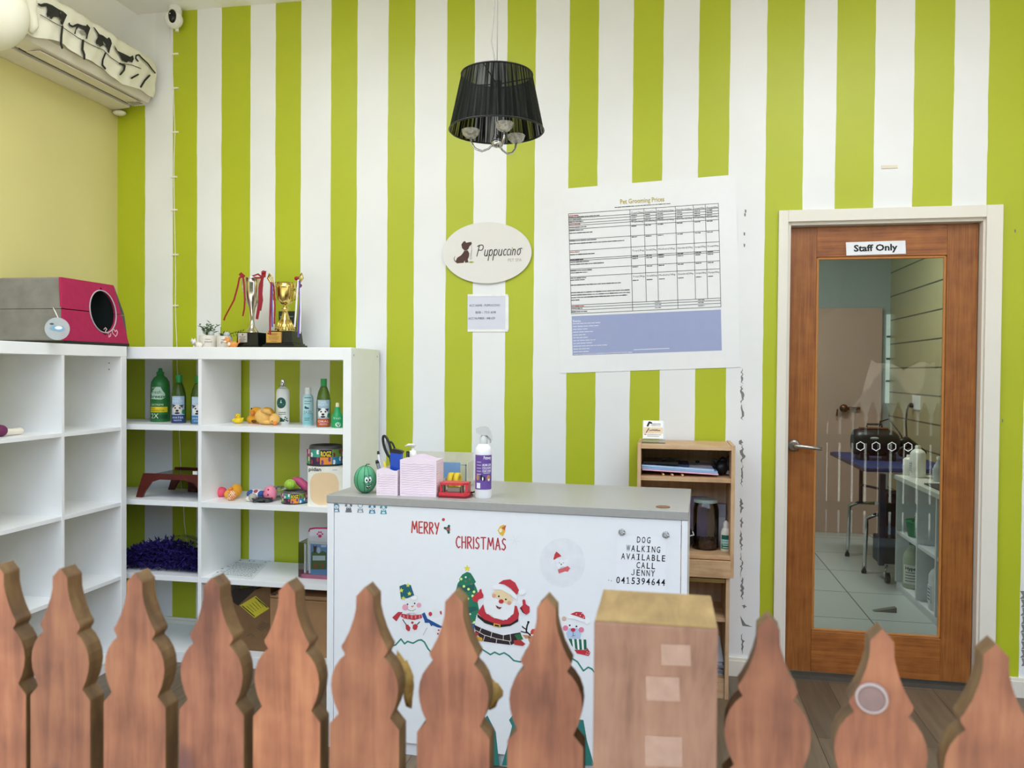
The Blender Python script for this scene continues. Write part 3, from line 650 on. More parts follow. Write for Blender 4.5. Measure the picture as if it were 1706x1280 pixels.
# ------------------------------------------------------------------ wall papers and sign
def sheet(name, corners, y, mat, th=.002):
    q = [AY(px, py, y) for px, py in corners]
    b = MB(mat); b.add(q + [p + Vector((0, -th, 0)) for p in q], [tuple(range(len(q)))[::-1], tuple(range(len(q), 2 * len(q)))] + [(i, (i + 1) % len(q), len(q) + (i + 1) % len(q), len(q) + i) for i in range(len(q))])
    return b
pt = sheet('poster', [(923, 316), (1226, 291), (1231, 520), (1233, 612), (1080, 617), (933, 622), (927, 460)], -.001, M('poster_paper', 'eff0f2', .25, var=.01), .002)
pt.fn = planefn((0, -.0034, 0), (0, -1, 0))
pt.use(print_mat('9fa8cf')).poly([(952.5, 527), (1201, 516), (1202.5, 584), (954, 592.5)], 1)
ang = math.atan2(-12.5, 250)
pt.use(print_mat('b9a94e')).text('Pet Grooming Prices', 1033, 340, 7.6, 1, R(-3.6), width=74, bold=.018)
ink = print_mat('4c4a4c'); pt.use(ink)
G = [(947.3, 356.6), (1196.7, 339), (1201, 511.3), (952, 523)]
def gp(u, v):
    a = Vector(G[0]).lerp(Vector(G[1]), u); c = Vector(G[3]).lerp(Vector(G[2]), u); return tuple(a.lerp(c, v))
def rule(u0, v0, u1, v1, w=.75): pt.stroke([gp(u0, v0), gp(u1, v1)], w, 2)
us = [0, .41, .503, .584, .713, .832, .913, 1]
vsr = [0, .045, .07, .098, .12, .155, .26, .37, .455, .472, .555, .632, .915, .938, .965, 1]
for v in vsr: rule(0, v, 1, v)
for u in us: rule(u, 0, u, .915 if 0 < u < 1 and u > .42 else 1)
rule(.713, .915, .713, 1)
for a, w in ((.0, 0), (.098, 0), (.37, 0), (.632, 0)):
    pass
rnd = random.Random(5)
def words(u0, v, length, w=.9, col=ink, l=2):
    pt.use(col); u = u0
    while u < u0 + length:
        d = rnd.uniform(.012, .035); pt.stroke([gp(u, v), gp(min(u + d, u0 + length), v)], w * rnd.uniform(.7, 1.1), l); u += d + .006
HD = ['Toy(3kg', 'Small(5kg', 'Medium(10kg', 'Standard(20kg', 'Large(30kg', 'XLarge(40kg']
for v in (.03, .12, .405, .66):
    for k in range(6):
        x, y = gp(us[1 + k] + .006, v); pt.use(ink).text(HD[k], x, y + 1.6, 2.6, 2, R(-3.4), width=(us[2 + k] - us[1 + k]) * 215)
for v in (.058, .083, .107, .165, .272, .463, .485, .567, .70):
    for k in range(6): words(us[1 + k] + .008, v, .035, 1.3)
red = print_mat('b9483e')
for v, ln, c in ((.02, .06, red), (.035, .2, ink), (.058, .08, ink), (.083, .09, ink), (.108, .07, red), (.138, .11, ink), (.168, .09, ink), (.195, .15, ink), (.272, .18, ink), (.30, .36, ink), (.385, .06, red), (.41, .16, ink), (.463, .09, ink), (.485, .12, ink), (.508, .22, ink), (.57, .14, ink), (.592, .11, ink), (.645, .1, ink), (.665, .09, ink), (.715, .33, ink), (.79, .39, ink), (.815, .39, ink), (.84, .37, ink), (.865, .05, ink), (.927, .08, red), (.95, .07, ink), (.982, .1, ink)):
    words(.004, v, ln, 1.5, c)
for u, v in ((.56, .925), (.56, .95), (.56, .98), (.85, .925), (.85, .95), (.85, .98)): words(u, v, .04, 1.2)
pt.use(ink); words(.31, -.032, .37, 1.3)
wh = print_mat('eef0fa')
for k in range(13):
    x0, y0 = 954.5 + k * .12, 535 + k * 4.7; u = x0; ln = (12, 42, 40, 22, 34, 20, 22, 38, 26, 54, 26, 26, 95)[k]; pt.use(wh)
    if k == 0: pt.text('Extras', x0, y0 + 2, 3.6, 2, R(-2.6), bold=.02)
    else:
        while u < x0 + ln:
            d = rnd.uniform(3, 9); pt.stroke([(u, y0 - (u - x0) * .045), (u + d, y0 - (u + d - x0) * .045)], 1.1, 2); u += d + 1.6
pt.stroke([(1056, 583), (1115, 580.5)], 1, 2); pt.stroke([(956, 591), (1042, 587)], 1, 2)
tag(pt.build('price_poster'), 'large white poster of pet grooming prices with a table and blue panel', 'poster')
ov = [(812 + 74 * math.cos(R(a)), 421.5 + 51 * math.sin(R(a)) - .012 * 74 * math.cos(R(a))) for a in range(0, 360, 6)]
lg = sheet('sign', ov, -.006, M('sign_pearl', 'e3e0dc', .35, var=.01), .006)
lg.fn = planefn((0, -.0122, 0), (0, -1, 0)); br = print_mat('4b2e26'); dk = print_mat('2e2526')
def ZL(pts): return [(720 + x * .17182, 350 + y * .17182) for x, y in pts]
lg.use(br)
lg.poly(ZL([(300, 310), (318, 300), (330, 318), (360, 312), (380, 310), (385, 330), (360, 355), (352, 378), (335, 392), (310, 390), (290, 370), (284, 335)]), 1)
lg.poly(ZL([(312, 392), (345, 390), (360, 420), (358, 450), (345, 480), (352, 508), (320, 512), (316, 488), (306, 512), (240, 518), (230, 490), (244, 462), (280, 440), (300, 415)]), 1)
lg.stroke(ZL([(238, 508), (218, 492), (212, 468), (222, 450)]), 1.6, 2, .5)
lg.use(print_mat('9aab3c')).poly(ZL([(345, 505), (380, 496), (412, 505), (380, 516)]), 1)
lg.use(print_mat('8d8784')).stroke(ZL([(378, 335), (385, 380), (374, 430), (366, 465), (372, 478), (382, 470), (378, 430), (386, 380)]), .5, 2)
lg.stroke(ZL([(318, 395), (345, 393)]), .7, 3)
def arc(cx, cy, rx, ry, a0, a1, n=12): return [(cx + rx * math.cos(R(a0 + (a1 - a0) * k / n)), cy - ry * math.sin(R(a0 + (a1 - a0) * k / n))) for k in range(n + 1)]
def script(b, strokes, x, y, s, w, ws=1, sh=.18, l=2):
    for st in strokes: b.stroke([(x + (px * ws + py * sh) * s, y - py * s) for px, py in st], w, l)
A2 = lambda *a: [(p[0], -p[1]) for p in arc(a[0], -a[1], a[2], a[3], a[4], a[5])]
lu = [[(0, .95), (0, .3)] + A2(.22, .3, .22, .3, 180, 360)[0:] + [(.44, .95)], [(.44, .95), (.46, 0)]]
lp = [[(0, .95), (0, -.75)], A2(.24, .5, .24, .48, 180, -160)]
lc = [A2(.24, .48, .24, .48, 60, 310)]
li = [[(0, .85), (0, .1), (.06, 0)]]
ln_ = [[(0, .9), (0, 0)], [(0, .55)] + A2(.2, .55, .2, .38, 160, 0) + [(.4, 0)]]
lo = [A2(.25, .48, .24, .48, 90, 450), [(.3, .95), (.52, 1.05), (.66, 1)]]
lP = [[(0, 0), (.12, 1.9)], [(-.18, 1.75), (.1, 1.98), (.5, 2.05)] + A2(.5, 1.55, .38, .5, 90, -120) + [(.1, 1.05)]]
lg.use(dk); x = 794.5
for g, wdt in ((lP, 12.2), (lu, 7.8), (lp, 7.8), (lp, 7.8), (lu, 8), (lc, 6), (lc, 6), (li, 3.2), (ln_, 7.6), (lo, 8)):
    script(lg, g, x, 427 - (x - 795) * .035, 10.5 if g is not lP else 9.2, 1.35, 1); x += wdt
lg.use(print_mat('8aa234')).disc(853.5, 413.5, 1, l=2)
lg.use(print_mat('a7a19b')).text('PET SPA', 846, 436, 5, 1, R(-1), width=23)
tag(lg.build('oval_sign'), 'white oval sign with a seated dog and curly lettering', 'sign')
nt_ = sheet('note', [(779, 493), (847, 491.5), (846.5, 552), (779, 552)], -.001, M('note_paper', 'd9dae8', .5, var=.01), .001)
nt_.fn = planefn((0, -.0024, 0), (0, -1, 0)); pen = print_mat('43466a')
nt_.use(pen)
for s_, x, y, w_ in (('ACC NAME - PUPPUCCINO', 782, 511, 51), ('BSB - 733 608', 792, 522.5, 34), ('ACC NUMBER - 848 659', 780.5, 532.5, 44)): nt_.text(s_, x, y, 3.6, 1, R(-.6), width=w_)
nt_.use(M('clear_tape', 'f4f4f2', .15)).rect(842, 494, 847.5, 550, 2).rect(779, 490.5, 846, 494, 2).rect(779, 549, 846, 553, 2)
tag(nt_.build('taped_note'), 'small pale note with handwriting taped below the oval sign', 'note')

# ------------------------------------------------------------------ things on top of the shelf units
GREYF = M('grey_velour', '7b7873', .95, var=.14, scale=14, bump=.25, sheen=.3); PINKF = M('pink_fabric', 'ab1f50', .85, var=.06, scale=40, bump=.1)
bed = thing('pet_house', 'grey and pink fold-up pet house with a round entrance', 'pet bed', (-2.72, -.63, ZT))
def frustum(b, x0, x1, y0, y1, z0, z1, i0, i1, e=0):
    # a box with sloping sides that is open towards +X
    a = [(x0, y0 + i0, z0), (x1 - i0, y0 + i0, z0), (x1 - i0, y1 - i0, z0), (x0, y1 - i0, z0)]
    c = [(x0, y0 + i1, z1), (x1 - i1, y0 + i1, z1), (x1 - i1, y1 - i1, z1), (x0, y1 - i1, z1)]
    return b.add(a + c, ([(3, 2, 1, 0)] if e < 1 else []) + ([(4, 5, 6, 7)] if e != 0 else []) + [(i, (i + 1) % 4, 4 + (i + 1) % 4, 4 + i) for i in (0, 2, 3)])
PX0, PX1, PY0, PY1 = -2.9, -2.535, -.845, -.405
b = MB(GREYF); frustum(b, PX0, PX1 - .012, PY0, PY1, ZT + .012, ZT + .15, 0, .012); frustum(b, PX0, PX1 - .012, PY0, PY1, ZT + .152, ZT + .292, .012, .045, 1); b.build('body', bed, bevel=.008)
MB(BLACK).box(PX0 + .004, PX1 - .004, PY0 + .004, PY1 - .004, ZT, ZT + .014).build('base', bed)
def fx(z): return PX1 - .001 - (z - ZT) * .11
def pinkpanel(z0, z1):
    b = MB(PINKF); ins = lambda z: .004 + (z - ZT) * .26
    cy, cz, ry, rz = -.575, ZT + .157, .088, .098; h = []
    zs = [z0 + (z1 - z0) * k / 8 for k in range(9)]
    for side in (0, 1):
        for k in range(8):
            za, zb = zs[k], zs[k + 1]
            def edge(z):
                e = ry * math.sqrt(max(0, 1 - ((z - cz) / rz) ** 2)); return (PY0 + ins(z) * .3, cy - e) if side == 0 else (cy + e, PY1 - ins(z))
            a0, a1 = edge(za); b0, b1 = edge(zb)
            fr = [(fx(za), a0, za), (fx(za), a1, za), (fx(zb), b1, zb), (fx(zb), b0, zb)]
            bk_ = [(x - .012, y, z) for x, y, z in fr]
            b.add(fr + bk_, [(0, 1, 2, 3), (7, 6, 5, 4), (0, 4, 5, 1), (3, 2, 6, 7), (1, 5, 6, 2), (0, 3, 7, 4)])
    return b
pinkpanel(ZT + .014, ZT + .149).build('front_panel', bed); pinkpanel(ZT + .153, ZT + .288).build('front_panel', bed)
b = MB(M('painted_hollow_shade', '2f3a37', .9)); frustum(b, PX0 + .012, PX1 - .03, PY0 + .012, PY1 - .012, ZT + .018, ZT + .28, 0, .05, -1); b.build('hollow_shade', bed)  # dark inner shell, the entrance's shade put into its colour
b = MB(M('piping_grey', 'b9b4b8', .7)); b.tube([(fx(ZT + .157 + .098 * math.sin(R(a))) + .001, -.575 + .088 * math.cos(R(a)), ZT + .157 + .098 * math.sin(R(a))) for a in range(0, 360, 10)], .003, 6, True); b.build('piping', bed)
pfx = lambda x, y, l: (lambda p: Vector((fx(p.z) + .0012, p.y, p.z)))(AX(x, y, -2.54))
b = MB(print_mat('f2c4d2'), pfx)
b.stroke([(174, 549), (177, 546), (179, 549), (176, 552), (180, 556), (183, 554)], 1.1); b.stroke([(182, 558), (181, 562), (184, 560), (185, 556)], 1.1); b.stroke([(192, 560), (188, 555), (188, 550), (191, 549), (193, 553), (195, 550), (196.5, 553), (195, 558), (192, 561)], 1.1); b.build('embroidery', bed)
tg = at(95.5, 548, Vector((-2.49, 0, 0)), Vector((1, 0, 0)))
b = MB(M('clear_tag', 'c9d2d6', .15, alpha=.55)); b.T = Matrix.Translation(tg) @ Matrix.Rotation(R(28), 4, 'Z') @ Matrix.Rotation(R(90), 4, 'X'); b.cyl(.047, -.0015, .0015, seg=32); t_ = b.build('round_tag', bed)
b = MB(print_mat('7fa9c2')); b.T = Matrix.Translation(tg) @ Matrix.Rotation(R(28), 4, 'Z'); b.fn = lambda x, y, l: Vector((x, -.0018 - l * .0004, y))
b.poly([(-.03, .0), (-.012, .016), (.002, .006), (.02, .014), (.03, -.004), (.01, -.012), (-.014, -.008)]); b.use(print_mat('e8eef2')).disc(.005, .004, .014, .007, 2); b.use(print_mat('4a5560')).disc(-.02, .02, .008, .004, 2); b.build('tag_print', t_)
b = MB(M('tag_cord', 'e6e3dc', .6)); b.tube([tg + Vector((0, .005, .045)), tg + Vector((-.02, .01, .075)), tg + Vector((-.045, .03, .09))], .002, 6); b.build('tag_cord', bed)

PLASTER = M('planter_ceramic', 'ded8cf', .5, var=.05, scale=50); LEAF = M('leaf_grey_green', '58704d', .6, var=.25, scale=40); LEAF2 = M('leaf_dark_green', '36502f', .6, var=.2, scale=40)
def leaf(b, p, d, l, w):
    d = Vector(d).normalized(); s_ = d.cross(Vector((0, 0, 1)));
    if s_.length < .1: s_ = Vector((1, 0, 0))
    s_.normalize(); up_ = s_.cross(d)
    p = Vector(p); b.add([p, p + d * l * .5 + s_ * w + up_ * .002, p + d * l, p + d * l * .5 - s_ * w + up_ * .002, p + d * l * .5 - up_ * .002], [(0, 1, 4), (1, 2, 4), (2, 3, 4), (3, 0, 4)])
def planter(x, y, r, h, label, pencil, letters, kind):
    t = thing('planter', label, 'planter', (x, y, ZT), 0, 'planters beside the trophies')
    MB(PLASTER).lathe([(r * .94, 0), (r, .008), (r, h - .004), (r - .003, h), (r - .006, h - .004), (r - .006, h - .012)], (x, y, ZT)).build('pot', t)
    MB(M('soil', '6a6258', .9, bump=.5)).cyl(r - .006, h - .016, h - .01, (x, y, ZT)).build('soil', t)
    rnd = random.Random(kind); b = MB(LEAF if kind == 1 else LEAF2)
    if kind == 1:
        for k in range(11):
            a = rnd.uniform(0, 6.28); e = rnd.uniform(.2, .9); L_ = rnd.uniform(.04, .092); p = Vector((x + rnd.uniform(-.012, .012), y + rnd.uniform(-.012, .012), ZT + h - .01)); d = Vector((math.cos(a) * e, math.sin(a) * e, 1)).normalized()
            b.tube([p, p + d * L_], .0012, 5)
            for j in range(7):
                q = p + d * L_ * (.25 + .75 * j / 6); aa = rnd.uniform(0, 6.28); leaf(b, q, (math.cos(aa), math.sin(aa), rnd.uniform(.1, .9)), rnd.uniform(.018, .03), .0055)
    else:
        for k in range(16):
            a = rnd.uniform(0, 6.28); leaf(b, (x, y, ZT + h - .012), (math.cos(a), math.sin(a), rnd.uniform(.5, 1.6)), rnd.uniform(.035, .05), .006)
        p = Vector((x + .01, y, ZT + h)); q = p + Vector((.085, .0, .022)); b.tube([p, p + (q - p) * .5 + Vector((0, 0, .008)), q], .0012, 5)
        for j in range(11):
            m = p + (q - p) * (.2 + .8 * j / 10); leaf(b, m, (.5, (-1) ** j * .4, (-1) ** j * .9), .018, .0028)
        b.tube([(x - .02, y, ZT + h), (x - .021, y, ZT + h + .045)], .0014, 5)
    b.build('plant', t)
    b = MB(M('pebble', 'b9c0bd', .4)); b.ell((x + r * .5, y - .012, ZT + h + .006), (.017, .014, .016), 10, 7); b.build('stone', t)
    b = MB(print_mat('5c5350')); b.T = Matrix.Translation((x, y, ZT)) @ Matrix.Rotation(facing(x, y), 4, 'Z'); b.fn = wrapfn(r + .0004)
    b.text(letters, -.018, h * .42, .010, flip=False, width=.036); b.rect(-.016, h * .66, .012, h * .69, nx=4); b.build('lettering', t)
    return t
px_ = AY(347, 560, -.2); planter(px_.x, -.2, .044, .064, 'white planter with a bushy grey-green plant, left of its twin', 0, 'pause', 1)
px_ = AY(376, 560, -.2); planter(px_.x, -.21, .037, .06, 'white planter with a dark spiky plant and trailing sprig', 0, 'green', 2)
def cat(x, y, z, s, c1, c2, label):
    t = thing('cat_figurine', label, 'figurine', (x, y, z), 0, 'cat figurines on the shelf unit')
    b = MB(c1); b.ell((x + .012 * s, y, z + .014 * s), (.022 * s, .012 * s, .014 * s)); b.ell((x - .012 * s, y - .006 * s, z + .03 * s), (.014 * s, .012 * s, .0125 * s))
    for dx in (-.006, .024): b.ell((x + dx * s, y - .009 * s, z + .006 * s), (.005 * s, .005 * s, .006 * s), 8, 6)
    for dx in (-.02, -.005): b.lathe([(.0045 * s, 0), (0, .011 * s)], (x + dx * s, y - .004 * s, z + .039 * s), 6)
    b.tube([(x + .03 * s, y, z + .014 * s), (x + .04 * s, y, z + .024 * s), (x + .037 * s, y, z + .036 * s)], .0032 * s, 6); b.build('body', t)
    b = MB(c2); b.ell((x - .016 * s, y - .0165 * s, z + .026 * s), (.007 * s, .004 * s, .005 * s), 8, 6); b.ell((x, y - .012 * s, z + .016 * s), (.007 * s, .003 * s, .008 * s), 8, 6); b.build('white_muzzle', t)
    b = MB(BLACK)
    for dx in (-.021, -.011): b.ell((x + dx * s, y - .017 * s, z + .033 * s), .0016 * s, 6, 5)
    b.build('eye', t)
WCER = M('white_ceramic', 'ece6dd', .35)
p = AY(327, 570, -.25); cat(p.x, -.25, ZT, 1.0, WCER, M('grey_ceramic', 'a29a96', .4), 'little white cat figurine left of the bushy planter')
p = AY(384, 570, -.27); cat(p.x, -.27, ZT, 1.15, M('orange_ceramic', 'e0954c', .35, var=.15, scale=90), WCER, 'little orange tabby cat figurine in front of the dark spiky planter')

RIB = M('ribbon_red', '930f24', .4, var=.1); RIBP = M('ribbon_purple', '5a4696', .4); RIBW = M('ribbon_white', 'e9e6ee', .4)
def ribbon(b, path, w, th=.0006):
    P = [Vector(p) for p in path]; n = len(P); vs = []
    for i, p in enumerate(P):
        d = (P[min(n - 1, i + 1)] - P[max(0, i - 1)]).normalized(); s_ = d.cross(Vector((0.25 * math.sin(i), -1, 0))).normalized() * w / 2; o = Vector((0, -th, 0)); vs += [p - s_, p + s_, p + s_ + o, p - s_ + o]
    fs = []
    for i in range(n - 1):
        for k in range(4): fs.append((i * 4 + k, i * 4 + (k + 1) % 4, (i + 1) * 4 + (k + 1) % 4, (i + 1) * 4 + k))
    b.add(vs, fs + [(0, 1, 2, 3), tuple(range(4 * n - 4, 4 * n))])
# silver trophy
TY = -.2
p = AY(420, 574, TY); tx = p.x; m_ = mpp((tx, TY, ZT)); H_ = lambda py: (574 - py) * m_ * 1.0
t = thing('trophy', 'tall slim silver trophy cup with red ribbons on a black base', 'trophy', (tx, TY, ZT), 0, 'trophies on the shelf unit')
def plinth(b, x, y, z, steps):
    for w0, w1, z0, z1 in steps: b.add([(x + sx_ * w * .5, y + sy_ * w * .42, z + zz) for w, zz in ((w0, z0), (w1, z1)) for sx_, sy_ in ((-1, -1), (1, -1), (1, 1), (-1, 1))], [(3, 2, 1, 0), (4, 5, 6, 7)] + [(i, (i + 1) % 4, 4 + (i + 1) % 4, 4 + i) for i in range(4)])
b = MB(M('marble_black', '151616', .25)); plinth(b, tx, TY, ZT, ((.13, .126, 0, .012), (.116, .108, .012, .077))); b.build('base', t, bevel=.002)
b = MB(SILVER); b.lathe([(.034, .077), (.031, .083), (.021, .095), (.0125, .112), (.0095, .14), (.0105, .17), (.016, .2), (.024, .225), (.03, .25), (.033, .28), (.0335, .32), (.035, .345), (.037, .348), (.034, .348), (.031, .3), (.022, .25), (.0, .23)], (tx, TY, ZT), 36); b.build('cup', t)
for s_ in (-1, 1):
    b = MB(CHROME); b.tube([(tx + s_ * .018, TY, ZT + .205), (tx + s_ * .038, TY, ZT + .25), (tx + s_ * .056, TY, ZT + .31), (tx + s_ * .054, TY, ZT + .348), (tx + s_ * .036, TY, ZT + .345)], .0025, 8); b.build('handle', t)
b = MB(M('plate_silver', 'c9c3c4', .3, .6)); fy = TY - .054; b.box(tx - .056 + .012, tx + .003, fy - .002, fy + .005, ZT + .028, ZT + .073); pl_ = b.build('plaque', t)
b = MB(print_mat('55504f')); b.fn = lambda x, y, l: Vector((x, fy - .0021 - l * .0004, y)); b.disc(tx - .02, ZT + .065, .004)
for k in range(4): b.rect(tx - .038 + .004 * (k % 2), ZT + .054 - k * .007, tx - .003 - .004 * (k % 2), ZT + .0565 - k * .007)
b.build('engraving', pl_)
b = MB(RIB)
def TP(px, py, dy=-.04): q = AY(px, py, TY + dy); return (q.x, q.y, q.z)
ribbon(b, [TP(407, 460), TP(399, 463), TP(396, 478), TP(390, 500), TP(382, 515), TP(375, 528), TP(373, 534)], .009); ribbon(b, [TP(405, 460), TP(407, 478), TP(408, 500), TP(407, 515), TP(404.5, 527)], .009)
ribbon(b, [TP(438, 460), TP(433, 480), TP(433, 500), TP(430, 520), TP(428, 532)], .016); ribbon(b, [TP(438, 460), TP(436, 490), TP(437, 500), TP(434, 518)], .008)
ribbon(b, [TP(438, 463), TP(430, 457), TP(421, 460), TP(427, 463), TP(437, 463)], .009); ribbon(b, [TP(438, 463), TP(438, 453), TP(441, 452), TP(440, 462)], .016); b.ell(TP(439, 454), (.009, .008, .01), 10, 8)
ribbon(b, [TP(408, 461), TP(401, 455), TP(399, 457), TP(404, 462)], .01); b.build('ribbon', t)
# gold trophy
p = AY(475, 575, TY); tx = p.x
t = thing('trophy', 'wide gold trophy cup with two upright handles on a black base', 'trophy', (tx, TY, ZT), 0, 'trophies on the shelf unit')
b = MB(M('marble_black', '151616', .25)); plinth(b, tx, TY, ZT, ((.172, .168, 0, .016), (.152, .15, .016, .024), (.138, .124, .024, .084))); b.build('base', t, bevel=.002)
b = MB(GOLD); b.lathe([(.045, .084), (.046, .092), (.036, .115), (.024, .14), (.016, .165), (.012, .182), (.023, .189), (.024, .195), (.011, .203), (.01, .212), (.027, .219), (.038, .238), (.044, .262), (.047, .295), (.05, .322), (.047, .322), (.042, .27), (.0, .228)], (tx, TY, ZT), 40); b.build('cup', t)
b = MB(GOLD)
for a in range(0, 360, 20): b.tube([(tx + r_ * math.cos(R(a)), TY + r_ * math.sin(R(a)), ZT + z) for r_, z in ((.046, .09), (.0365, .114), (.0242, .14))], [.005, .004, .002], 6)
b.build('fluted_foot', t)
for s_ in (-1, 1):
    b = MB(GOLD); b.tube([(tx + s_ * .05, TY, ZT + .235), (tx + s_ * .07, TY, ZT + .27), (tx + s_ * .075, TY, ZT + .32), (tx + s_ * .09, TY, ZT + .345), (tx + s_ * .085, TY, ZT + .365), (tx + s_ * .07, TY, ZT + .35), (tx + s_ * .06, TY, ZT + .3)], [.004, .005, .0055, .007, .006, .005, .004], 8)
    b.tube([(tx + s_ * .045, TY - .02, ZT + .23), (tx + s_ * .062, TY - .02, ZT + .255), (tx + s_ * .06, TY - .02, ZT + .29), (tx + s_ * .05, TY - .02, ZT + .28)], .0035, 6); b.build('handle', t)
for c, pts, w in ((RIB, [(452, 470), (451, 500), (450, 530), (450, 558)], .009), (RIBP, [(453.5, 472), (453, 510), (453.5, 545)], .007), (RIB, [(456, 475), (458, 510), (457, 540)], .008), (RIBW, [(497, 466), (495, 490), (493, 520), (491, 545)], .008), (RIBP, [(499, 468), (500, 500), (498, 535), (497, 562)], .009), (RIBW, [(500.5, 480), (501, 520), (500, 556)], .005)):
    b = MB(c); ribbon(b, [TP(*q, -.068) for q in pts], w); b.build('ribbon', t)
b = MB(RIB); b.ell(TP(494, 464), (.012, .008, .01), 8, 6); b.ell(TP(500, 476), (.01, .008, .009), 8, 6); b.build('ribbon_knot', t)
fy = TY - .062; b = MB(M('plate_gold', 'd2a45a', .3, .5)); b.box(tx - .066, tx + .012, fy - .004, fy + .008, ZT + .026, ZT + .078); pl_ = b.build('plaque', t)
b = MB(print_mat('4c3312')); b.fn = lambda x, y, l: Vector((x, fy - .0042 - l * .0004, y)); b.disc(tx - .055, ZT + .07, .004)
b.text('2ND IN SHOW', tx - .052, ZT + .041, .006, flip=False, width=.05)
for k, (z, w_) in enumerate(((.068, .04), (.062, .034), (.052, .056), (.032, .03))): b.rect(tx - .027 - w_ / 2, ZT + z, tx - .027 + w_ / 2, ZT + z + .0018)
b.build('engraving', pl_)
q = AY(478, 540, -.1); b = MB(M('plaque_dark', '2c3a33', .3)); b.box(q.x - .045, q.x + .045, -.1, -.085, ZT, ZT + .19); b.use(print_mat('8d97a0'))
for k in range(5): b.box(q.x - .038, q.x + .034 - .01 * (k % 2), -.1006, -.1, ZT + .16 - k * .02, ZT + .166 - k * .02)
tag(b.build('award_plaque'), 'dark upright award plaque standing behind the gold trophy', 'plaque')

# ------------------------------------------------------------------ bottles
def bottle(name, label, cat_, px, py, y, zs, hpx, prof, body, cap=None, capm=None, art=None, group=None, turn=0, sx=1, sy=1, capname='cap'):
    p = AY(px, py, y); m = mpp((p.x, y, zs)); h = hpx * m
    t = thing(name, label, cat_, (p.x, y, zs), facing(p.x, y) + turn, group)
    b = MB(body); b.lathe([(r * m, z * m) for r, z in prof], seg=32, sx=sx, sy=sy); b.build('body', t, local=True)
    if cap:
        b = MB(capm); b.lathe([(r * m, z * m) for r, z in cap], seg=20); b.build(capname, t, local=True)
    if art: art(t, m)
    return t
GRN = M('bottle_green', '2f7a3a', .3, var=.04); CAPG = M('cap_green', '2a8a43', .35)
def art_green(t, m):
    fn = wrapfn(15.6 * m + .0006)
    b = MB(print_mat('1f5c34'), fn); b.rect(-14 * m, 5 * m, 15 * m, 12 * m, 1, 10); b.build('label_band', t, local=True)
    b = MB(print_mat('f0d722'), fn); b.rect(-15 * m, 16 * m, 15 * m, 25 * m, 1, 12); b.use(print_mat('333308')).text('PRO', -14 * m, 21 * m, 3 * m, 2, flip=False).text('PENETRATOR', -14 * m, 17.2 * m, 3 * m, 2, flip=False, width=23 * m); b.build('label_band', t, local=True)
    b = MB(print_mat('cfe8d2'), fn); b.poly([(x * m, y * m) for x, y in ((-14, 38), (-13, 48), (-4, 58), (3, 58), (6, 52), (10, 47), (11, 40), (4, 37))], 1)
    b.use(print_mat('2a6b35')).text('fresh', -12 * m, 47 * m, 5 * m, 2, flip=False, width=16 * m); b.text('breeze', -14 * m, 39.5 * m, 5.5 * m, 2, flip=False, width=25 * m, bold=.02)
    b.use(print_mat('e6f2d8')).text('NATURAL', -12 * m, 55 * m, 2.6 * m, 2, flip=False, width=14 * m).text('EXTREME', -12 * m, 27 * m, 3 * m, 2, flip=False, width=20 * m).text('2X', -13 * m, 6 * m, 8 * m, 2, flip=False, width=13 * m); b.build('print', t, local=True)
bottle('bottle', 'large opaque green bottle with a yellow band and push cap', 'bottle', 267, 702, -.17, 1.145, 87, [(15, 0), (15.5, 2), (15.5, 40), (15, 52), (14.8, 60), (14, 66), (10, 73), (6, 76), (5.5, 79)], GRN, [(5.5, 78), (6.2, 80), (6.2, 82), (4, 83), (3, 86), (3, 88), (2, 89)], CAPG, art_green, 'bottles on the upper shelf', R(-10))
LQ = M('green_tint_plastic', '7d9c3c', .12, trans=.85, var=.02, ior=1.35)
def mk_art(top, base, dog, txt2):
    def f(t, m):
        fn = wrapfn(11.9 * m + .0006)
        b = MB(print_mat(top), fn); b.rect(-11 * m, 1 * m, 11 * m, 45 * m, 1, 12); b.build('label', t, local=True)
        b = MB(print_mat(base), fn); b.rect(-11 * m, 1.2 * m, 11 * m, 14 * m, 2, 12)
        b.use(print_mat('dfe7ee')).text('fresh', -9 * m, 40 * m, 3.4 * m, 2, flip=False, width=13 * m).text('BREATH', -10 * m, 35 * m, 4.2 * m, 2, flip=False, width=17 * m)
        b.text(txt2, -10 * m, 8 * m, 3 * m, 3, flip=False, width=19 * m).text('ADDITIVE', -7 * m, 4 * m, 2 * m, 3, flip=False, width=13 * m)
        b.use(print_mat(dog[0])).disc(-1 * m, 23 * m, 8 * m, 8.5 * m, 2)
        b.use(print_mat(dog[1])).poly([(x * m, y * m) for x, y in ((-9, 25), (-10, 32), (-3, 30))], 3).poly([(x * m, y * m) for x, y in ((7, 25), (9, 31), (2, 30))], 3)
        b.disc(-4 * m, 25.5 * m, 1.5 * m, l=4).disc(3 * m, 25.5 * m, 1.5 * m, l=4)
        b.use(print_mat('1a1a1c')).disc(-1 * m, 21 * m, 2.4 * m, 1.8 * m, 4).disc(-1 * m, 17 * m, 4 * m, 1.6 * m, 3).use(print_mat('2f7a4c')).disc(9 * m, 19 * m, 3 * m, 4 * m, 3); b.build('print', t, local=True)
    return f
CP_ = [(11.5, 0), (12, 2), (12, 40), (11.2, 48), (9, 58), (6.5, 64), (4.8, 68)]
CC_ = [(5, 66), (5.2, 78), (4.8, 80)]
w1 = bottle('bottle', 'clear green bottle with a shaggy grey dog on a dark blue label', 'bottle', 298, 705, -.245, 1.145, 79, CP_, LQ, CC_, CAPG, mk_art('a7c1d6', '273a75', ('d8cfc6', '4b4a50'), 'WATER'), 'bottles on the upper shelf', R(-8))
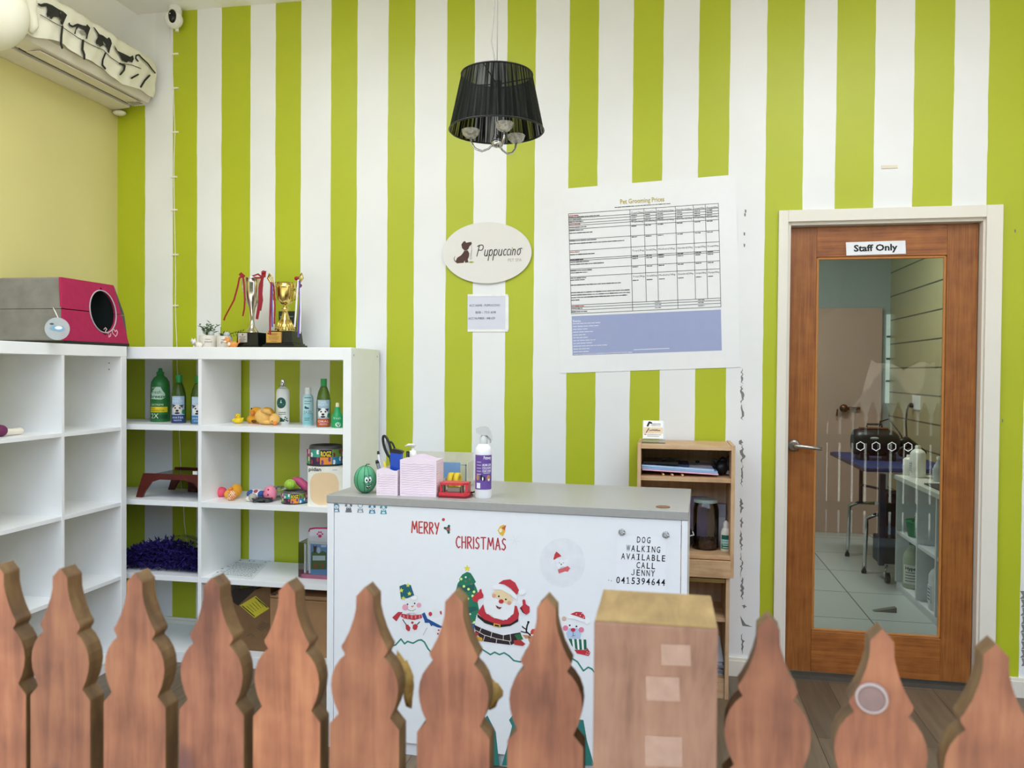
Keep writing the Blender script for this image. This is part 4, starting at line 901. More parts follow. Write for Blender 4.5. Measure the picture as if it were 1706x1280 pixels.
bottle('bottle', 'clear green bottle with a light blue label, half hidden by the shelf divider', 'bottle', 330, 707, -.26, 1.145, 79, CP_, LQ, CC_, CAPG, mk_art('b9cfdf', '3f7fb8', ('e9e7e4', '4b4a50'), 'WATER'), 'bottles on the upper shelf')
bottle('bottle', 'clear green bottle with a white dog on an orange and red label', 'bottle', 539, 711, -.275, 1.145, 79, [(r * .98, z) for r, z in CP_], LQ, CC_, CAPG, mk_art('9fb9c9', 'c4552b', ('eceae6', '3b3b3f'), 'ORAL'), 'bottles on the upper shelf')
def art_white(t, m):
    fn = wrapfn(10.8 * m + .0006); b = MB(print_mat('15554a'), fn); b.disc(-3 * m, 36 * m, 8 * m, 9 * m, 1, seg=28); b.use(print_mat('d7ece6')).poly([(x * m, y * m) for x, y in ((-4.5, 36), (-3, 40.5), (-2, 41), (-2.6, 38), (-.8, 36))], 2).rect(-7 * m, 33 * m, 1 * m, 33.8 * m, 2)
    b.use(print_mat('15554a')); b.poly([(x * m, y * m) for x, y in ((-9, 5), (-9, 10), (-3, 12), (2, 8), (3, 5))], 1)
    for x, y in ((4, 12), (7, 10), (6, 7), (9, 6), (3, 8.5)): b.disc(x * m, y * m, 1.3 * m, l=1)
    for y in (60, 64, 20, 17): b.rect(-7 * m, y * m, 5 * m, (y + .8) * m, 1, 4)
    b.build('print', t, local=True)
bottle('bottle', 'white bottle with a dark green round emblem and silver cap', 'bottle', 471, 707, -.18, 1.145, 75, [(10, 0), (10.8, 2), (10.8, 52), (10, 57), (6, 61), (3.6, 62.5)], WHITEP, [(3.6, 62), (4.2, 63), (4.2, 73), (3.6, 74.5)], SILVER, art_white, 'bottles on the upper shelf')
def art_aqua(t, m):
    fn = wrapfn(9 * m + .0006); b = MB(print_mat('8fc9cf'), fn); b.rect(-8.8 * m, 2 * m, 8.8 * m, 20 * m, 1, 10); b.use(print_mat('b8dde0')).rect(-8.8 * m, 20 * m, 8.8 * m, 44 * m, 1, 10)
    b.use(print_mat('24566a')); b.poly([(x * m, y * m) for x, y in ((-6, 29), (-5, 33), (-2, 31), (1, 30), (2, 28), (-3, 27.5))], 2); b.text('EASEL', -7 * m, 20 * m, 5 * m, 2, flip=False, width=14 * m)
    for y, w_ in ((46, 11), (40, 12), (36, 9), (12, 9), (9, 8)): b.rect(-6 * m, y * m, (-6 + w_) * m, (y + .9) * m, 2, 4)
    b.build('label', t, local=True)
bottle('bottle', 'pale aqua shampoo bottle with a white cap, left of the orange label bottle', 'bottle', 513, 709, -.215, 1.145, 62, [(8.5, 0), (9, 1.5), (9, 42), (8.4, 48), (5.4, 52)], M('aqua_plastic', 'b5dade', .3), [(4.8, 51), (5, 62), (4.6, 63)], WHITEP, art_aqua, 'bottles on the upper shelf')
def art_small(t, m):
    fn = wrapfn(10 * m + .0006); b = MB(print_mat('bfe3cf'), fn); b.text('fresh', -7 * m, 14 * m, 4 * m, 1, flip=False, width=13 * m); b.disc(1 * m, 5 * m, 4.5 * m, 4 * m, 1); b.use(print_mat('222222')).disc(0, 6 * m, 1 * m, l=2).disc(3 * m, 6 * m, 1 * m, l=2).disc(1.5 * m, 3.4 * m, 1.3 * m, 1 * m, 2); b.build('print', t, local=True)
bottle('bottle', 'small bright green bottle with a pale tip beside the shelf side panel', 'bottle', 562, 713, -.30, 1.145, 40, [(9.5, 0), (10, 2), (10, 16), (8, 22), (5, 26), (4.2, 34)], M('bright_green', '25a060', .3), [(3.2, 33), (3, 39), (2.4, 41)], M('ivory_tip', 'e9e0bd', .4), art_small, 'bottles on the upper shelf', capname='tip')

# ------------------------------------------------------------------ toys on the shelves
YEL = M('duck_yellow', 'f2d21f', .4); BEAK = M('beak_orange', 'e8863a', .5); TAN = M('plush_tan', 'e8b96a', .95, var=.1, bump=.3); ORY = M('plush_orange_yellow', 'eda934', .9, var=.08, bump=.2)
def P3(px, py, y): q = AY(px, py, y); return q
p = P3(397, 706, -.2); m_ = mpp((p.x, -.2, 1.145)); x, y, z = p.x, -.2, 1.145
t = thing('rubber_duck', 'small bright yellow rubber duck alone on the upper shelf', 'toy', (x, y, z))
b = MB(YEL); b.ell((x, y, z + 5.5 * m_), (8.5 * m_, 7 * m_, 5.5 * m_)); b.ell((x - .3 * m_, y - 1 * m_, z + 12.5 * m_), 4.6 * m_); b.tube([(x + 6 * m_, y, z + 7 * m_), (x + 9.5 * m_, y, z + 10 * m_)], [3 * m_, .8 * m_], 8); b.ell((x - 7 * m_, y - 3 * m_, z + 6 * m_), (3 * m_, 2 * m_, 2.5 * m_), 10, 8); b.build('body', t)
b = MB(BEAK); b.ell((x - .5 * m_, y - 5.5 * m_, z + 11.5 * m_), (2 * m_, 2.4 * m_, .9 * m_), 10, 6); b.build('beak', t)
b = MB(BLACK)
for dx in (-2.2, 1.6): b.ell((x + dx * m_, y - 4.6 * m_, z + 14 * m_), .7 * m_, 6, 5)
b.build('eye', t)
x, y, z = P3(432, 706, -.16).x, -.16, 1.145; E = lambda px, py, dy=0: (AY(px, py, y + dy).x, y + dy, AY(px, py, y + dy).z)
t = thing('duck_toy', 'orange-yellow duck squeaky toy with an open orange beak, behind the tan plush duck', 'toy', (x, y, z))
b = MB(ORY); b.ell(E(423, 699), (.036, .03, .026)); b.ell(E(427, 686), (.034, .026, .024)); b.ell(E(445, 690, .02), (.04, .025, .035)); b.build('body', t)
b = MB(BEAK); b.ell(E(421, 688, -.028), (.012, .013, .012), 10, 8); b.build('beak', t)
b = MB(M('badge_brown', '6b4a1e', .6)); b.ell(E(423, 702, -.03), (.015, .004, .007), 12, 6); b.build('badge', t)
b = MB(BLACK); b.ell(E(419, 681, -.024), .004, 6, 5); b.build('eye', t)
y = -.25; t = thing('plush_duck', 'tan plush duck lying with its head to the right', 'toy', (P3(446, 706, y).x, y, z))
b = MB(TAN); b.ell(E(439, 694), (.042, .03, .038), bump=.03); b.ell(E(446, 703), (.03, .026, .013)); b.ell(E(457, 698), (.028, .026, .026), bump=.03); b.build('body', t)
b = MB(TAN); b.tube([E(436, 684, -.02), E(448, 686, -.03), E(452, 690, -.02)], [.008, .012, .004], 8); b.build('wing', t)
b = MB(BEAK); b.ell(E(458, 706, -.02), (.011, .012, .008), 10, 8); b.build('beak', t)
b = MB(BLACK); b.ell(E(453, 702, -.025), .003, 6, 5); b.build('eye', t)
# lower middle shelf
z = .78
def EE(y): return lambda px, py, dy=0: (AY(px, py, y + dy).x, y + dy, AY(px, py, y + dy).z)
bm = M('tray_mahogany', '5a2018', .35, var=.15, scale=20); tb = thing('tray_table', 'small dark red-brown folding tray table on the left shelf', 'tray table', (-2.45, -.2, z))
y0, y1 = -.335, -.06; x0, x1 = P3(226, 820, -.335).x, -2.192
for yy in (y0, y1 - .012):
    pr_ = [(x0, 0), (x0 + .035, 0), (x0 + .05, .03), (x0 + .085, .078), (x0 + .13, .092), (x1 - .1, .092), (x1 - .05, .08), (x1 - .022, .045), (x1 - .012, 0), (x1, 0), (x1, .12), (x0 + .04, .12), (x0 + .02, .06)]
    MB(bm).prism(pr_, (0, yy, z), (1, 0, 0), (0, 0, 1), (0, .012, 0)).build('leg_frame', tb, bevel=.002)
MB(M('tray_dark_glossy', '2a1512', .15)).box(x0 + .06, x1 - .004, y0 + .012, y1 - .012, z + .10, z + .112).build('tabletop', tb)
b = MB(bm)
for yy in (y0 + .03, y1 - .05): b.box(x0 + .14, x0 + .19, yy, yy + .012, z, z + .1) if yy > -.2 else None
b.build('leg', tb)
q = AY(326, 788, -.33); MB(M('white_tag', 'efefef', .5)).box(q.x - .012, q.x + .012, -.336, -.335, q.z - .008, q.z + .008).build('sticker', tb)
e = EE(-.22); b = MB(M('coral_pink', 'ee5570', .4)); b.ell(e(369, 820), (.027, .027, .026)); tag(b.build('toy_ball'), 'coral pink toy ball at the left end of the middle shelf', 'ball')
e = EE(-.27); t = thing('squeaky_toy', 'orange-yellow squeaky toy lying beside the coral pink ball', 'toy', (e(390, 826)[0], -.27, z))
b = MB(ORY); b.ell(e(385, 824), (.034, .03, .026)); b.ell(e(394, 817, .03), (.026, .03, .032)); b.build('body', t)
b = MB(BEAK); b.ell(e(384, 815, -.01), (.012, .012, .009), 10, 8); b.build('crest', t)
e = EE(-.325); t = thing('checked_toy', 'small orange and cream checked toy in front of the orange-yellow toy', 'toy', (e(386, 829)[0], -.325, z))
def checks():
    m, tt, bb = nodes('orange_checks'); co = N(tt, 'ShaderNodeTexCoord'); ck = N(tt, 'ShaderNodeTexChecker'); ck.inputs['Scale'].default_value = 140
    ck.inputs['Color1'].default_value = (*lin('d9703c'), 1); ck.inputs['Color2'].default_value = (*lin('f1d3a8'), 1); tt.links.new(co.outputs['Object'], ck.inputs['Vector']); tt.links.new(ck.outputs[0], bb.inputs['Base Color']); bb.inputs['Roughness'].default_value = .8; return m
b = MB(checks()); b.ell(e(386, 825), (.021, .018, .022)); b.ell(e(383, 830), (.017, .016, .009)); b.build('body', t)
e = EE(-.25); b = MB(M('foil_bag_white', 'e4e6ea', .35, bump=.3, scale=60)); c = e(428, 824); b.ell((c[0], c[1], z + .025), (.05, .03, .025), 24, 12, .05, 4)
b.use(print_mat('33549b')).ell((c[0] - .022, c[1] - .012, z + .026), (.024, .02, .021), 14, 8).ell((c[0] + .03, c[1] - .012, z + .025), (.02, .02, .02), 14, 8).use(print_mat('b44a52')).ell((c[0] + .004, c[1] - .016, z + .04), (.012, .014, .01), 10, 6)
tag(b.build('treat_packet'), 'crumpled white and blue packet behind the mushroom toy', 'packet')
e = EE(-.325); t = thing('mushroom_toy', 'cream mushroom shaped toy lying on its side', 'toy', (e(418, 832)[0], -.325, z)); b = MB(M('cream_vinyl', 'e6e0d2', .6)); c = e(416, 832); b.ell((c[0], c[1], z + .014), (.02, .016, .014)); b.build('stem', t); b = MB(M('grey_vinyl', 'b3aea0', .6)); b.ell((c[0] + .016, c[1] - .002, z + .022), (.02, .02, .02)); b.build('cap', t)
e = EE(-.33); b = MB(M('mesh_dark', '4c4f50', .7, var=.3, scale=150)); c = e(437, 834); rnd = random.Random(2)
for k in range(26):
    pth = [(c[0] + rnd.uniform(-.05, .045), c[1] + rnd.uniform(-.025, .03), z + .0035 + rnd.uniform(0, .018)) for _ in range(4)]; b.tube(pth, .003, 5)
tag(b.build('rope_tangle'), 'tangle of dark grey mesh cord in front of the pink ball', 'cord')
e = EE(-.29); t = thing('spotted_ball', 'pink spotted egg-shaped ball in the middle of the lower shelf', 'ball', (e(450, 825)[0], -.29, z)); b = MB(M('ball_pink', 'ee8fa9', .45)); c = e(450, 824); c = (c[0], c[1], z + .038); b.ell(c, (.032, .032, .038)); b.build('body', t)
b = MB(M('ball_spot', 'b22a44', .5))
for dx, dz in ((.004, .022), (.005, -.002), (-.02, .012), (-.018, -.016), (.02, -.018)):
    yy = -math.sqrt(max(0, 1 - (dx / .032) ** 2 - (dz / .038) ** 2)) * .032; b.ell((c[0] + dx, c[1] + yy, c[2] + dz), .0045, 8, 6)
b.build('spot', t)
e = EE(-.2); b = MB(glass('clear_bag', (.9, .92, .92), 2, .15)); c = e(465, 826); b.ell((c[0], c[1], z + .03), (.055, .05, .03), 16, 10, .12, 5); tag(b.build('clear_wrapper'), 'crumpled clear wrapper behind the pink spotted ball', 'wrapper')
def bowl(name, label, px, py, y, z, rpx, hpx, rot=0):
    p = AY(px, py, y); m = mpp((p.x, y, z)); r, h = rpx * m, hpx * m
    t = thing(name, label, 'bowl', (p.x, y, z), facing(p.x, y) + rot, 'patterned pet bowls')
    b = MB(M('bowl_rubber_dark', '2e3030', .5)); b.lathe([(r, 0), (r * 1.01, h * .06), (r, h * .1)], seg=36); b.build('rubber_base', t, local=True)
    b = MB(M('bowl_clear_wall', 'b9b2ae', .25)); b.lathe([(r, h * .1), (r * .985, h * .6), (r * .9, h * .82)], seg=36, caps=False); b.build('wall', t, local=True)
    b = MB(M('bowl_inner_grey', '5b5856', .35)); b.lathe([(r * .9, h * .82), (r * .84, h), (r * .78, h), (r * .7, h * .4), (0, h * .3)], seg=36); b.build('rim', t, local=True)
    fn0 = wrapfn(r * .995); fn = lambda x, yy, l: fn0(x, yy, l + 1)
    cols = ['3b9c88', '22222c', '7a9c3e', 'd0783a', '4a3a6a', 'c8447a']; w = r * .62; cells = MB(print_mat(cols[0]), fn)
    TP_ = {(-1, 1): ('3b9c88', 'f0f2ee'), (0, 1): ('1c1c28', None), (1, 1): ('6f9a3c', '8a2f3a'), (-1, 0): ('3a2a44', 'a83a4a'), (0, 0): ('e08a2e', '6a3a8a'), (1, 0): ('2f86b0', 'eef2f0'), (-2, 1): ('b04a6a', 'e8e6ec'), (-2, 0): ('4f9a6a', 'f0e0a0'), (2, 1): ('c8447a', 'f0f0f0'), (2, 0): ('7a4a9a', 'f0d060')}
    for (k, j), (cb_1, cb_2) in TP_.items():
        z0 = h * (.1 + .36 * j); cells.use(print_mat(cb_1)).rect(k * w - w / 2, z0, k * w + w / 2, z0 + h * .36, 1, 4)
        if cb_2:
            cells.use(print_mat(cb_2)); cx_, cz_ = k * w, z0 + h * .18
            cells.stroke([(cx_ - w * .26, cz_ - h * .06), (cx_ + w * .26, cz_ + h * .06)], h * .075, 2)
            for sx_ in (-1, 1):
                for dz in (-.055, .055): cells.disc(cx_ + sx_ * w * .3, cz_ + sx_ * h * .07 + dz * h, h * .06, l=2, seg=10)
    cells.use(print_mat('f0cf35')).text('ROGZ', 0, h * .5, h * .25, 2, align='CENTER', flip=False, width=w * .9, bold=.03); cells.build('pattern', t, local=True); return t
bowl('pet_bowl', 'small patterned pet bowl holding a green ball and pink toy', 491, 838, -.3, z, 21.5, 21)
e = EE(-.29); b = MB(M('ball_lime', '9dc53a', .5)); c = e(485, 811); b.ell((c[0], -.3, z + .085), (.027, .027, .025)); b.use(M('ball_lime_line', 'b9d86a', .5))
for k in range(6): b.tube([(c[0] + .0272 * math.sin(R(a)) * math.cos(R(k * 30)), -.3 + .0272 * math.sin(R(a)) * math.sin(R(k * 30)), z + .085 + .0252 * math.cos(R(a))) for a in range(0, 360, 20)], .0009, 5, True)
tag(b.build('toy_ball'), 'lime green ribbed ball in the small patterned bowl', 'ball')
e = EE(-.25); b = MB(M('toy_pink', 'd85a8c', .5)); pts = [(485, 801), (492, 799), (499, 802), (506, 808), (510, 814), (512, 821)]; b.tube([e(*q) for q in pts], [.006, .014, .019, .021, .018, .008], 12); tag(b.build('curved_toy'), 'curved pink toy lying behind the lime green ball', 'toy')
# white box with the peach shape and the big bowl on it
q0, q1 = AY(512.5, 841, -.35), AY(568, 841, -.35); XB0, XB1 = q0.x, AX1 - .043; ZB_ = z
zt_ = AY(513, 777, -.35).z
bx = thing('product_box', 'white product box with a rounded peach shape under the big bowl', 'box', ((XB0 + XB1) / 2, -.28, z)); MB(M('box_card_white', 'e9e6dc', .5)).box(XB0, XB1, -.35, -.17, z, zt_).build('carton', bx)
fnb = planefn((0, -.3503, 0), (0, -1, 0)); b = MB(print_mat('e6c9a1'), fnb); cx_, cy_ = 540.5, 814.5
b.poly([(cx_ + 24 * (abs(math.cos(R(a))) ** .62) * (1 if math.cos(R(a)) >= 0 else -1), cy_ + 27 * (abs(math.sin(R(a))) ** .62) * (1 if math.sin(R(a)) >= 0 else -1)) for a in range(0, 360, 8)])
b.use(print_mat('1c1c22')).text('pidan', 514, 784.8, 6, 1, R(1.2), bold=.02, width=21); b.use(print_mat('8a8a8a')).rect(554, 783, 562, 783.7); b.build('print', bx)
bowl('pet_bowl', 'big patterned pet bowl sitting on the white product box', 543, 777, -.262, zt_, 31, 33)
# lower shelves
z = .418
BOA = M('feather_purple', '241262', .9, var=.35, scale=60); rnd = random.Random(9)
b = MB(BOA); xa, xb = P3(205, 930, -.25).x, ADV - .016
for k in range(4200):
    t_ = rnd.random(); u_ = rnd.random(); hh = .135 * (1 - .55 * (2 * t_ - .9) ** 2 * .9) * 1.0
    c = Vector((xa + .03 + (xb - xa - .06) * t_, -.27 + rnd.uniform(-.06, .1), z + .012 + (hh - .02) * rnd.random()))
    d = Vector((rnd.uniform(-1, 1), rnd.uniform(-1, .5), rnd.uniform(-.5, .8))).normalized(); L_ = rnd.uniform(.018, .04)
    if c.x + d.x * L_ > xb - .004: d.x = -abs(d.x)
    if (c + d * L_).z < z + .002: d.z = abs(d.z)
    leaf(b, c, d, L_, .0048)
o = b.build('feather_boa'); tag(o, 'dark purple feather boa heaped on the lower left shelf', 'feather boa')
b = MB(glass('crinkled_film', (.86, .9, .9), 2.5, .12)); rnd = random.Random(4); pts = []
for i in range(9):
    for j in range(5): pts.append((-2.56 + .34 * i / 8, -.19 + .035 * j + rnd.uniform(-.01, .01), z + .16 * (1 - ((i - 4) / 6) ** 2) * (1 - .14 * j) + rnd.uniform(-.012, .012) - (.15 if j == 4 else 0)))
b.add(pts, [(i * 5 + j, i * 5 + j + 1, i * 5 + 6 + j, i * 5 + 5 + j) for i in range(8) for j in range(4)]); tag(b.build('plastic_bag'), 'crumpled clear plastic bag behind the purple feather boa', 'bag')
q = AZ(306, 948, z); b = MB(M('floral_scrap', '3c5a34', .8, var=.5, scale=120))
for k in range(14): leaf(b, (q.x + rnd.uniform(-.04, .04), q.y + rnd.uniform(-.01, .03), z + .004 + rnd.uniform(0, .008)), (rnd.uniform(-1, 1), rnd.uniform(-1, 1), .2), .02, .006)
b.use(M('scrap_white', 'd9dcd6', .8))
for k in range(7): leaf(b, (q.x + rnd.uniform(-.04, .04), q.y + rnd.uniform(-.01, .03), z + .01 + rnd.uniform(0, .006)), (rnd.uniform(-1, 1), rnd.uniform(-1, 1), .2), .014, .005)
tag(b.build('leaf_trim'), 'scrap of green and white leaf trim at the right end of the purple boa', 'trim')
PFZ = lambda zz: (lambda x, y, l: AZ(x, y, zz + l * .0003) )
sh = MB(M('paper_white', 'dfe3e4', .6, var=.02)); c4 = [AZ(*q, z + .0012) for q in ((394, 930), (449, 934), (420, 966), (352, 960))]
sh.add(c4 + [p - Vector((0, 0, .0012)) for p in c4], [(0, 1, 2, 3), (7, 6, 5, 4), (0, 4, 5, 1), (1, 5, 6, 2), (2, 6, 7, 3), (3, 7, 4, 0)])
sh.use(print_mat('3a3f3f')); 
def sp_(u, v): a = c4[0].lerp(c4[1], u); c = c4[3].lerp(c4[2], u); return a.lerp(c, v)
sh.fn = lambda u, v, l: sp_(u, v) + Vector((0, 0, l * .0004))
for x0, w_ in ((.1, .13), (.42, .07), (.56, .06), (.9, .06)): sh.poly([(x0, .15), (x0 + w_ * .5, .06), (x0 + w_, .15), (x0 + w_ * .5, .11)])
rnd = random.Random(8)
for k in range(11):
    v = .24 + k * .062; u = .07 + (.1 if k % 4 else 0)
    if k % 3 == 0: sh.rect(.0, v - .01, .05, v + .02)
    while u < .9:
        d = rnd.uniform(.03, .1); sh.rect(u, v, min(.93, u + d), v + .016); u += d + .02
tag(sh.build('printed_sheet'), 'printed white sheet lying flat on the lower right shelf', 'paper')
# clear bag of treats
x0, x1 = AY(497, 955, -.3).x, AX1 - .044; yb0, yb1 = -.3, -.2; zt2 = AY(500, 904, -.3).z; zh = AY(508, 884, -.3).z
bg_ = thing('treat_pouch', 'clear zip pouch with a pink edge, paw print and picture card', 'pouch', ((x0 + x1) / 2, -.25, z))
CL2 = glass('pouch_film', (.97, .98, .99), 1.5, .08); b = MB(CL2); b.box(x0, x1, yb0, yb1, z + .006, zt2); b.add([(x0 + .03, -.27, zt2), (x1, -.27, zt2), (x1, -.25, zh + .012), (x0 + .04, -.25, zh)], [(0, 1, 2, 3)]); b.build('film', bg_)
b = MB(M('pouch_header', 'e4dfe6', .5)); b.prism([(x0 + .034, zt2), (x1, zt2), (x1, zh + .01), (x0 + .042, zh)], (0, -.262, 0), (1, 0, 0), (0, 0, 1), (0, .002, 0)); b.build('header', bg_)
PKE = M('pouch_pink', 'd6336c', .5); b = MB(PKE); b.tube([(x0 + .036, -.262, zh - .012), (x0 + .04, -.262, zh), (x0 + .07, -.262, zh + .006), (x1, -.262, zh + .012)], .004, 6); b.build('zip_edge', bg_)
b = MB(M('pouch_base_pink', 'e77b9c', .5)); b.box(x0 + .012, x1 - .002, yb0 + .006, yb1 - .006, z, z + .018); b.build('base', bg_)
fnp = planefn((0, -.2628, 0), (0, -1, 0)); b = MB(PKE, fnp)
b.disc(533, 893.5, 3, 2.6)
for dx, dy in ((-4, -2), (-1.6, -5), (1.6, -5), (4.2, -2)): b.disc(533 + dx, 892 + dy, 1.3, 1.6)
b.build('paw_print', bg_)
b = MB(print_mat('6f9fd0')); b.box(AY(518, 900, -.29).x, x1 - .002, -.291, -.289, z + .02, zt2 - .006); fnc = planefn((0, -.2914, 0), (0, -1, 0)); b.fn = fnc
b.use(print_mat('47723a')).poly([(519, 921), (524, 917), (531, 923), (537, 918), (544, 921), (544, 949), (518, 949)]); b.use(print_mat('dfe9ee')).rect(521, 926, 542, 934, 2)
b.use(print_mat('8a5a30')).disc(526, 943, 4, 5, 2).disc(537, 943, 3.4, 5, 2); b.use(print_mat('3a2c26')).poly([(522, 908), (525, 911), (528, 908), (526, 921), (523, 921)], 2); b.use(print_mat('cfdbe6')).rect(535, 908, 544, 912, 2).disc(531, 917, 3, 5, 2); b.build('picture_card', bg_)
b = MB(M('tube_white', 'e9edf0', .4))
for xx in (x0 + .022, x0 + .045): b.cyl(.006, z + .02, zt2 - .01, (xx, -.27, 0), 12)
b.build('white_tube', bg_)
# floor level boxes in the shelf unit
z = .055; CARD = M('cardboard', 'a87f58', .75, var=.06, scale=20)
def crate(name, label, pts, mat, cat_='box', rx=(0, 0, 0), bevel=.002):
    pass
cbx = thing('cardboard_box', 'plain brown cardboard box standing upright beside the counter end', 'box', (-1.6, -.2, z), 0, 'cardboard boxes in the bottom cell')
xl = AY(450, 1000, -.33).x; xr = AX1 - .044; ztop = AY(455, 990, -.33).z
MB(CARD).box(xl, xr, -.33, -.06, z, ztop).build('carton', cbx, bevel=.002); b = MB(CARD); b.prism([(xl + .003, -.33), (xr - .003, -.33), (xr - .003, -.2), (xl + .003, -.2)], (0, 0, ztop), (1, 0, 0), (0, 1, .06), (0, 0, .003)); b.build('flap', cbx)
b = MB(M('tape_dark', '3a2a20', .4)); b.box(xl + .004, xl + .03, -.3315, -.33, ztop - .006, ztop + .0025); b.build('tape', cbx)
tb_ = thing('cardboard_box', 'tilted dark cardboard box with a yellow shipping label', 'box', (-1.93, -.2, z), 0, 'cardboard boxes in the bottom cell')
DC = M('cardboard_dark', '7a5a3a', .75, var=.08, scale=20)
Pq = [AY(312, 1064, -.3), AY(368, 1000, -.3), AY(447, 976, -.3), AY(449, 1070, -.3)]
a0, a1, a2, a3 = [(-2.155, .20), (-1.99, .30), (-1.735, .385), (-1.735, z)] and [(p.x, p.z) for p in Pq]
top = [(ADV + .02, z), (ADV + .02, a0[1]), (a1[0], a1[1]), (a2[0], a2[1]), (xl - .008, a2[1] - .005), (xl - .008, z)]
b = MB(DC); b.prism(top, (0, -.31, 0), (1, 0, 0), (0, 0, 1), (0, .22, 0)); b.build('carton', tb_, bevel=.002)
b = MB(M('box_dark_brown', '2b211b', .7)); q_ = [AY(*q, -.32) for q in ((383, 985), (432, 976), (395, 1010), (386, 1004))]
b.prism([(p.x, p.z) for p in q_], (0, -.3115, 0), (1, 0, 0), (0, 0, 1), (0, .001, 0)); b.build('dark_flap', tb_)  # thin dark brown piece on the carton front
fnl = planefn((0, -.3115, 0), (0, -1, 0)); b = MB(print_mat('cdbd34'), fnl); b.poly([(399.5, 1009), (426, 993), (449, 1014), (424, 1030)], 1); b.use(print_mat('2b2a18'))
b.stroke([(426, 996), (445, 1012)], 1.6, 2); b.stroke([(404, 1010), (424, 1027)], 1.6, 2)
for k in range(5): b.stroke([(411 + k * 4.6, 1010 - k * 2.6), (423 + k * 4, 1020.5 - k * 2.4)], .7, 2)
b.build('shipping_label', tb_)
b = MB(print_mat('59483d'), fnl); 
for k in range(5): b.stroke([(428 + k * 2, 1046 - k * 2.6), (436 + k * 3.6, 1051 - k * 2.2)], 1, 1)
b.stroke([(410, 1060), (418, 1056), (424, 1062)], .8, 1); b.build('printed_mark', tb_)
qa = AY(425, 978, -.22); b = MB(M('white_paper', 'd5d6d8', .6)); b.prism([(0, 0), (.085, .03), (.06, .038), (.02, .035)], (qa.x - .02, -.3, qa.z - .04), (1, 0, 0), (0, 0, 1), (0, .002, 0)); tag(b.build('paper_scrap'), 'white paper corner sticking up behind the tilted cardboard box', 'paper')
# bone toy in the square unit
z = 1.137; q = AX(30, 716, -2.62); t = thing('bone_toy', 'cream toy bone with a purple end on the square unit shelf', 'toy', (-2.62, q.y - .05, z)); b = MB(M('bone_cream', 'e3dccb', .6)); b.tube([(-2.62, q.y - .075, z + .018), (-2.62, q.y - .03, z + .016), (-2.62, q.y + .01, z + .016), (-2.62, q.y + .025, z + .016)], [.014, .013, .015, .008], 12); b.build('shaft', t)
b = MB(M('bone_purple', '6b2450', .6)); b.ell((-2.62, q.y - .09, z + .024), (.024, .028, .024)); b.build('knob', t)

# ------------------------------------------------------------------ things on the counter
z = .95
MEL = M('melon_green', '5aa67c', .6, var=.05); MELD = M('melon_stripe', '2f6b4c', .6)
x, y = -1.115, -.985; t = thing('watermelon_toy', 'green watermelon toy with a cartoon smiling face', 'toy', (x, y, z)); rx, rz = .042, .052; c = Vector((x, y, z + rz))
b = MB(MEL); b.ell(c, (rx, rx, rz), 28, 18); b.build('body', t)
b = MB(MELD)
for a in (-150, -115, -75, -50, 10, 60, 120): b.tube([c + Vector((rx * 1.004 * math.sin(R(th)) * math.cos(R(a)), rx * 1.004 * math.sin(R(th)) * math.sin(R(a)), rz * 1.004 * math.cos(R(th)))) for th in range(6, 175, 12)], .0012, 5)
b.tube([c + Vector((0, 0, rz - .002)), c + Vector((.006, -.004, rz + .006)), c + Vector((.018, -.004, rz + .006))], .002, 6); b.build('stripe', t)
fz = facing(x, y) + R(12)
def msph(u, v, l):
    d = Vector((math.sin(u) * math.cos(v), -math.cos(u) * math.cos(v), math.sin(v))); d.rotate(Matrix.Rotation(fz, 3, 'Z')); return c + Vector((d.x * rx, d.y * rx, d.z * rz)) * (1.006 + .003 * l)
b = MB(print_mat('f4f4f4'), msph); b.disc(-.12, .06, .15, .2, 1).disc(.2, .08, .15, .2, 1); b.use(print_mat('111111')).disc(-.08, .02, .06, .09, 2).disc(.2, .04, .06, .09, 2)
b.poly([(-.28, -.22), (-.1, -.36), (.15, -.38), (.42, -.2), (.36, -.42), (.22, -.62), (.02, -.66), (-.12, -.5)], 1); b.use(print_mat('f2f2f2')).poly([(-.16, -.36), (.02, -.42), (.2, -.42), (.36, -.32), (.3, -.44), (.1, -.5), (-.08, -.46)], 2); b.use(print_mat('b45a5a')).disc(.12, -.58, .1, .06, 2)
b.use(print_mat('1d3a2c')).stroke([(-.3, .3), (-.18, .36), (-.06, .3)], .04, 1).stroke([(.12, .34), (.24, .38), (.36, .3)], .04, 1).stroke([(-.42, -.12), (-.34, -.2), (-.26, -.2)], .035, 1).stroke([(.38, -.1), (.5, -.14), (.52, -.24)], .035, 1).stroke([(.02, -.08), (.08, -.16), (.16, -.08)], .035, 1); b.build('face', t)
PK = M('pale_pink_plastic', 'f0dfe9', .4, var=.03)
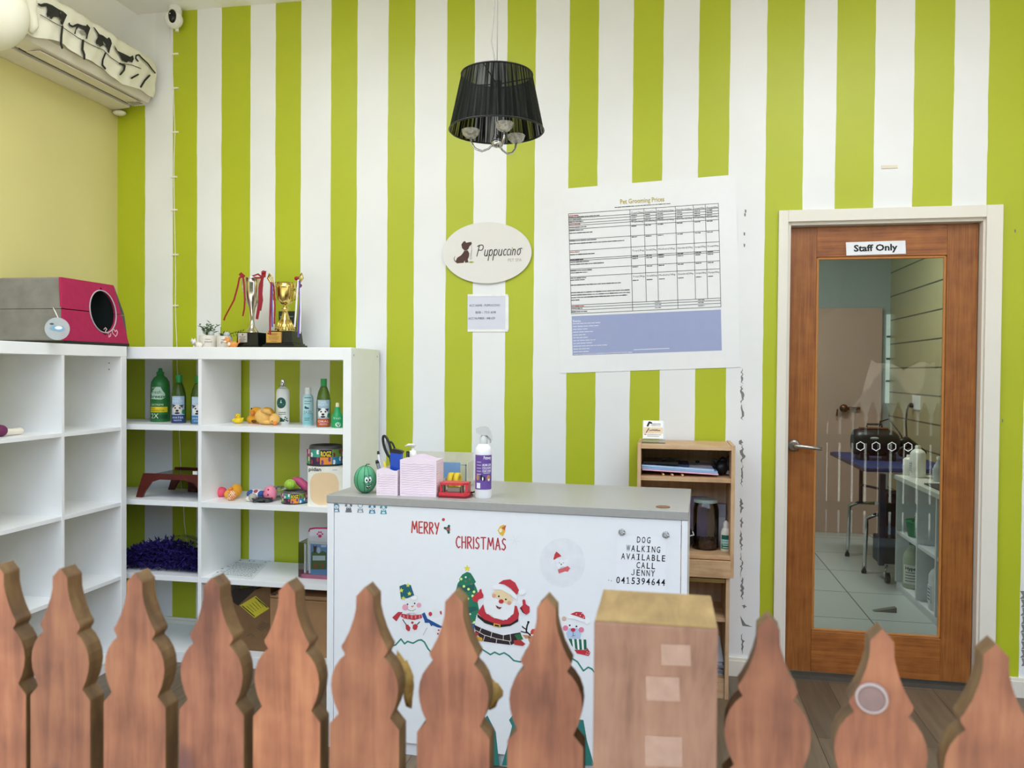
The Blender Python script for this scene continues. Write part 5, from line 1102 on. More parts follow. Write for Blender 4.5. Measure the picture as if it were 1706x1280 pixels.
def wavy_pot(name, label, x0, x1, y0, dep, h, hill):
    t = thing(name, label, 'organiser', ((x0 + x1) / 2, y0 + dep / 2, z), 0, 'pale pink desk organisers')
    n = 14; tp = [(x1 + (x0 - x1) * k / n, h + hill * (math.sin(math.pi * k / n) ** 2) - .004 * math.sin(2 * math.pi * k / n)) for k in range(n + 1)]
    MB(PK).prism([(x0, 0), (x1, 0)] + tp, (0, y0, z), (1, 0, 0), (0, 0, 1), (0, .004, 0)).build('front_panel', t, bevel=.001)
    MB(PK).prism([(x0, 0), (x1, 0)] + tp, (0, y0 + dep - .004, z), (1, 0, 0), (0, 0, 1), (0, .004, 0)).build('back_panel', t, bevel=.001)
    MB(PK).box(x0, x0 + .004, y0 + .004, y0 + dep - .004, z, z + h).build('side_panel', t); MB(PK).box(x1 - .004, x1, y0 + .004, y0 + dep - .004, z, z + h).build('side_panel', t)
    MB(PK).box(x0 + .004, x1 - .004, y0 + .004, y0 + dep - .004, z, z + .004).build('base', t)
    b = MB(M('pink_rib', 'e6cbdc', .45)); rows = int((h - .01) / .0085)
    for k in range(rows):
        zz = z + .01 + k * .0085; b.tube([(x0 + .006 + (x1 - x0 - .012) * i / 10, y0 - .0002, zz + .002 * math.sin(i * 1.9 + k)) for i in range(11)], .0009, 5); b.tube([(x1 + .0002, y0 + .006 + (dep - .012) * i / 5, zz + .002 * math.sin(i * 2 + k)) for i in range(6)], .0009, 5)
    b.build('wave_ribs', t); return t
wavy_pot('pen_pot', 'small pale pink ribbed pen pot full of pens and scissors', -1.057, -.975, -1.022, .075, .094, .008)
wavy_pot('desk_box', 'large pale pink ribbed box beside the pen pot', -.966, -.826, -1.02, .1, .135, .012)
def pen_like(name, label, cat_, p0, p1, r, mat, tipm=None, grp=None):
    t = thing(name, label, cat_, p0, 0, grp); p0, p1 = Vector(p0), Vector(p1); MB(mat).tube([p0, p1], r, 10).build('barrel', t)
    if tipm: d = (p1 - p0).normalized(); MB(tipm).tube([p1, p1 + d * .012], [r * 1.1, r * .7], 10).build('cap', t)
    return t
B0 = z + .008
pen_like('pen', 'black and white pen standing tall at the left of the pen pot', 'pen', (-1.035, -1.0, B0), AY(630.5, 757, -.985), .005, M('pen_white', 'c9c6cf', .3), BLACK, 'pens in the pen pot')
pen_like('pen', 'grey marker with a black end leaning left over the pen pot rim', 'pen', (-1.025, -1.005, B0), AY(629, 772, -1.0), .007, M('marker_grey', '6f7076', .4), BLACK, 'pens in the pen pot')
pen_like('pen', 'yellow pen in the middle of the pen pot', 'pen', (-1.02, -.975, B0), AY(640, 769, -.975), .005, M('pen_yellow', 'e6d23c', .4), None, 'pens in the pen pot')
t = thing('scissors', 'scissors with a large black oval handle standing in the pen pot', 'scissors', (-1.0, -.975, B0)); b = MB(BLACK); hc_ = AY(645, 744, -.97)
b.tube([Vector((hc_.x + .012 * math.cos(R(a)) - .012 * math.sin(R(a)), hc_.y, hc_.z + .04 * math.sin(R(a)))) for a in range(0, 360, 15)], .005, 8, True); b.tube([hc_ + Vector((.012, 0, -.038)), hc_ + Vector((.022, 0, -.075))], [.006, .008], 8); b.build('handle', t)
b = MB(BLACK); hc2 = AY(654, 748, -.965); b.tube([Vector((hc2.x + .009 * math.cos(R(a)) - .008 * math.sin(R(a)), hc2.y, hc2.z + .026 * math.sin(R(a)))) for a in range(0, 360, 15)], .004, 8, True); b.build('handle', t)
b = MB(CHROME); b.prism([(-.006, 0), (.006, 0), (.004, .1), (-.008, .1)], (-.998, -.968, z + .006), (1, 0, 0), (0, 0, 1), (0, .002, 0)); b.build('blade', t)
b = MB(M('scissor_rest_grey', 'a8a9a6', .5)); b.ell(hc_ + Vector((0, .003, 0)), (.009, .001, .03), 14, 8); b.build('finger_pad', t)
t = thing('stapler', 'blue stapler with a black top standing upright at the right of the pen pot', 'stapler', (-.99, -.985, B0)); qb, qt = AY(661, 781, -.985), AY(659, 754, -.985)
MB(M('cobalt_blue', '1648b4', .35)).prism([(qb.x - .022, z + .01), (qb.x + .01, z + .01), (qt.x + .026, qt.z - .004), (qt.x - .018, qt.z)], (0, -.995, 0), (1, 0, 0), (0, 0, 1), (0, .022, 0)).build('body', t, bevel=.003)
MB(BLACK).prism([(qt.x - .018, qt.z), (qt.x + .026, qt.z - .004), (qt.x + .031, qt.z + .004), (qt.x + .022, qt.z + .009), (qt.x - .008, qt.z + .015)], (0, -.996, 0), (1, 0, 0), (0, 0, 1), (0, .024, 0)).build('top_arm', t, bevel=.002)
p = AZ(687, 790, z); x, y = AY(688, 760, -.88).x, -.88; m = mpp((x, y, z)); h = AY(688, 742, y).z - z
t = thing('pump_bottle', 'white pump dispenser bottle behind the large pink box', 'bottle', (x, y, z)); MB(WHITEP).lathe([(.026, 0), (.027, .004), (.027, h - .06), (.016, h - .045), (.014, h - .04)], (x, y, z)).build('body', t)
b = MB(WHITEP); b.lathe([(.015, h - .042), (.015, h - .022), (.006, h - .02), (.006, h - .006), (.011, h - .005), (.011, h + .003)], (x, y, z)); b.tube([(x, y, z + h), (x - .018, y - .004, z + h + .001), (x - .03, y - .006, z + h - .005)], [.006, .005, .003], 8); b.build('pump_head', t)
b = MB(BLACK); q = AY(679.5, 760, -.93); b.box(q.x - .006, q.x + .006, -.932, -.926, z + .1, q.z + .018); b.use(M('lens_mirror', '8d8f92', .2, .6)).box(q.x - .003, q.x + .003, -.9325, -.932, q.z - .01, q.z + .014); tag(b.build('black_clip'), 'small black framed clip standing between the pump bottle and pink box', 'clip')
# acrylic display, tape, card
xa, xb = AY(690, 770, -.66).x, AY(789, 770, -.66).x; zt_ = AY(740, 753, -.66).z
t = thing('acrylic_stand', 'clear acrylic stand at the back of the counter', 'stand', ((xa + xb) / 2, -.68, z)); AC_ = M('acrylic_milky', 'dcd8cb', .25, alpha=.55)
MB(AC_).box(xa, xb, -.66, -.656, z, zt_).build('back_sheet', t); MB(AC_).box(xa, xb, -.76, -.661, z, z + .004).build('base', t); MB(AC_).box(xb - .004, xb, -.76, -.661, z + .005, zt_ - .03).build('side_sheet', t)
qa, qb = AY(739.5, 770, -.74), AY(767, 797, -.74); tag(MB(M('card_blue', '7396bf', .5)).box(qa.x, qb.x, -.745, -.742, z + .0045, qa.z).build('blue_card'), 'plain blue card standing in the clear acrylic stand', 'card')
qa, qb = AY(768, 774, -.70), AY(777, 800, -.70); b = MB(M('frame_grey', '8d98a8', .4)); b.box(qa.x, qb.x, -.705, -.7, qa.z - .004, qa.z).box(qb.x - .004, qb.x, -.705, -.7, z + .0045, qa.z); tag(b.build('wire_frame'), 'thin grey wire frame right of the blue card in the acrylic stand', 'frame')
q = AY(757, 790, -.85); t = thing('tape_dispenser', 'roll of yellow tape in a clear dispenser behind the red hole punch', 'tape', (q.x, -.85, z)); TPY = M('tape_yellow', 'e6c52c', .3)
for dx in (-.02, .004):
    b = MB(TPY); b.T = Matrix.Translation((q.x + dx, -.85, z + .036)) @ Matrix.Rotation(R(90), 4, 'Y'); b.lathe([(.022, 0), (.035, 0), (.035, .018), (.022, .018), (.022, 0)], caps=False); b.build('tape_roll', t)
b = MB(M('dispenser_clear', 'd8d2c0', .2, alpha=.7)); b.box(q.x - .026, q.x + .028, -.87, -.83, z, z + .006); b.prism([(0, 0), (.016, .005), (.012, .022), (-.01, .012)], (q.x - .042, -.88, z + .03), (1, 0, 0), (0, 0, 1), (0, .03, 0)); b.build('dispenser', t)
# hole punch
RED = M('punch_red', 'cf2f3f', .35); x0, x1 = -.815, -.705; y = -1.0
t = thing('hole_punch', 'red metal hole punch between the pink box and the spray bottle', 'hole punch', (-.76, y, z))
MB(M('punch_base_dark', '7a1e26', .4)).prism([(x0, y - .03), (x1 - .008, y - .03), (x1 + .004, y - .01), (x1 + .004, y + .05), (x0, y + .05)], (0, 0, z), (1, 0, 0), (0, 1, 0), (0, 0, .007)).build('base', t, bevel=.002)
MB(RED).prism([(x0, y - .028), (x1 - .012, y - .028), (x1, y - .012), (x1, y + .045), (x0, y + .045)], (0, 0, z + .0075), (1, 0, 0), (0, 1, 0), (0, 0, .01)).build('lower_plate', t, bevel=.002)
MB(RED).prism([(x0 + .002, y - .016), (x1 - .02, y - .016), (x1 - .004, y + .004), (x1 - .004, y + .045), (x0 + .002, y + .045)], (0, 0, z + .046), (1, 0, 0), (0, 1, 0), (0, 0, .008)).build('lever', t, bevel=.003)
b = MB(M('steel_dark', '7d7470', .3, .9))
for xx in (x0 + .012, x1 - .026): b.cyl(.006, z + .0175, z + .046, (xx, y - .002, 0), 12)
b.box(x0 + .03, x1 - .035, y - .008, y + .01, z + .018, z + .036); b.build('punch_pin', t)
b = MB(RED)
for xx in (x0 + .001, x1 - .013): b.box(xx, xx + .008, y - .01, y + .044, z + .0176, z + .046)
b.build('side_plate', t, bevel=.001)
b = MB(BLACK); b.tube([(x1 - .004, y + .03, z + .012), (x1 + .016, y + .03, z + .018), (x1 + .026, y + .032, z + .024)], .003, 6); b.build('paper_guide', t)
# spray bottle
def art_spray(t, m):
    fn = wrapfn(14 * m + .0006); b = MB(print_mat('6a4b9a'), fn); b.rect(-17 * m, 15 * m, 17 * m, 72 * m, 1, 18); b.build('label', t, local=True)
    b = MB(print_mat('f0eef5'), fn); b.text('Petway', 0, 65 * m, 5.4 * m, 2, flip=False, width=14 * m, bold=.02)
    for k, s_ in enumerate(('AROMA CARE', 'COLOGNE', 'COAT SHINE')): b.text(s_, -2 * m, (54 - 5 * k) * m, 3.6 * m, 2, flip=False, width=16 * m, bold=.02)
    for k in range(5): b.rect(-12 * m, (60 - k * 5) * m, -4 * m, (60.7 - k * 5) * m, 2, 4)
    b.rect(0, 42 * m, 12 * m, 42.7 * m, 2, 4).rect(-12 * m, 17 * m, -5 * m, 26 * m, 2, 4); b.use(print_mat('b98a5a')).disc(9 * m, 34 * m, 3.4 * m, 5.4 * m, 2).disc(-10 * m, 35 * m, 3 * m, 5 * m, 2); b.use(print_mat('1d1a24')).disc(-3 * m, 35 * m, 2 * m, 5 * m, 2).disc(1 * m, 33 * m, 2 * m, 4 * m, 2); b.use(print_mat('f0eef5')).disc(-1 * m, 33 * m, 1.2 * m, 3 * m, 3).disc(9.5 * m, 31 * m, 1.4 * m, 2 * m, 3); b.build('print', t, local=True)
sp = bottle('spray_bottle', 'tall white trigger spray bottle with a purple label', 'bottle', 805, 829, -.985, z, 118, [(13, 0), (14, 2), (14, 76), (13, 83), (9, 88), (6, 90)], M('bottle_white', 'f0f0f2', .3, var=.01), None, None, art_spray)
p = AY(805, 829, -.985); m = mpp((p.x, -.985, z)); SPG = M('trigger_clear_grey', 'd4d5d2', .3, alpha=.85)
b = MB(SPG); b.lathe([(6.5 * m, 88 * m), (7, 89 * m)] and [(6.8 * m, 88 * m), (6.8 * m, 99 * m), (5 * m, 101 * m), (4 * m, 106 * m)]); b.build('collar', sp, local=True)
b = MB(SPG); b.prism([(x * m, y * m) for x, y in ((-13, 114), (-12.5, 109), (-6, 104), (6, 104), (10, 100), (15, 95), (14.5, 102), (12, 110), (8, 116), (2, 119), (-6, 118))], (0, -5 * m, 0), (1, 0, 0), (0, 0, 1), (0, 10 * m, 0)); b.build('spray_head', sp, local=True, bevel=.002)
b = MB(SPG); b.tube([(6 * m, 0, 104 * m), (9.5 * m, 0, 99 * m), (11.5 * m, 0, 94 * m), (11 * m, 0, 91 * m)], [2.4 * m, 2 * m, 1.6 * m, 1 * m], 8); b.build('trigger', sp, local=True)

# ------------------------------------------------------------------ stickers on the counter front (outlined in the photo's own plane)
def sticker(name, label, group='stickers on the counter front'):
    t = thing(name, label, 'sticker', PC(600, 900, 0) if name is None else (0, 0, 0), 0, group); return t
def place_empty(t, px, py): t.location = PC(px, py, 0)
def art(parent, name, mat, fill, l0=0, **kw):
    b = MB(print_mat(mat), PC); fill(b); return b.build(name, parent, **kw)
AN = [('animal_sticker', 560.5, 846.5, '5d7f96', 'ears', 'grey-blue animal sticker under the counter top, leftmost of the row of five'), ('animal_sticker', 580.8, 847, '6f6f78', 'dog', 'dark grey animal sticker, second from the left in the row of five'), ('animal_sticker', 600.3, 847.5, '9a9aa2', 'rabbit', 'light grey rabbit-eared animal sticker in the middle of the row of five'), ('animal_sticker', 620, 849, '3f7f9c', 'panda', 'blue panda sticker, fourth from the left in the row of five'), ('animal_sticker', 639, 850, '3f9aa5', 'koala', 'teal koala sticker, rightmost of the row of five')]
for nm, x, y, c, kind, lab in AN:
    b = MB(print_mat(c), PC); b.poly([(x - 5.5, y + 7), (x - 4, y), (x - 3, y - 3), (x + 3, y - 3), (x + 4, y), (x + 5.5, y + 7)], 0)
    if kind == 'rabbit': b.poly([(x - 3, y - 1), (x - 5.5, y - 8), (x - 1, y - 3)], 0).poly([(x + 3, y - 1), (x + 5.5, y - 8), (x + 1, y - 3)], 0)
    elif kind in ('panda', 'koala', 'dog'): b.disc(x - 3.8, y - 4.5, 2.3, l=0).disc(x + 3.8, y - 4.5, 2.3, l=0)
    else: b.disc(x, y - 2.5, 4.8, 5, 0)
    b.use(print_mat('dfeaf0')).disc(x, y - 1.5, 3.6, 3.2, 1).poly([(x - 2, y + 3), (x + 2, y + 3), (x + 3, y + 6), (x - 3, y + 6)], 1) if kind != 'dog' else b.use(print_mat('e4e4e8')).disc(x, y - 2.5, 3.2, 3, 1)
    b.use(print_mat('2c3a48')).disc(x - 1.5, y - 2, .7, l=2).disc(x + 1.5, y - 2, .7, l=2).disc(x, y, .9, .7, 2)
    tag(b.build(nm), lab, 'sticker', 'row of five animal stickers')
LET = {'M': [[(0, 0), (.12, 1), (.4, .3), (.68, 1), (.8, 0)]], 'E': [[(.5, 1), (0, 1), (0, 0), (.5, 0)], [(0, .52), (.42, .52)]], 'R': [[(0, 0), (0, 1), (.35, .98), (.48, .78), (.35, .55), (0, .5)], [(.15, .5), (.52, 0)]], 'Y': [[(0, 1), (.26, .5)], [(.55, 1), (.2, 0)]],
       'C': [[(.5, .9), (.3, 1), (.08, .8), (0, .5), (.08, .2), (.3, 0), (.5, .1)]], 'H': [[(0, 1), (0, 0)], [(.48, 1), (.48, 0)], [(0, .52), (.48, .52)]], 'I': [[(0, 1), (0, 0)]], 'S': [[(.45, .9), (.25, 1), (.05, .8), (.12, .58), (.38, .42), (.45, .2), (.25, 0), (0, .1)]], 'T': [[(0, 1), (.6, 1)], [(.3, 1), (.3, 0)]], 'A': [[(0, 0), (.28, 1), (.56, 0)], [(.1, .36), (.46, .36)]]}
def hand(word, x0, y0, x1, y1, h, c, w):
    b = MB(print_mat(c), PC); tot = sum(max(p[0] for s_ in LET[ch] for p in s_) for ch in word) + .26 * (len(word) - 1); k = (x1 - x0) / tot; x = x0
    for ch in word:
        for s_ in LET[ch]: b.stroke([(x + px * k, y0 + (y1 - y0) * (x - x0) / (x1 - x0) - py * h) for px, py in s_], w, 0)
        x += (max(p[0] for s_ in LET[ch] for p in s_) + .26) * k
    return b
tag(hand('MERRY', 686, 887.5, 731, 890.5, 18.5, 'c8433f', 2.3).build('lettering_sticker'), 'red hand-drawn sticker lettering reading MERRY', 'sticker')
tag(hand('CHRISTMAS', 760, 913, 842, 917, 19, 'c03f48', 2.2).build('lettering_sticker'), 'red hand-drawn sticker lettering reading CHRISTMAS', 'sticker')
b = MB(print_mat('b8474a'), PC); b.disc(738.7, 866, 2.6, l=0); tag(b.build('dot_sticker'), 'small round red sticker dot above the holly sprig', 'sticker')
b = MB(print_mat('1f5a4a'), PC)
for a in (200, 285, 80):
    ca, sa = math.cos(R(a)), math.sin(R(a)); pts = [(0, -1.2), (3, -3), (4, -1.6), (6, -2.4), (8, 0), (6, 2.4), (4, 1.6), (3, 3), (0, 1.2)]; b.poly([(746.5 + u * ca - v * sa, 882 + u * sa + v * ca) for u, v in pts], 0)
b.use(print_mat('c8505a')).disc(745.5, 881.5, 2, l=1).disc(748.5, 882.5, 1.8, l=1); tag(b.build('holly_sticker'), 'holly sprig sticker with red berries after the word MERRY', 'sticker')
b = MB(print_mat('e8b93a'), PC); b.poly([(829, 884), (833, 877), (840, 874), (842, 885), (838, 894), (833, 891)], 0); b.use(print_mat('c8584a')).poly([(836, 880), (843.5, 874), (841, 884)], 1); b.use(print_mat('f4ead0')).disc(834, 884, 2.6, 3.4, 1); b.disc(843, 874.5, 1.4, l=2); tag(b.build('gnome_sticker'), 'small gold sticker figure in a red cap above the word CHRISTMAS', 'sticker')
b = MB(M('pearl_decal', 'e6e7eb', .4), PC)
for k in range(3): a = R(60 * k + 10); b.stroke([(858 - 8 * math.cos(a), 901 - 8 * math.sin(a)), (858 + 8 * math.cos(a), 901 + 8 * math.sin(a))], 1.4, 0)
tag(b.build('snowflake_sticker'), 'faint white snowflake sticker right of the word CHRISTMAS', 'sticker')
# snow globe bear
sgb = thing('snow_globe_sticker', 'sticker of a small white bear in a red hat inside a faint snow globe', 'sticker', PC(934, 975, 0), 0, 'stickers on the counter front')
b = MB(M('pearl_decal', 'e6e7eb', .4), PC); b.disc(937, 938, 38, 41, 0, seg=40); b.build('globe', sgb)
b = MB(print_mat('eef0f4'), PC); b.disc(935.5, 941, 8.5, 8, 1).disc(940, 950, 9, 6, 1).disc(929, 934, 3, l=1).disc(943, 935, 3, l=1); b.use(print_mat('22242a')).disc(935, 940.5, 1.2, 1, 2).disc(932, 938, .7, l=2).disc(938.5, 938, .7, l=2); b.build('bear', sgb)
art(sgb, 'hat', 'c4393c', lambda b: b.poly([(922, 932), (924, 924), (927, 919), (932, 923), (935.5, 927), (929, 929), (923, 933)], 3)); art(sgb, 'scarf', 'd9656c', lambda b: b.poly([(929.5, 949), (938, 947), (946, 943), (950, 947), (946, 953), (942, 952), (931, 955.5)], 3))
# snowman
sm_ = thing('snowman_sticker', 'snowman sticker with a starry blue bucket hat and red checked scarf', 'sticker', PC(683, 1052, 0), 0, 'stickers on the counter front')
def ZS(pts): return [(640 + x * .11723, 930 + y * .11723) for x, y in pts]
b = MB(print_mat('e9e9ea'), PC); b.disc(687, 1012, 16, 14, 0, seg=28); b.disc(686, 1038, 19, 17, 0, seg=28); b.build('body', sm_)
b = MB(print_mat('1d5f6c'), PC); b.poly(ZS([(218, 400), (300, 370), (380, 385), (430, 535), (330, 570), (240, 580)]), 2); b.use(print_mat('d9d94e'))
for x, y, r in ((245, 460, 38), (340, 385, 34), (360, 505, 34), (275, 570, 34)): q = ZS([(x, y)])[0]; b.star(q[0], q[1], r * .117, 3)
b.build('hat', sm_)
b = MB(print_mat('d9dbe2'), PC); q = ZS([(425, 565)])[0]; b.disc(q[0], q[1], 6.6, 4.6, 1); b.use(print_mat('f2f2f2')).disc(q[0], q[1], 5.8, 3.9, 2); b.build('hat_brim', sm_)
b = MB(print_mat('e8a4b8'), PC); q = ZS([(300, 700), (495, 670)]); b.disc(q[0][0], q[0][1], 5, l=2).disc(q[1][0], q[1][1], 4, l=2); b.use(print_mat('24202a'))
for x, y in ((333, 657), (435, 645)): q = ZS([(x, y)])[0]; b.disc(q[0], q[1], 1.3, l=2)
b.stroke(ZS([(330, 725), (370, 748), (410, 748), (450, 725)]), .6, 2); b.use(print_mat('e08a5a')).poly(ZS([(380, 680), (428, 675), (400, 705)]), 2); b.build('face', sm_)
b = MB(print_mat('b8343f'), PC); b.poly(ZS([(245, 790), (290, 795), (400, 815), (530, 800), (540, 850), (430, 880), (300, 860), (240, 835)]), 3).poly(ZS([(115, 845), (200, 765), (265, 770), (240, 800), (175, 900)]), 2); b.use(print_mat('d97a82'))
for k in range(5): b.poly(ZS([(270 + k * 56, 800 + (8 if k < 3 else 0)), (292 + k * 56, 802 + (8 if k < 3 else 0)), (292 + k * 56, 862), (272 + k * 56, 858)]), 4)
b.build('scarf', sm_)
b = MB(print_mat('b8343f'), PC); 
for pts in ([(305, 950), (340, 945), (375, 990), (365, 1035), (340, 1040), (310, 1010)], [(410, 950), (450, 935), (480, 965), (465, 1015), (430, 1025), (405, 1000)]): b.poly(ZS(pts), 2)
b.disc(*ZS([(402, 918)])[0], 2.1, l=2); b.use(print_mat('22202a')); b.stroke(ZS([(265, 875), (320, 955)]), 1.4, 2); b.stroke(ZS([(505, 908), (460, 955)]), 1.4, 2); b.build('mitten', sm_)
# little snowman in the blue scarf
ss = thing('snowman_sticker', 'small leaning snowman sticker in a long blue scarf, right of the bucket-hat snowman', 'sticker', PC(722, 1052, 0), 0, 'stickers on the counter front')
b = MB(print_mat('e9e9ea'), PC); b.disc(728, 1022, 9, 8, 0).disc(732, 1045, 11, 13, 0); b.build('body', ss)
b = MB(print_mat('1f4f8e'), PC); b.poly(ZS([(535, 795), (575, 770), (615, 860), (690, 900), (800, 960), (870, 975), (860, 1000), (760, 985), (690, 955), (670, 970), (640, 920), (580, 920), (570, 880)]), 2); b.build('scarf', ss)
b = MB(print_mat('c23a44'), PC); b.disc(*ZS([(657, 795)])[0], 3, 3.6, 2); b.poly(ZS([(790, 760), (815, 750), (820, 800), (800, 800)]), 2); b.disc(*ZS([(775, 1025)])[0], 1.5, l=2); b.disc(*ZS([(765, 1075)])[0], 1.5, l=2); b.build('mitten', ss)
b = MB(print_mat('b9aeb2'), PC); b.stroke(ZS([(610, 990), (555, 1095)]), .9, 1); b.build('stick', ss)
# tree
tr = thing('tree_sticker', 'green Christmas tree sticker with a yellow star and round lights', 'sticker', PC(780, 1072, 0), 0, 'stickers on the counter front')
b = MB(print_mat('22785a'), PC); b.poly(ZS([(1180, 195), (1230, 215), (1260, 260), (1305, 340), (1280, 365), (1310, 420), (1335, 500), (1300, 540), (1330, 640), (1350, 740), (1310, 820), (1290, 920), (1100, 930), (1010, 860), (1060, 640), (1000, 560), (1030, 420), (1045, 360), (1075, 320), (1065, 300), (1110, 235)]), 0)
b.use(print_mat('1d5b54')).poly(ZS([(1050, 380), (1130, 400), (1290, 370), (1270, 470), (1150, 480), (1060, 430)]), 1).poly(ZS([(1090, 700), (1300, 690), (1340, 730), (1200, 780), (1090, 760)]), 1)
b.use(print_mat('dff08a'))
for x, y in ((1095, 298), (1135, 402), (1200, 443), (1278, 480), (1192, 577), (1258, 538), (1195, 876), (1280, 915)): b.disc(*ZS([(x, y)])[0], 2.2, l=2)
b.use(print_mat('e6f2ea'))
for x, y in ((1160, 272), (1222, 797), (1130, 700)): b.disc(*ZS([(x, y)])[0], 1.6, l=2)
b.use(print_mat('7d6a62'))
for x, y in ((1242, 368), (1218, 300), (1160, 330)): b.disc(*ZS([(x, y)])[0], 1.7, l=2)
b.build('branches', tr)
b = MB(print_mat('e6d83a'), PC); b.star(*ZS([(1180, 148)])[0], 6, 1); b.build('star', tr)
art(tr, 'trunk_gift', '24639c', lambda b: b.poly(ZS([(1205, 930), (1290, 930), (1280, 1060), (1240, 1075)]), 1))
# bearded man in the chimney
def Z8(pts): return [(760 + x * .14068, 930 + y * .14068) for x, y in pts]
bm_ = thing('chimney_sticker', 'sticker of a white-bearded man in red thumbing up from a brick chimney', 'sticker', PC(832, 1070, 0), 0, 'stickers on the counter front')
b = MB(print_mat('e7e7ea'), PC); b.poly(Z8([(215, 690), (260, 650), (720, 650), (780, 830), (770, 870), (520, 890), (300, 840), (215, 760)]), 0); b.disc(*Z8([(560, 500)])[0], 24, 14.5, 1, R(18), 28); b.poly(Z8([(270, 500), (330, 460), (340, 560), (300, 590), (255, 560)]), 0).poly(Z8([(720, 540), (780, 540), (840, 680), (760, 680)]), 0); b.build('white_trim', bm_)
b = MB(print_mat('bf2f3c'), PC); b.poly(Z8([(320, 545), (345, 640), (430, 700), (560, 740), (640, 700), (690, 560), (720, 570), (745, 660), (735, 730), (640, 790), (500, 800), (340, 740), (250, 650)]), 2); b.build('coat', bm_)
b = MB(print_mat('1c1a1c'), PC); b.poly(Z8([(248, 660), (340, 730), (500, 790), (640, 780), (738, 715), (735, 750), (640, 805), (500, 822), (340, 770), (255, 700)]), 3); b.build('belt', bm_)
b = MB(print_mat('d9a63c'), PC); b.poly(Z8([(445, 770), (525, 785), (525, 822), (442, 812)]), 4); b.use(print_mat('1c1a1c')).poly(Z8([(460, 785), (510, 795), (510, 812), (458, 805)]), 5); b.build('buckle', bm_)
b = MB(print_mat('eeeeef'), PC); b.poly(Z8([(330, 560), (330, 500), (410, 430), (700, 520), (690, 600), (680, 660), (640, 690), (600, 730), (520, 720), (450, 710), (420, 670), (360, 660)]), 4); b.build('beard', bm_)
b = MB(print_mat('ecd3a8'), PC); b.poly(Z8([(425, 420), (470, 375), (560, 385), (640, 430), (675, 500), (660, 540), (600, 545), (510, 490), (450, 460)]), 5); b.use(print_mat('e0a48e')).disc(*Z8([(450, 445)])[0], 3.4, l=6).disc(*Z8([(630, 530)])[0], 3.4, l=6); b.use(print_mat('1c1a1c')).disc(*Z8([(507, 452)])[0], 1.5, l=6).disc(*Z8([(590, 488)])[0], 1.5, l=6); b.use(print_mat('c4343f')).disc(*Z8([(535, 512)])[0], 4.2, 3.6, 7); b.use(print_mat('7a2028')).poly(Z8([(470, 555), (510, 580), (545, 580), (520, 605), (485, 590)]), 7); b.build('face', bm_)
b = MB(print_mat('c4343f'), PC); b.poly(Z8([(500, 300), (560, 260), (640, 250), (700, 290), (745, 380), (720, 435), (650, 360), (570, 310)]), 6); b.use(print_mat('f2f2f2')).poly(Z8([(430, 330), (500, 305), (620, 350), (720, 440), (725, 500), (640, 430), (540, 375), (440, 370)]), 6).disc(*Z8([(780, 400)])[0], 6, 5, 6); b.build('hat', bm_)
b = MB(print_mat('c4343f'), PC); b.poly(Z8([(190, 470), (235, 420), (270, 400), (280, 370), (300, 365), (305, 400), (325, 440), (320, 470), (265, 490), (250, 525), (205, 510)]), 5).poly(Z8([(755, 590), (790, 555), (785, 500), (800, 485), (820, 500), (825, 545), (870, 575), (870, 640), (835, 670), (790, 640)]), 5); b.use(print_mat('5a1620')).poly(Z8([(755, 590), (770, 575), (800, 640), (835, 670), (790, 645)]), 6); b.build('mitten', bm_)
b = MB(print_mat('2e1f24'), PC); b.poly(Z8([(215, 790), (300, 830), (430, 880), (560, 915), (700, 890), (760, 880), (790, 960), (650, 1030), (450, 1005), (320, 985), (230, 880)]), 2); b.use(print_mat('e6e2dc'))
for pts in ([(215, 845), (330, 910), (480, 955), (640, 985)], [(300, 825), (278, 880)], [(425, 875), (410, 945)], [(560, 912), (558, 975)], [(640, 900), (650, 985)], [(340, 920), (320, 985)], [(480, 960), (475, 1010)], [(630, 980), (645, 1030)]): b.stroke(Z8(pts), .9, 3)
b.build('chimney', bm_)
b = MB(print_mat('d9a03c'), PC); b.poly(Z8([(190, 905), (310, 945), (315, 985), (210, 975)]), 4); b.use(print_mat('b8343f')).poly(Z8([(210, 870), (275, 890), (240, 930), (220, 920)]), 5); b.use(print_mat('2c6a44')).poly(Z8([(690, 910), (760, 890), (795, 960), (730, 975)]), 4); b.use(print_mat('b03434')).poly(Z8([(680, 975), (760, 965), (820, 1015), (790, 1040), (690, 1025)]), 5); b.build('gift', bm_)
# reindeer
rd = thing('reindeer_sticker', 'reindeer sticker with dark antlers and a red cap beside the chimney', 'sticker', PC(885, 1068, 0), 0, 'stickers on the counter front')
b = MB(print_mat('c98a62'), PC); b.disc(*Z8([(930, 950)])[0], 11, 12, 0); b.poly(Z8([(785, 910), (850, 915), (890, 950), (820, 955)]), 0); b.build('head', rd)
b = MB(print_mat('2a1f22'), PC); b.stroke(Z8([(880, 915), (830, 870), (840, 800), (860, 755)]), 2.4, 1); b.stroke(Z8([(835, 850), (790, 820), (785, 810)]), 2, 1); b.stroke(Z8([(850, 890), (770, 870)]), 1.8, 1); b.stroke(Z8([(985, 870), (965, 740)]), 2.4, 1); b.disc(*Z8([(855, 760)])[0], 2, l=1); b.build('antler', rd)
b = MB(print_mat('c9403c'), PC); b.poly(Z8([(880, 870), (900, 840), (950, 840), (975, 880), (960, 905), (890, 915)]), 2); b.use(print_mat('f0f0f0')).poly(Z8([(885, 905), (960, 895), (965, 915), (890, 925)]), 3); b.build('cap', rd)
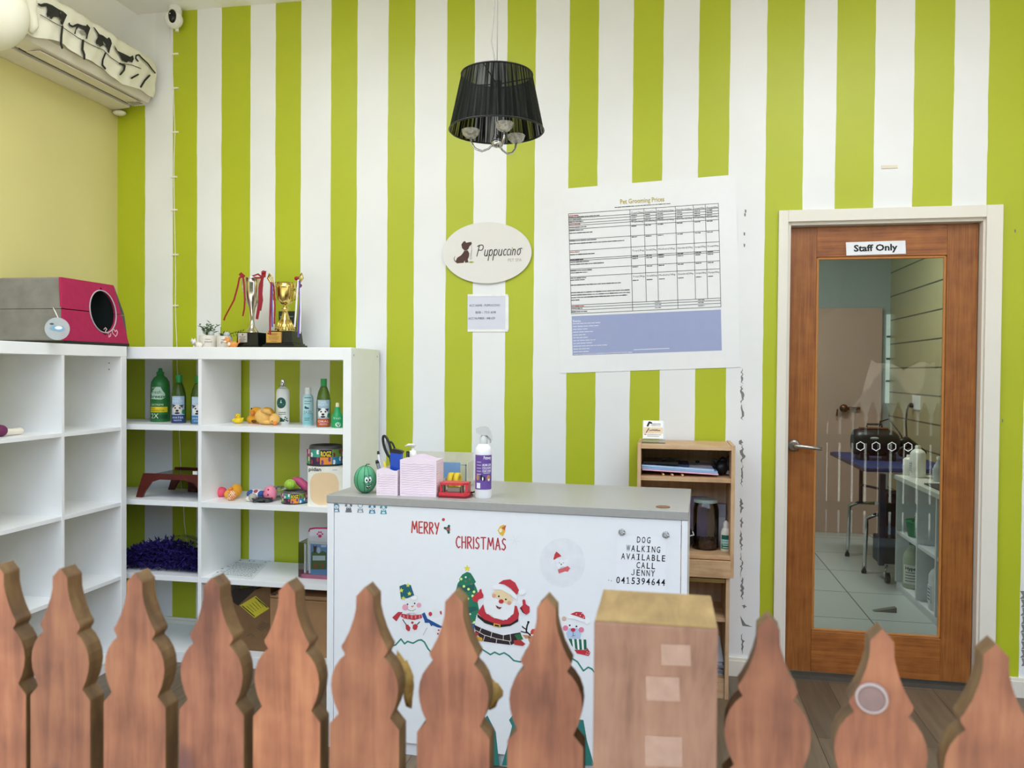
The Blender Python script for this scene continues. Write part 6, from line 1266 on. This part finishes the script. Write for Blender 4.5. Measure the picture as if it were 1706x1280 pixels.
# bear with the spotted hat
br_ = thing('bear_sticker', 'bear sticker with rosy cheeks, spotted red hat and green striped scarf', 'sticker', PC(968, 1090, 0), 0, 'stickers on the counter front')
b = MB(print_mat('ececee'), PC); b.disc(*Z8([(1390, 810)])[0], 18, 17, 0, seg=28); b.use(print_mat('d9b7a2')).disc(*Z8([(1278, 720)])[0], 4, l=0); b.build('head', br_)
b = MB(print_mat('b7c9e2'), PC); b.poly(Z8([(1340, 830), (1440, 830), (1480, 900), (1470, 960), (1320, 950), (1300, 890)]), 1); b.use(print_mat('e2809a')).disc(*Z8([(1295, 830)])[0], 4.6, l=2).disc(*Z8([(1482, 850)])[0], 4.6, l=2); b.use(print_mat('22242a')).disc(*Z8([(1345, 797)])[0], 1.5, l=2).disc(*Z8([(1425, 810)])[0], 1.5, l=2).stroke(Z8([(1385, 870), (1385, 920), (1370, 930)]), .6, 3).stroke(Z8([(1385, 920), (1410, 915)]), .6, 3); b.use(print_mat('c02f44')).disc(*Z8([(1385, 850)])[0], 4, 3, 3); b.build('face', br_)
b = MB(print_mat('c4303c'), PC); b.poly(Z8([(1350, 665), (1420, 635), (1490, 640), (1525, 690), (1530, 725), (1440, 690)]), 3); b.use(print_mat('f2f2f2')).poly(Z8([(1320, 690), (1360, 670), (1450, 700), (1520, 735), (1500, 760), (1400, 720), (1330, 715)]), 4).disc(*Z8([(1550, 745)])[0], 5, l=3)
for x, y in ((1425, 660), (1470, 680), (1490, 655), (1510, 700)): b.disc(*Z8([(x, y)])[0], .8, l=5)
b.build('hat', br_)
b = MB(print_mat('1f6a4c'), PC); b.poly(Z8([(1330, 955), (1540, 965), (1545, 1085), (1430, 1085), (1370, 1040)]), 3); b.use(print_mat('f0f0ee'))
for k in range(3): b.poly(Z8([(1372 + k * 55, 957), (1398 + k * 55, 959), (1410 + k * 52, 1085), (1388 + k * 52, 1085)]), 4)
b.build('scarf', br_)
b = MB(print_mat('c4303c'), PC); b.poly(Z8([(1400, 1085), (1545, 1090), (1550, 1060), (1590, 1120), (1570, 1160), (1430, 1130)]), 3); b.use(print_mat('f0f0ee'))
for x, y in ((1550, 1110), (1575, 1120), (1540, 1135), (1560, 1140)): b.disc(*Z8([(x, y)])[0], .7, l=4)
b.build('gift', br_)
# hill lines
for pts, lab in (([(655, 1076), (659, 1075), (668, 1065), (674, 1073), (679, 1069), (688, 1072), (697, 1067), (702, 1066.5), (707, 1070), (713, 1081), (722, 1092)], 'wavy green hill line sticker under the two snowmen'), ([(800, 1080), (806, 1084), (817, 1091), (824, 1087), (832, 1091), (840, 1088), (848, 1093), (856, 1101), (866, 1103), (874, 1102)], 'wavy green hill line sticker under the brick chimney'), ([(954, 1098), (962, 1103), (972, 1118), (980, 1112), (986, 1115), (990, 1120)], 'short wavy green hill line sticker under the bear')):
    b = MB(print_mat('3a8a78'), PC); b.stroke(pts, 2.6, 0); tag(b.build('hill_line_sticker'), lab, 'sticker', 'stickers on the counter front')
b = MB(print_mat('2f7a72'), PC); b.poly([(812, 1192), (826, 1220), (832, 1276), (800, 1276), (790, 1220)], 0); b.poly([(858, 1186), (848, 1200), (853, 1210), (846, 1240), (836, 1276), (990, 1276), (978, 1235), (972, 1200)], 0); tag(b.build('fir_sticker'), 'large dark green fir tree stickers low on the counter, seen between the pickets', 'sticker')
# dog walking notice with two suction hooks
nt2 = thing('notice_card', 'white dog walking notice in black capitals stuck to the counter', 'notice', PC(1068, 980, 0)); b = MB(M('notice_paper', 'eff0f4', .3, var=.01), PC); b.poly([(1028, 892), (1110, 896), (1109, 1000), (1026, 1000)], 1); b.build('card', nt2)
b = MB(print_mat('161618'), PC)
for s_, xc, yb in (('DOG', 1072, 904.5), ('WALKING', 1071.5, 919.5), ('AVAILABLE', 1071.5, 933.5), ('CALL', 1075.5, 947), ('JENNY', 1071, 959.5), ('0415394644', 1067, 974)):
    hh = 10.2 if s_[0] != '0' else 11; adv = 8.35
    for k, ch in enumerate(s_):
        xk = xc + (k - (len(s_) - 1) / 2) * adv; yk = yb + (xk - 1070) * .055; gw, gcap = glyphs(ch, .012, 0)[3], glyphs(ch, .012, 0)[2]; wn_ = min(6.3, gw / gcap * hh); b.text(ch, xk - wn_ / 2, yk, hh, 2, R(3), width=wn_, bold=.012) if ch not in 'J1' else b.stroke([(xk + u * 5, yk - v * hh) for u, v in ({'J': ((.4, .94), (.4, .22), (.15, .06), (-.2, .06), (-.45, .2)), '1': ((-.35, .78), (.05, .94), (.05, .06))}[ch])], 1.25, 2)
        if ch == '1': b.rect(xk - 2.2, yk - .9, xk + 2.7, yk, 2)
        if ch == 'I': b.rect(xk - 2.8, yk - .9, xk + 2.8, yk, 2).rect(xk - 2.8, yk - hh, xk + 2.8, yk - hh + .9, 2)
b.build('lettering', nt2)
for x, y, s_ in ((1036, 887, 'left'), (1109, 891.5, 'right')):
    t = thing('suction_hook', 'clear suction hook at the top %s of the dog walking notice' % s_, 'hook', PC(x, y + 4, 0), 0, 'suction hooks on the counter'); q = PC(x, y, 1); b = MB(glass('sucker_clear', (.95, .96, .96), 2.0, .1)); b.T = Matrix.Translation(q) @ Matrix.Rotation(R(-2.6), 4, 'Z') @ Matrix.Rotation(R(90), 4, 'X'); b.lathe([(.012, 0), (.010, .003), (.004, .007), (.004, .011), (.0, .012)]); b.build('cup', t)
    b = MB(CHROME); b.T = Matrix.Translation(q) @ Matrix.Rotation(R(-2.6), 4, 'Z'); b.tube([(0, -.012, .002), (.006, -.016, .004), (.012, -.016, 0), (.012, -.015, -.005)], .0012, 6); b.build('hook', t)
b = MB(print_mat('5aa0b8'), PC); b.disc(1014, 967, .9, l=0).disc(1018.5, 968, .9, l=0); tag(b.build('dot_sticker'), 'two tiny blue dots left of the phone number notice', 'sticker')

# ------------------------------------------------------------------ bookcase contents
z = 1.1
t = thing('card_holder', 'clear card holder with business cards on top of the bookcase', 'card holder', (-.055, -.2, z)); y = -.22
qa, qb = AY(1070, 700, y), AY(1108, 731, y)
b = MB(CLEAR); b.box(qa.x, qb.x, y - .004, y - .001, z, z + .02).box(qa.x, qb.x, y, y + .05, z, z + .003); b.add([(qa.x, y + .006, z), (qb.x, y + .006, z), (qb.x, y + .035, z + .1), (qa.x, y + .035, z + .1), (qa.x, y + .008, z), (qb.x, y + .008, z), (qb.x, y + .037, z + .1), (qa.x, y + .037, z + .1)], [(0, 1, 2, 3), (7, 6, 5, 4), (0, 4, 5, 1), (2, 6, 7, 3)]); b.build('holder', t)
b = MB(M('card_white', 'f2f1ec', .4)); A_, B_ = Vector((qa.x + .004, y + .001, z + .02)), Vector((qb.x - .008, y + .025, z + .1)); dv = Vector((0, .024, .08)); b.prism([(0, 0), (B_.x - A_.x, 0), (B_.x - A_.x, 1), (0, 1)], A_, (1, 0, 0), dv, (0, .003, -.0008))
n_ = Vector((0, -.08, .024)).normalized(); W_ = B_.x - A_.x; b.fn = lambda u, v, l: A_ + Vector((u * W_, 0, 0)) + dv * v + n_ * (.0006 * l)
b.use(print_mat('e9cfae')).rect(.02, .28, .98, .62, 1); b.use(print_mat('2a2522')).stroke([(.22, .7), (.3, .9), (.4, .86)], .09, 2).stroke([(.16, .33), (.28, .56)], .04, 2); b.text('LuvWithPaws', .3, .42, .1, 2, flip=False, width=.55, bold=.02).text('puppuccino', .42, .78, .08, 2, flip=False, width=.45); b.use(print_mat('9a9aa0')).rect(.2, .2, .9, .23, 1).rect(.2, .12, .8, .15, 1).rect(.4, .7, .85, .72, 2); b.use(print_mat('c0475a')).rect(.06, .2, .16, .25, 1); b.build('business_cards', t)
z = .96; YF = -.275
def slab(name, label, cat_, px0, px1, z0, h, mat, y0=-.27, y1=-.06, grp=None, tilt=0, top=None):
    xa, xb = AY(px0, 780, y0).x, AY(px1, 790, y0).x; b = MB(mat); b.add([(xa, y0, z0 + tilt), (xb, y0, z0), (xb, y1, z0), (xa, y1, z0 + tilt), (xa, y0, z0 + tilt + h), (xb, y0, z0 + h), (xb, y1, z0 + h), (xa, y1, z0 + tilt + h)], [(3, 2, 1, 0), (4, 5, 6, 7), (0, 1, 5, 4), (1, 2, 6, 5), (2, 3, 7, 6), (3, 0, 4, 7)])
    return tag(b.build(name, bevel=.0015), label, cat_, grp)
for k, (px, L_) in enumerate(((1107, 1), (1122, 1), (1139, 1))):
    p = AY(px, 797, -.26); b = MB(M('pale_wood_stick', 'caa47a', .6)); b.tube([(p.x - .004, -.27, z + .005), (p.x - .02, -.1, z + .005)], .005, 10); tag(b.build('wooden_stick'), ('leftmost', 'middle', 'rightmost')[k] + ' of three small wooden stick ends under the folders in the bookcase', 'stick', 'wooden sticks under the folders')
slab('folder', 'pink folder at the bottom of the stack in the bookcase', 'folder', 1070, 1197, z + .0105, .007, M('folder_pink', 'e6b5cc', .5), grp='stacked folders', tilt=.012)
slab('folder', 'light blue folder in the middle of the stack in the bookcase', 'folder', 1069, 1196, z + .0182, .008, M('folder_blue', '8fb4dd', .5), grp='stacked folders', tilt=.012)
slab('folder', 'pale blue-white folder on top of the stack in the bookcase', 'folder', 1069, 1190, z + .027, .007, M('folder_pale', 'b4cdea', .5), grp='stacked folders', tilt=.0125)
slab('tablet', 'black tablet lying on the folder stack at the left', 'tablet', 1071, 1130, z + .048, .011, M('tablet_black', '141a1c', .2), y0=-.25)
b = MB(BLACK); rnd = random.Random(12); xa = AY(1100, 770, -.2).x
b.tube([(xa + .09 * k / 9, -.2 + rnd.uniform(-.02, .02), z + .066 + rnd.uniform(0, .006)) for k in range(10)], .004, 6); tag(b.build('black_cable'), 'black braided lead lying on the tablet in the bookcase', 'cable')
slab('notebook', 'dark blue notebook under the black lead on the folders', 'notebook', 1130, 1148, z + .0365, .012, M('notebook_navy', '232a4c', .5), y0=-.24)
b = MB(M('keyboard_grey', '8b7f86', .5)); xa, xb = AY(1148, 780, -.2).x, AY(1186, 780, -.2).x; b.box(xa, xb, -.22, -.09, z + .0362, z + .044)
for k in range(8): b.box(xa + .004 + k * (xb - xa - .008) / 8, xa + .002 + (k + .8) * (xb - xa - .008) / 8 + .002, -.216, -.1, z + .044, z + .046)
b.use(BLACK).ell(((xa + xb) / 2 - .01, -.12, z + .052), (.01, .008, .006), 8, 6); tag(b.build('keyboard'), 'small grey keyboard lying on the right part of the folder stack', 'keyboard')
b = MB(BLACK); q = AY(1201, 786, -.2); rnd = random.Random(3); c = Vector((q.x + .004, -.18, z + .035)); b.ell(c, (.026, .03, .034), 12, 8, .12, 2); b.ell(c + Vector((.006, .01, .03)), (.02, .02, .016), 10, 8, .1, 3)
b.tube([c + Vector(p) for p in ((-.02, -.01, 0), (-.04, -.01, .02), (-.038, -.01, .036), (-.028, -.01, .034), (-.02, -.01, .015))], .007, 8); tag(b.build('harness'), 'black coiled dog harness at the right of the folder stack', 'harness')
b = MB(BLACK); q = AY(1213, 790, -.2); b.lathe([(.008, 0), (.008, .055), (.005, .062), (.005, .085), (.0, .09)], (q.x, -.17, z)); b.use(print_mat('c9ccd2')).lathe([(.0083, .006), (.0083, .022)], (q.x, -.17, z), caps=False); tag(b.build('spray_tube'), 'slim black tube standing against the right side of the bookcase', 'tube')
z = .625
q = AY(1175, 911, -.155); m = mpp((q.x, -.155, z)); t = thing('storage_jar', 'glass storage jar with brown kibble and a pale green lid', 'jar', (q.x, -.155, z)); r, h = 21.5 * m, 77 * m
b = MB(glass('jar_glass', (.95, .955, .93), 1.6)); b.lathe([(r * .94, 0), (r, .008), (r, h * .84), (r * .93, h * .93), (r * .86, h)], (q.x, -.155, z), 36, caps=True); b.build('jar', t)
b = MB(M('kibble_brown', '5f4030', .8, var=.2)); rnd = random.Random(6); b.cyl(r * .88, .005, h * .2, (q.x, -.155, z), 24)
for k in range(130):
    a = rnd.uniform(0, 6.28); rr = r * (.86 if k % 2 else .86 * math.sqrt(rnd.random())); zz = rnd.uniform(.01, h * .2) if k % 2 else h * .2; b.ell((q.x + rr * math.cos(a), -.155 + rr * math.sin(a), z + zz), (.006, .006, .004), 6, 4)
o = b.build('kibble', t); o['kind'] = 'stuff'
b = MB(M('lid_pale_green', 'a9bdb4', .35)); b.lathe([(r * .9, h), (r * .92, h + .004), (r * .9, h + .012), (r * .7, h + .014)], (q.x, -.155, z), 36); b.build('lid', t)
q2 = AY(1203, 830, -.07); b = MB(M('box_lilac_white', 'c4c3d8', .5)); b.box(q2.x - .03, q2.x + .016, -.085, -.045, z, z + .19); b.use(print_mat('e4e4ee')).box(q2.x - .028, q2.x + .014, -.0856, -.085, z + .02, z + .13); tag(b.build('carton'), 'pale lilac carton standing behind the small squeeze bottle', 'box')
def art_sq(t, m):
    fn = wrapfn(8.4 * m + .0006); b = MB(print_mat('2f8f72'), fn); b.rect(-8 * m, 4 * m, 8 * m, 12 * m, 1, 10); b.use(print_mat('8fd0cf')).rect(-8 * m, 12 * m, 8 * m, 20 * m, 1, 10); b.use(print_mat('1f6a5c')).rect(-8 * m, 20 * m, 8 * m, 27 * m, 1, 10); b.use(print_mat('eef6f4'))
    for k in range(4): b.rect(-5 * m, (6 + k * 4) * m, 5 * m, (7 + k * 4) * m, 2, 6)
    b.build('label', t, local=True)
bottle('squeeze_bottle', 'small white squeeze bottle with a green label beside the kibble jar', 'bottle', 1209, 914, -.185, z, 50, [(8, 0), (8.4, 2), (8.4, 30), (6.5, 36), (4.5, 38)], WHITEP, [(4.6, 37), (4.6, 45), (3, 48), (1.4, 50)], WHITEP, art_sq)
q3 = AY(1165, 826, -.06); b = MB(M('plate_purple', '8f7fa8', .4)); b.T = Matrix.Translation((q3.x + .004, -.05, z)) ; b.box(-.045, .035, 0, .018, 0, .215); b.T = None; tag(b.build('lilac_folder'), 'lilac file box standing behind the kibble jar', 'file box')
q4 = AY(1148, 880, -.2); b = MB(BLACK); b.ell((q4.x - .02, -.2, z + .055), (.04, .05, .055), 14, 10, .1, 3); b.use(M('bag_painted_shine', 'c9ccd0', .2)).tube([(q4.x + .014, -.245, z + .09), (q4.x + .02, -.245, z + .075), (q4.x + .0, -.25, z + .07)], .003, 6); tag(b.build('black_bag'), 'crumpled black bag on the bookcase shelf, mostly hidden by the counter', 'bag')  # the bag's shine is drawn as a pale strip
z = .085; rnd = random.Random(5)
for k in range(7):
    q = AY(1200, 1130, -.24); b = MB(M('paper_stack_%d' % (k % 2), ('b9bcc6', '9aa0b4')[k % 2], .6)); dx = rnd.uniform(-.012, .004); b.box(q.x - .1 + dx, q.x + .012 + dx, -.25 + rnd.uniform(-.01, .01), -.08, z + k * .008, z + k * .008 + .0072)
    tag(b.build('magazine'), 'magazine in the pile at the bottom of the bookcase, ' + ('lowest', 'second from the bottom', 'third from the bottom', 'in the middle', 'third from the top', 'second from the top', 'topmost')[k], 'magazine', 'magazines at the bottom of the bookcase')
b = MB(M('paper_leaning', 'c3c6cf', .6)); q = AY(1200, 1092, -.2); b.add([(q.x - .02, -.24, z + .058), (q.x + .012, -.24, z + .058), (q.x - .004, -.2, z + .16), (q.x - .05, -.2, z + .16), (q.x - .02, -.236, z + .058), (q.x + .012, -.236, z + .058), (q.x - .004, -.196, z + .16), (q.x - .05, -.196, z + .16)], [(0, 1, 2, 3), (7, 6, 5, 4), (0, 4, 5, 1), (1, 5, 6, 2), (2, 6, 7, 3), (3, 7, 4, 0)]); tag(b.build('leaning_brochure'), 'grey brochure leaning above the magazine pile in the bookcase', 'brochure')

# ------------------------------------------------------------------ dry chews hung behind the pickets
DRY = M('dried_hide', '9a7a3c', .8, var=.35, scale=70, bump=.4)
for lab, pts in (('ragged dried brown chew hanging behind the third picket left of the post', [(660, 1084), (668, 1090), (675, 1102), (677, 1100), (683, 1112), (690, 1132), (690, 1142), (687, 1165), (687, 1180), (683, 1181), (677, 1176), (675, 1150), (672, 1140), (660, 1130)]), ('ragged dried brown chew sticking out behind the second picket left of the post', [(812, 1122), (820, 1133), (830, 1138), (838, 1152), (838, 1160), (830, 1168), (827, 1177), (817, 1183), (812, 1178)])):
    yc = -3.037; P = [AY(x_, y_, yc) for x_, y_ in pts]; b = MB(DRY); cen = sum(P, Vector()) / len(P); vs = []; rnd = random.Random(len(pts))
    n = len(P); ring = lambda k, off: [cen + (p - cen) * k + Vector((0, off + rnd.uniform(-.003, .003), 0)) for p in P]
    vs = [cen + Vector((0, -.012, 0))] + ring(.5, -.010) + ring(1, 0) + ring(.5, .010) + [cen + Vector((0, .012, 0))]
    fs = [(0, 1 + i, 1 + (i + 1) % n) for i in range(n)] + [(1 + r_ * n + i, 1 + (r_ + 1) * n + i, 1 + (r_ + 1) * n + (i + 1) % n, 1 + r_ * n + (i + 1) % n) for r_ in range(2) for i in range(n)] + [(3 * n + 1, 1 + 2 * n + (i + 1) % n, 1 + 2 * n + i) for i in range(n)]
    b.add(vs, fs, True); tag(b.build('dried_chew'), lab, 'dog chew')

# ------------------------------------------------------------------ staff room furniture
al = bpy.data.lights.new('staff_fill_light', 'AREA'); al.shape = 'RECTANGLE'; al.size = 1.0; al.size_y = .3; al.energy = 34; al.color = (1, .97, .92)  # added fill light so the staff room shows through the glass
ao = bpy.data.objects.new('staff_fill_light', al); COL.objects.link(ao); ao.location = (.9, 2.0, 2.66)
d2 = thing('door_2', 'white inner door, pink tint in its colour, at the far end of the staff room', 'door', (1.3, 3.72, 0)); struct(d2)
xa, xb = AY(1345, 880, 3.72).x, AY(1464, 880, 3.72).x; MB(PINK).box(xa, xb, 3.70, 3.74, 0, 2.0).build('leaf', d2, bevel=.003)  # white door; the pink tint it takes is put into its colour
q = AY(1404, 680, 3.69); b = MB(M('brass_old', '6f4a30', .3, .9)); b.T = Matrix.Translation(q) @ Matrix.Rotation(R(90), 4, 'X'); b.lathe([(.025, -.012), (.025, 0), (.012, .005), (.012, .025), (.032, .035), (.036, .05), (.026, .066), (0, .07)]); b.T = None; b.tube([q + Vector((.02, -.02, 0)), q + Vector((.14, -.02, .0))], .012, 8); b.tube([q + Vector((-.05, -.03, -.01)), q + Vector((-.055, -.03, -.07))], .007, 6); b.build('knob', d2)
xs0, xs1 = AY(1476, 600, 3.74).x, AY(1487, 600, 3.74).x; wz0, wz1 = AY(1480, 672, 3.74).z, AY(1480, 524, 3.74).z
wn = thing('window_1', 'narrow pale slit window in the staff room', 'window', (xs0, 3.74, wz0)); struct(wn); MB(M('slit_daylight', 'b9c6bf', .4, emit=.6)).box(xs0, xs1, 3.738, 3.749, wz0, wz1).build('pane', wn); b = MB(M('slit_bar', '5a605c', .5))
for k in range(1, 4): b.box(xs0, xs1, 3.73, 3.738, wz0 + (wz1 - wz0) * k / 4 - .008, wz0 + (wz1 - wz0) * k / 4 + .008)
b.build('bar', wn)
gt = thing('grooming_table', 'grooming table with a blue top and bent chrome legs', 'table', (1.56, 2.3, 0)); TB = M('table_blue', '1d2f66', .6); z = .8
MB(TB).box(1.30, 1.88, 1.78, 2.86, z - .03, z).build('tabletop', gt, bevel=.01); MB(M('table_edge_dark', '4a2f3a', .4)).box(1.295, 1.302, 1.775, 2.865, z - .028, z - .004).build('edge_trim', gt)
for yy in (2.74, 2.2):
    for xx, sg_ in ((1.42, -1), (1.78, 1)):
        b = MB(CHROME); b.tube([(1.6, yy, .42), (xx + .06 * -sg_, yy, .42), (xx, yy, .39), (xx, yy, .33), (xx + .012 * sg_, yy, .01)], .014, 10); b.build('leg', gt); b = MB(BLACK); b.cyl(.018, 0, .022, (xx + .012 * sg_, yy, 0), 12); b.build('foot', gt)
b = MB(M('table_post_dark', '3a3a40', .3, .7)); b.tube([(1.5, 2.74, .42), (1.5, 2.74, z - .03)], .014, 10).tube([(1.72, 2.2, .42), (1.72, 2.2, z - .03)], .014, 10).tube([(1.5, 2.74, .56), (1.72, 2.2, .56)], .01, 8); b.build('post', gt)
z = .8; c = Vector((1.52, 2.32, z)); dy_ = thing('pet_dryer', 'black pet dryer standing on the blue grooming table', 'dryer', c); b = MB(M('dryer_black', '121213', .35)); b.T = Matrix.Translation(c + Vector((-.02, 0, .125))) @ Matrix.Rotation(R(90), 4, 'Y') @ Matrix.Rotation(R(0), 4, 'Z'); b.lathe([(.06, -.16), (.09, -.15), (.1, -.11), (.1, .08), (.085, .12), (.06, .15), (.03, .16)]); b.build('body', dy_)
b = MB(M('dryer_black', '121213', .35)); b.box(c.x - .14, c.x - .08, c.y - .08, c.y + .08, z, z + .05).box(c.x + .04, c.x + .1, c.y - .08, c.y + .08, z, z + .05); b.build('stand', dy_); b = MB(M('dryer_copper', 'a5735a', .3, .8)); b.box(c.x - .13, c.x + .06, c.y - .035, c.y + .035, z + .222, z + .234); b.build('trim_strip', dy_, bevel=.003)
b = MB(M('badge_grey', 'b9b9b9', .3)); b.ell((c.x - .05, c.y - .095, z + .16), (.03, .006, .01), 12, 6); b.build('badge', dy_); b = MB(BLACK); b.tube([(c.x - .08, c.y, z + .23), (c.x - .08, c.y, z + .255), (c.x + .02, c.y, z + .255), (c.x + .02, c.y, z + .23)], .008, 8); b.build('handle', dy_)
b = MB(M('dryer_black', '121213', .35)); b.ell((c.x + .24, c.y + .05, z + .052), (.1, .07, .05), 14, 10); b.tube([(c.x + .14, c.y, z + .12), (c.x + .2, c.y + .05, z + .14), (c.x + .27, c.y + .09, z + .09)], .03, 10); b.build('hose', dy_)
sk = AX(1527, 672, 1.945); t = thing('wall_socket', 'white socket with a black plug on the cream board wall', 'socket', sk); MB(WHITEP).box(1.937, 1.95, sk.y - .09, sk.y + .09, sk.z - .05, sk.z + .06).build('plate', t, bevel=.003); b = MB(BLACK); b.ell((1.925, sk.y + .07, sk.z - .02), (.02, .035, .02), 10, 8); b.build('plug', t)
b = MB(BLACK); e_ = Vector((1.915, sk.y + .1, sk.z - .02)); b.tube([e_, Vector((1.88, sk.y + .02, sk.z - .06)), Vector((1.82, 2.75, 1.05)), Vector((1.76, 2.5, .93)), Vector((c.x + .2, c.y + .1, z + .12))], .007, 8); b.tube([Vector((c.x + .2, c.y + .1, z + .13)), Vector((1.70, 2.5, 1.0)), Vector((1.66, 2.6, 1.08)), Vector((1.6, 2.6, 1.06)), Vector((1.56, 2.5, 1.0))], .006, 8); tag(b.build('power_lead'), 'black power lead looping from the wall socket to the pet dryer', 'cable')
cbn = thing('storage_cabinet', 'low white open cabinet with a pale worktop in the staff room', 'cabinet', (1.73, 1.3, 0)); CBW = M('cabinet_white', 'e3e6ea', .4); z = .73
MB(M('worktop_pale', 'd4d6cf', .35)).box(1.49, 1.945, .42, 1.82, z, z + .03).build('worktop', cbn, bevel=.003)
for y0 in (.44, 1.0, 1.35, 1.79): MB(CBW).box(1.51, 1.94, y0, y0 + .02, .05, z).build('divider', cbn)
for z0 in (.05, .39): MB(CBW).box(1.515, 1.94, .46, 1.79, z0 - .02, z0).build('shelf', cbn)
MB(CBW).box(1.935, 1.945, .44, 1.81, .05, z).build('back_panel', cbn); MB(CBW).box(1.52, 1.54, .44, 1.81, 0, .03).build('plinth', cbn)
def jug(name, label, x, y, z, w, d, h, mat, capm, neck=.25, grp=None, cat_='bottle', lab=True):
    t = thing(name, label, cat_, (x, y, z), 0, grp); b = MB(mat); b.lathe([(w * .96, 0), (w, h * .03), (w, h * (1 - neck)), (w * .8, h * (1 - neck * .7)), (w * .36, h * (1 - neck * .4)), (w * .34, h * .9)], (x, y, z), sx=1, sy=d / w); b.build('body', t); b = MB(capm); b.lathe([(w * .4, h * .88), (w * .4, h * .99), (w * .36, h)], (x, y, z)); b.build('cap', t)
    if lab:
        b = MB(print_mat('dfe1e6')); b.box(x - w * 1.02, x - w * .9, y - d * .35, y + d * .35, z + h * .15, z + h * .5); b.use(print_mat('3a4250'))
        for k in range(4): b.box(x - w * 1.03, x - w * 1.02, y - d * .25, y + d * .25, z + h * (.2 + .07 * k), z + h * (.22 + .07 * k))
        b.build('label', t)
    return t
zc = .761
jug('jug', 'large white jug at the far end of the staff worktop', 1.60, 1.67, zc, .045, .06, .2, WHITEP, WHITEP, grp='bottles on the staff worktop'); jug('jug', 'smaller white jug tucked left of the large jug on the staff worktop', 1.575, 1.775, zc, .035, .04, .13, WHITEP, WHITEP, grp='bottles on the staff worktop')
jug('bottle', 'rounded grey-white bottle in the middle of the staff worktop', 1.665, 1.48, zc, .032, .032, .15, M('bottle_greyish', 'b9bec4', .3), WHITEP, .5, 'bottles on the staff worktop'); 
q = Vector((1.7, 1.3, zc)); b = MB(WHITEP); b.lathe([(.022, 0), (.024, .012), (.012, .02), (.018, .034), (.008, .042), (.01, .052), (0, .07)], q); tag(b.build('nozzle'), 'small white tiered nozzle on the staff worktop', 'nozzle')
b = MB(M('tray_dark', '2b2d33', .4)); b.box(1.53, 1.9, .75, 1.3, zc, zc + .008); b.use(M('tray_red', '7a4a55', .5)).box(1.5, 1.62, .72, .86, zc + .0085, zc + .014); tag(b.build('tool_tray'), 'dark flat tray with grooming tools on the staff worktop', 'tray')
b = MB(M('tool_dark', '2a2b30', .3)); b.tube([(1.72, 1.02, zc + .02), (1.74, .98, zc + .12)], .014, 8); b.use(CHROME).tube([(1.718, 1.03, zc + .05), (1.735, .985, zc + .125)], .005, 6); tag(b.build('clipper'), 'dark grooming clipper standing on the flat tray', 'clipper')
GC = M('crate_green', '2f8a62', .5); b = MB(GC); b.lathe([(.07, 0), (.085, .1), (.088, .1), (.086, .09)], (1.60, 1.6, .392), 20); b.tube([(1.54, 1.56, .49), (1.60, 1.58, .57), (1.64, 1.62, .5)], .006, 6); tag(b.build('green_basket'), 'green plastic basket on the upper cabinet shelf', 'basket')
bb = jug('bottle', 'big clear bottle with a white label on the lower cabinet shelf', 1.575, 1.66, .052, .058, .058, .31, M('bottle_frosted', 'a9b5a0', .3), M('cap_green2', '2f7a4a', .4), .4, 'bottles in the staff cabinet', lab=False); b = MB(print_mat('e2e2de'), None); b.T = Matrix.Translation((1.575, 1.66, .052)) @ Matrix.Rotation(facing(1.575, 1.66), 4, 'Z'); b.fn = wrapfn(.0586); b.rect(-.06, .03, .06, .15, 1, 14); b.use(print_mat('222222')).text('Hyper', -.045, .118, .022, 2, flip=False, width=.08, bold=.03)
for k in range(4): b.rect(-.045, .1 - k * .018, .04, .104 - k * .018, 2, 8)
b.build('label', bb)
jug('jug', 'white jug with a red cap on the lower cabinet shelf', 1.585, 1.16, .052, .06, .08, .28, M('jug_white', 'dfe0e4', .35), M('cap_red', 'b83a3a', .4), .3, 'bottles in the staff cabinet')
q = AZ(1476, 1019); b = MB(M('doorstop_grey', '6f6a62', .8)); b.prism([(-.075, 0), (.055, 0), (.055, .03)], (q.x, q.y - .02, 0), (1, 0, 0), (0, 0, 1), (0, .04, 0)); tag(b.build('door_wedge', bevel=.002), 'grey door wedge lying on the staff room floor tiles', 'door wedge')
# dark blue trolley under the table
tv = thing('trolley', 'dark blue trolley on chrome castors beside the white cabinet', 'trolley', (1.58, 2.0, 0)); NV = M('trolley_navy', '1c2c4c', .4)
MB(NV).box(1.44, 1.475, 1.93, 1.97, .12, .74).build('upright', tv); MB(NV).box(1.68, 1.71, 1.93, 1.97, .12, .74).build('upright', tv); MB(M('trolley_bin_dark', '22303a', .5)).box(1.45, 1.71, 1.975, 2.15, .12, .3).build('bin', tv, bevel=.01); MB(M('bin_black', '17181c', .5)).box(1.49, 1.67, 1.98, 2.12, .38, .6).build('bin', tv, bevel=.01); MB(M('bin_blue', '2a5478', .5)).box(1.48, 1.68, 1.975, 2.13, .32, .378).build('tray', tv, bevel=.004)
for xx in (1.50, 1.66):
    b = MB(BLACK); b.T = Matrix.Translation((xx, 1.95, .035)) @ Matrix.Rotation(R(90), 4, 'Y'); b.cyl(.035, -.012, .012); b.T = None; o = b.build('castor', tv); b = MB(CHROME); b.tube([(xx - .016, 1.95, .035), (xx - .016, 1.95, .08), (xx, 1.955, .12)], .007, 8); b.build('castor_fork', o)
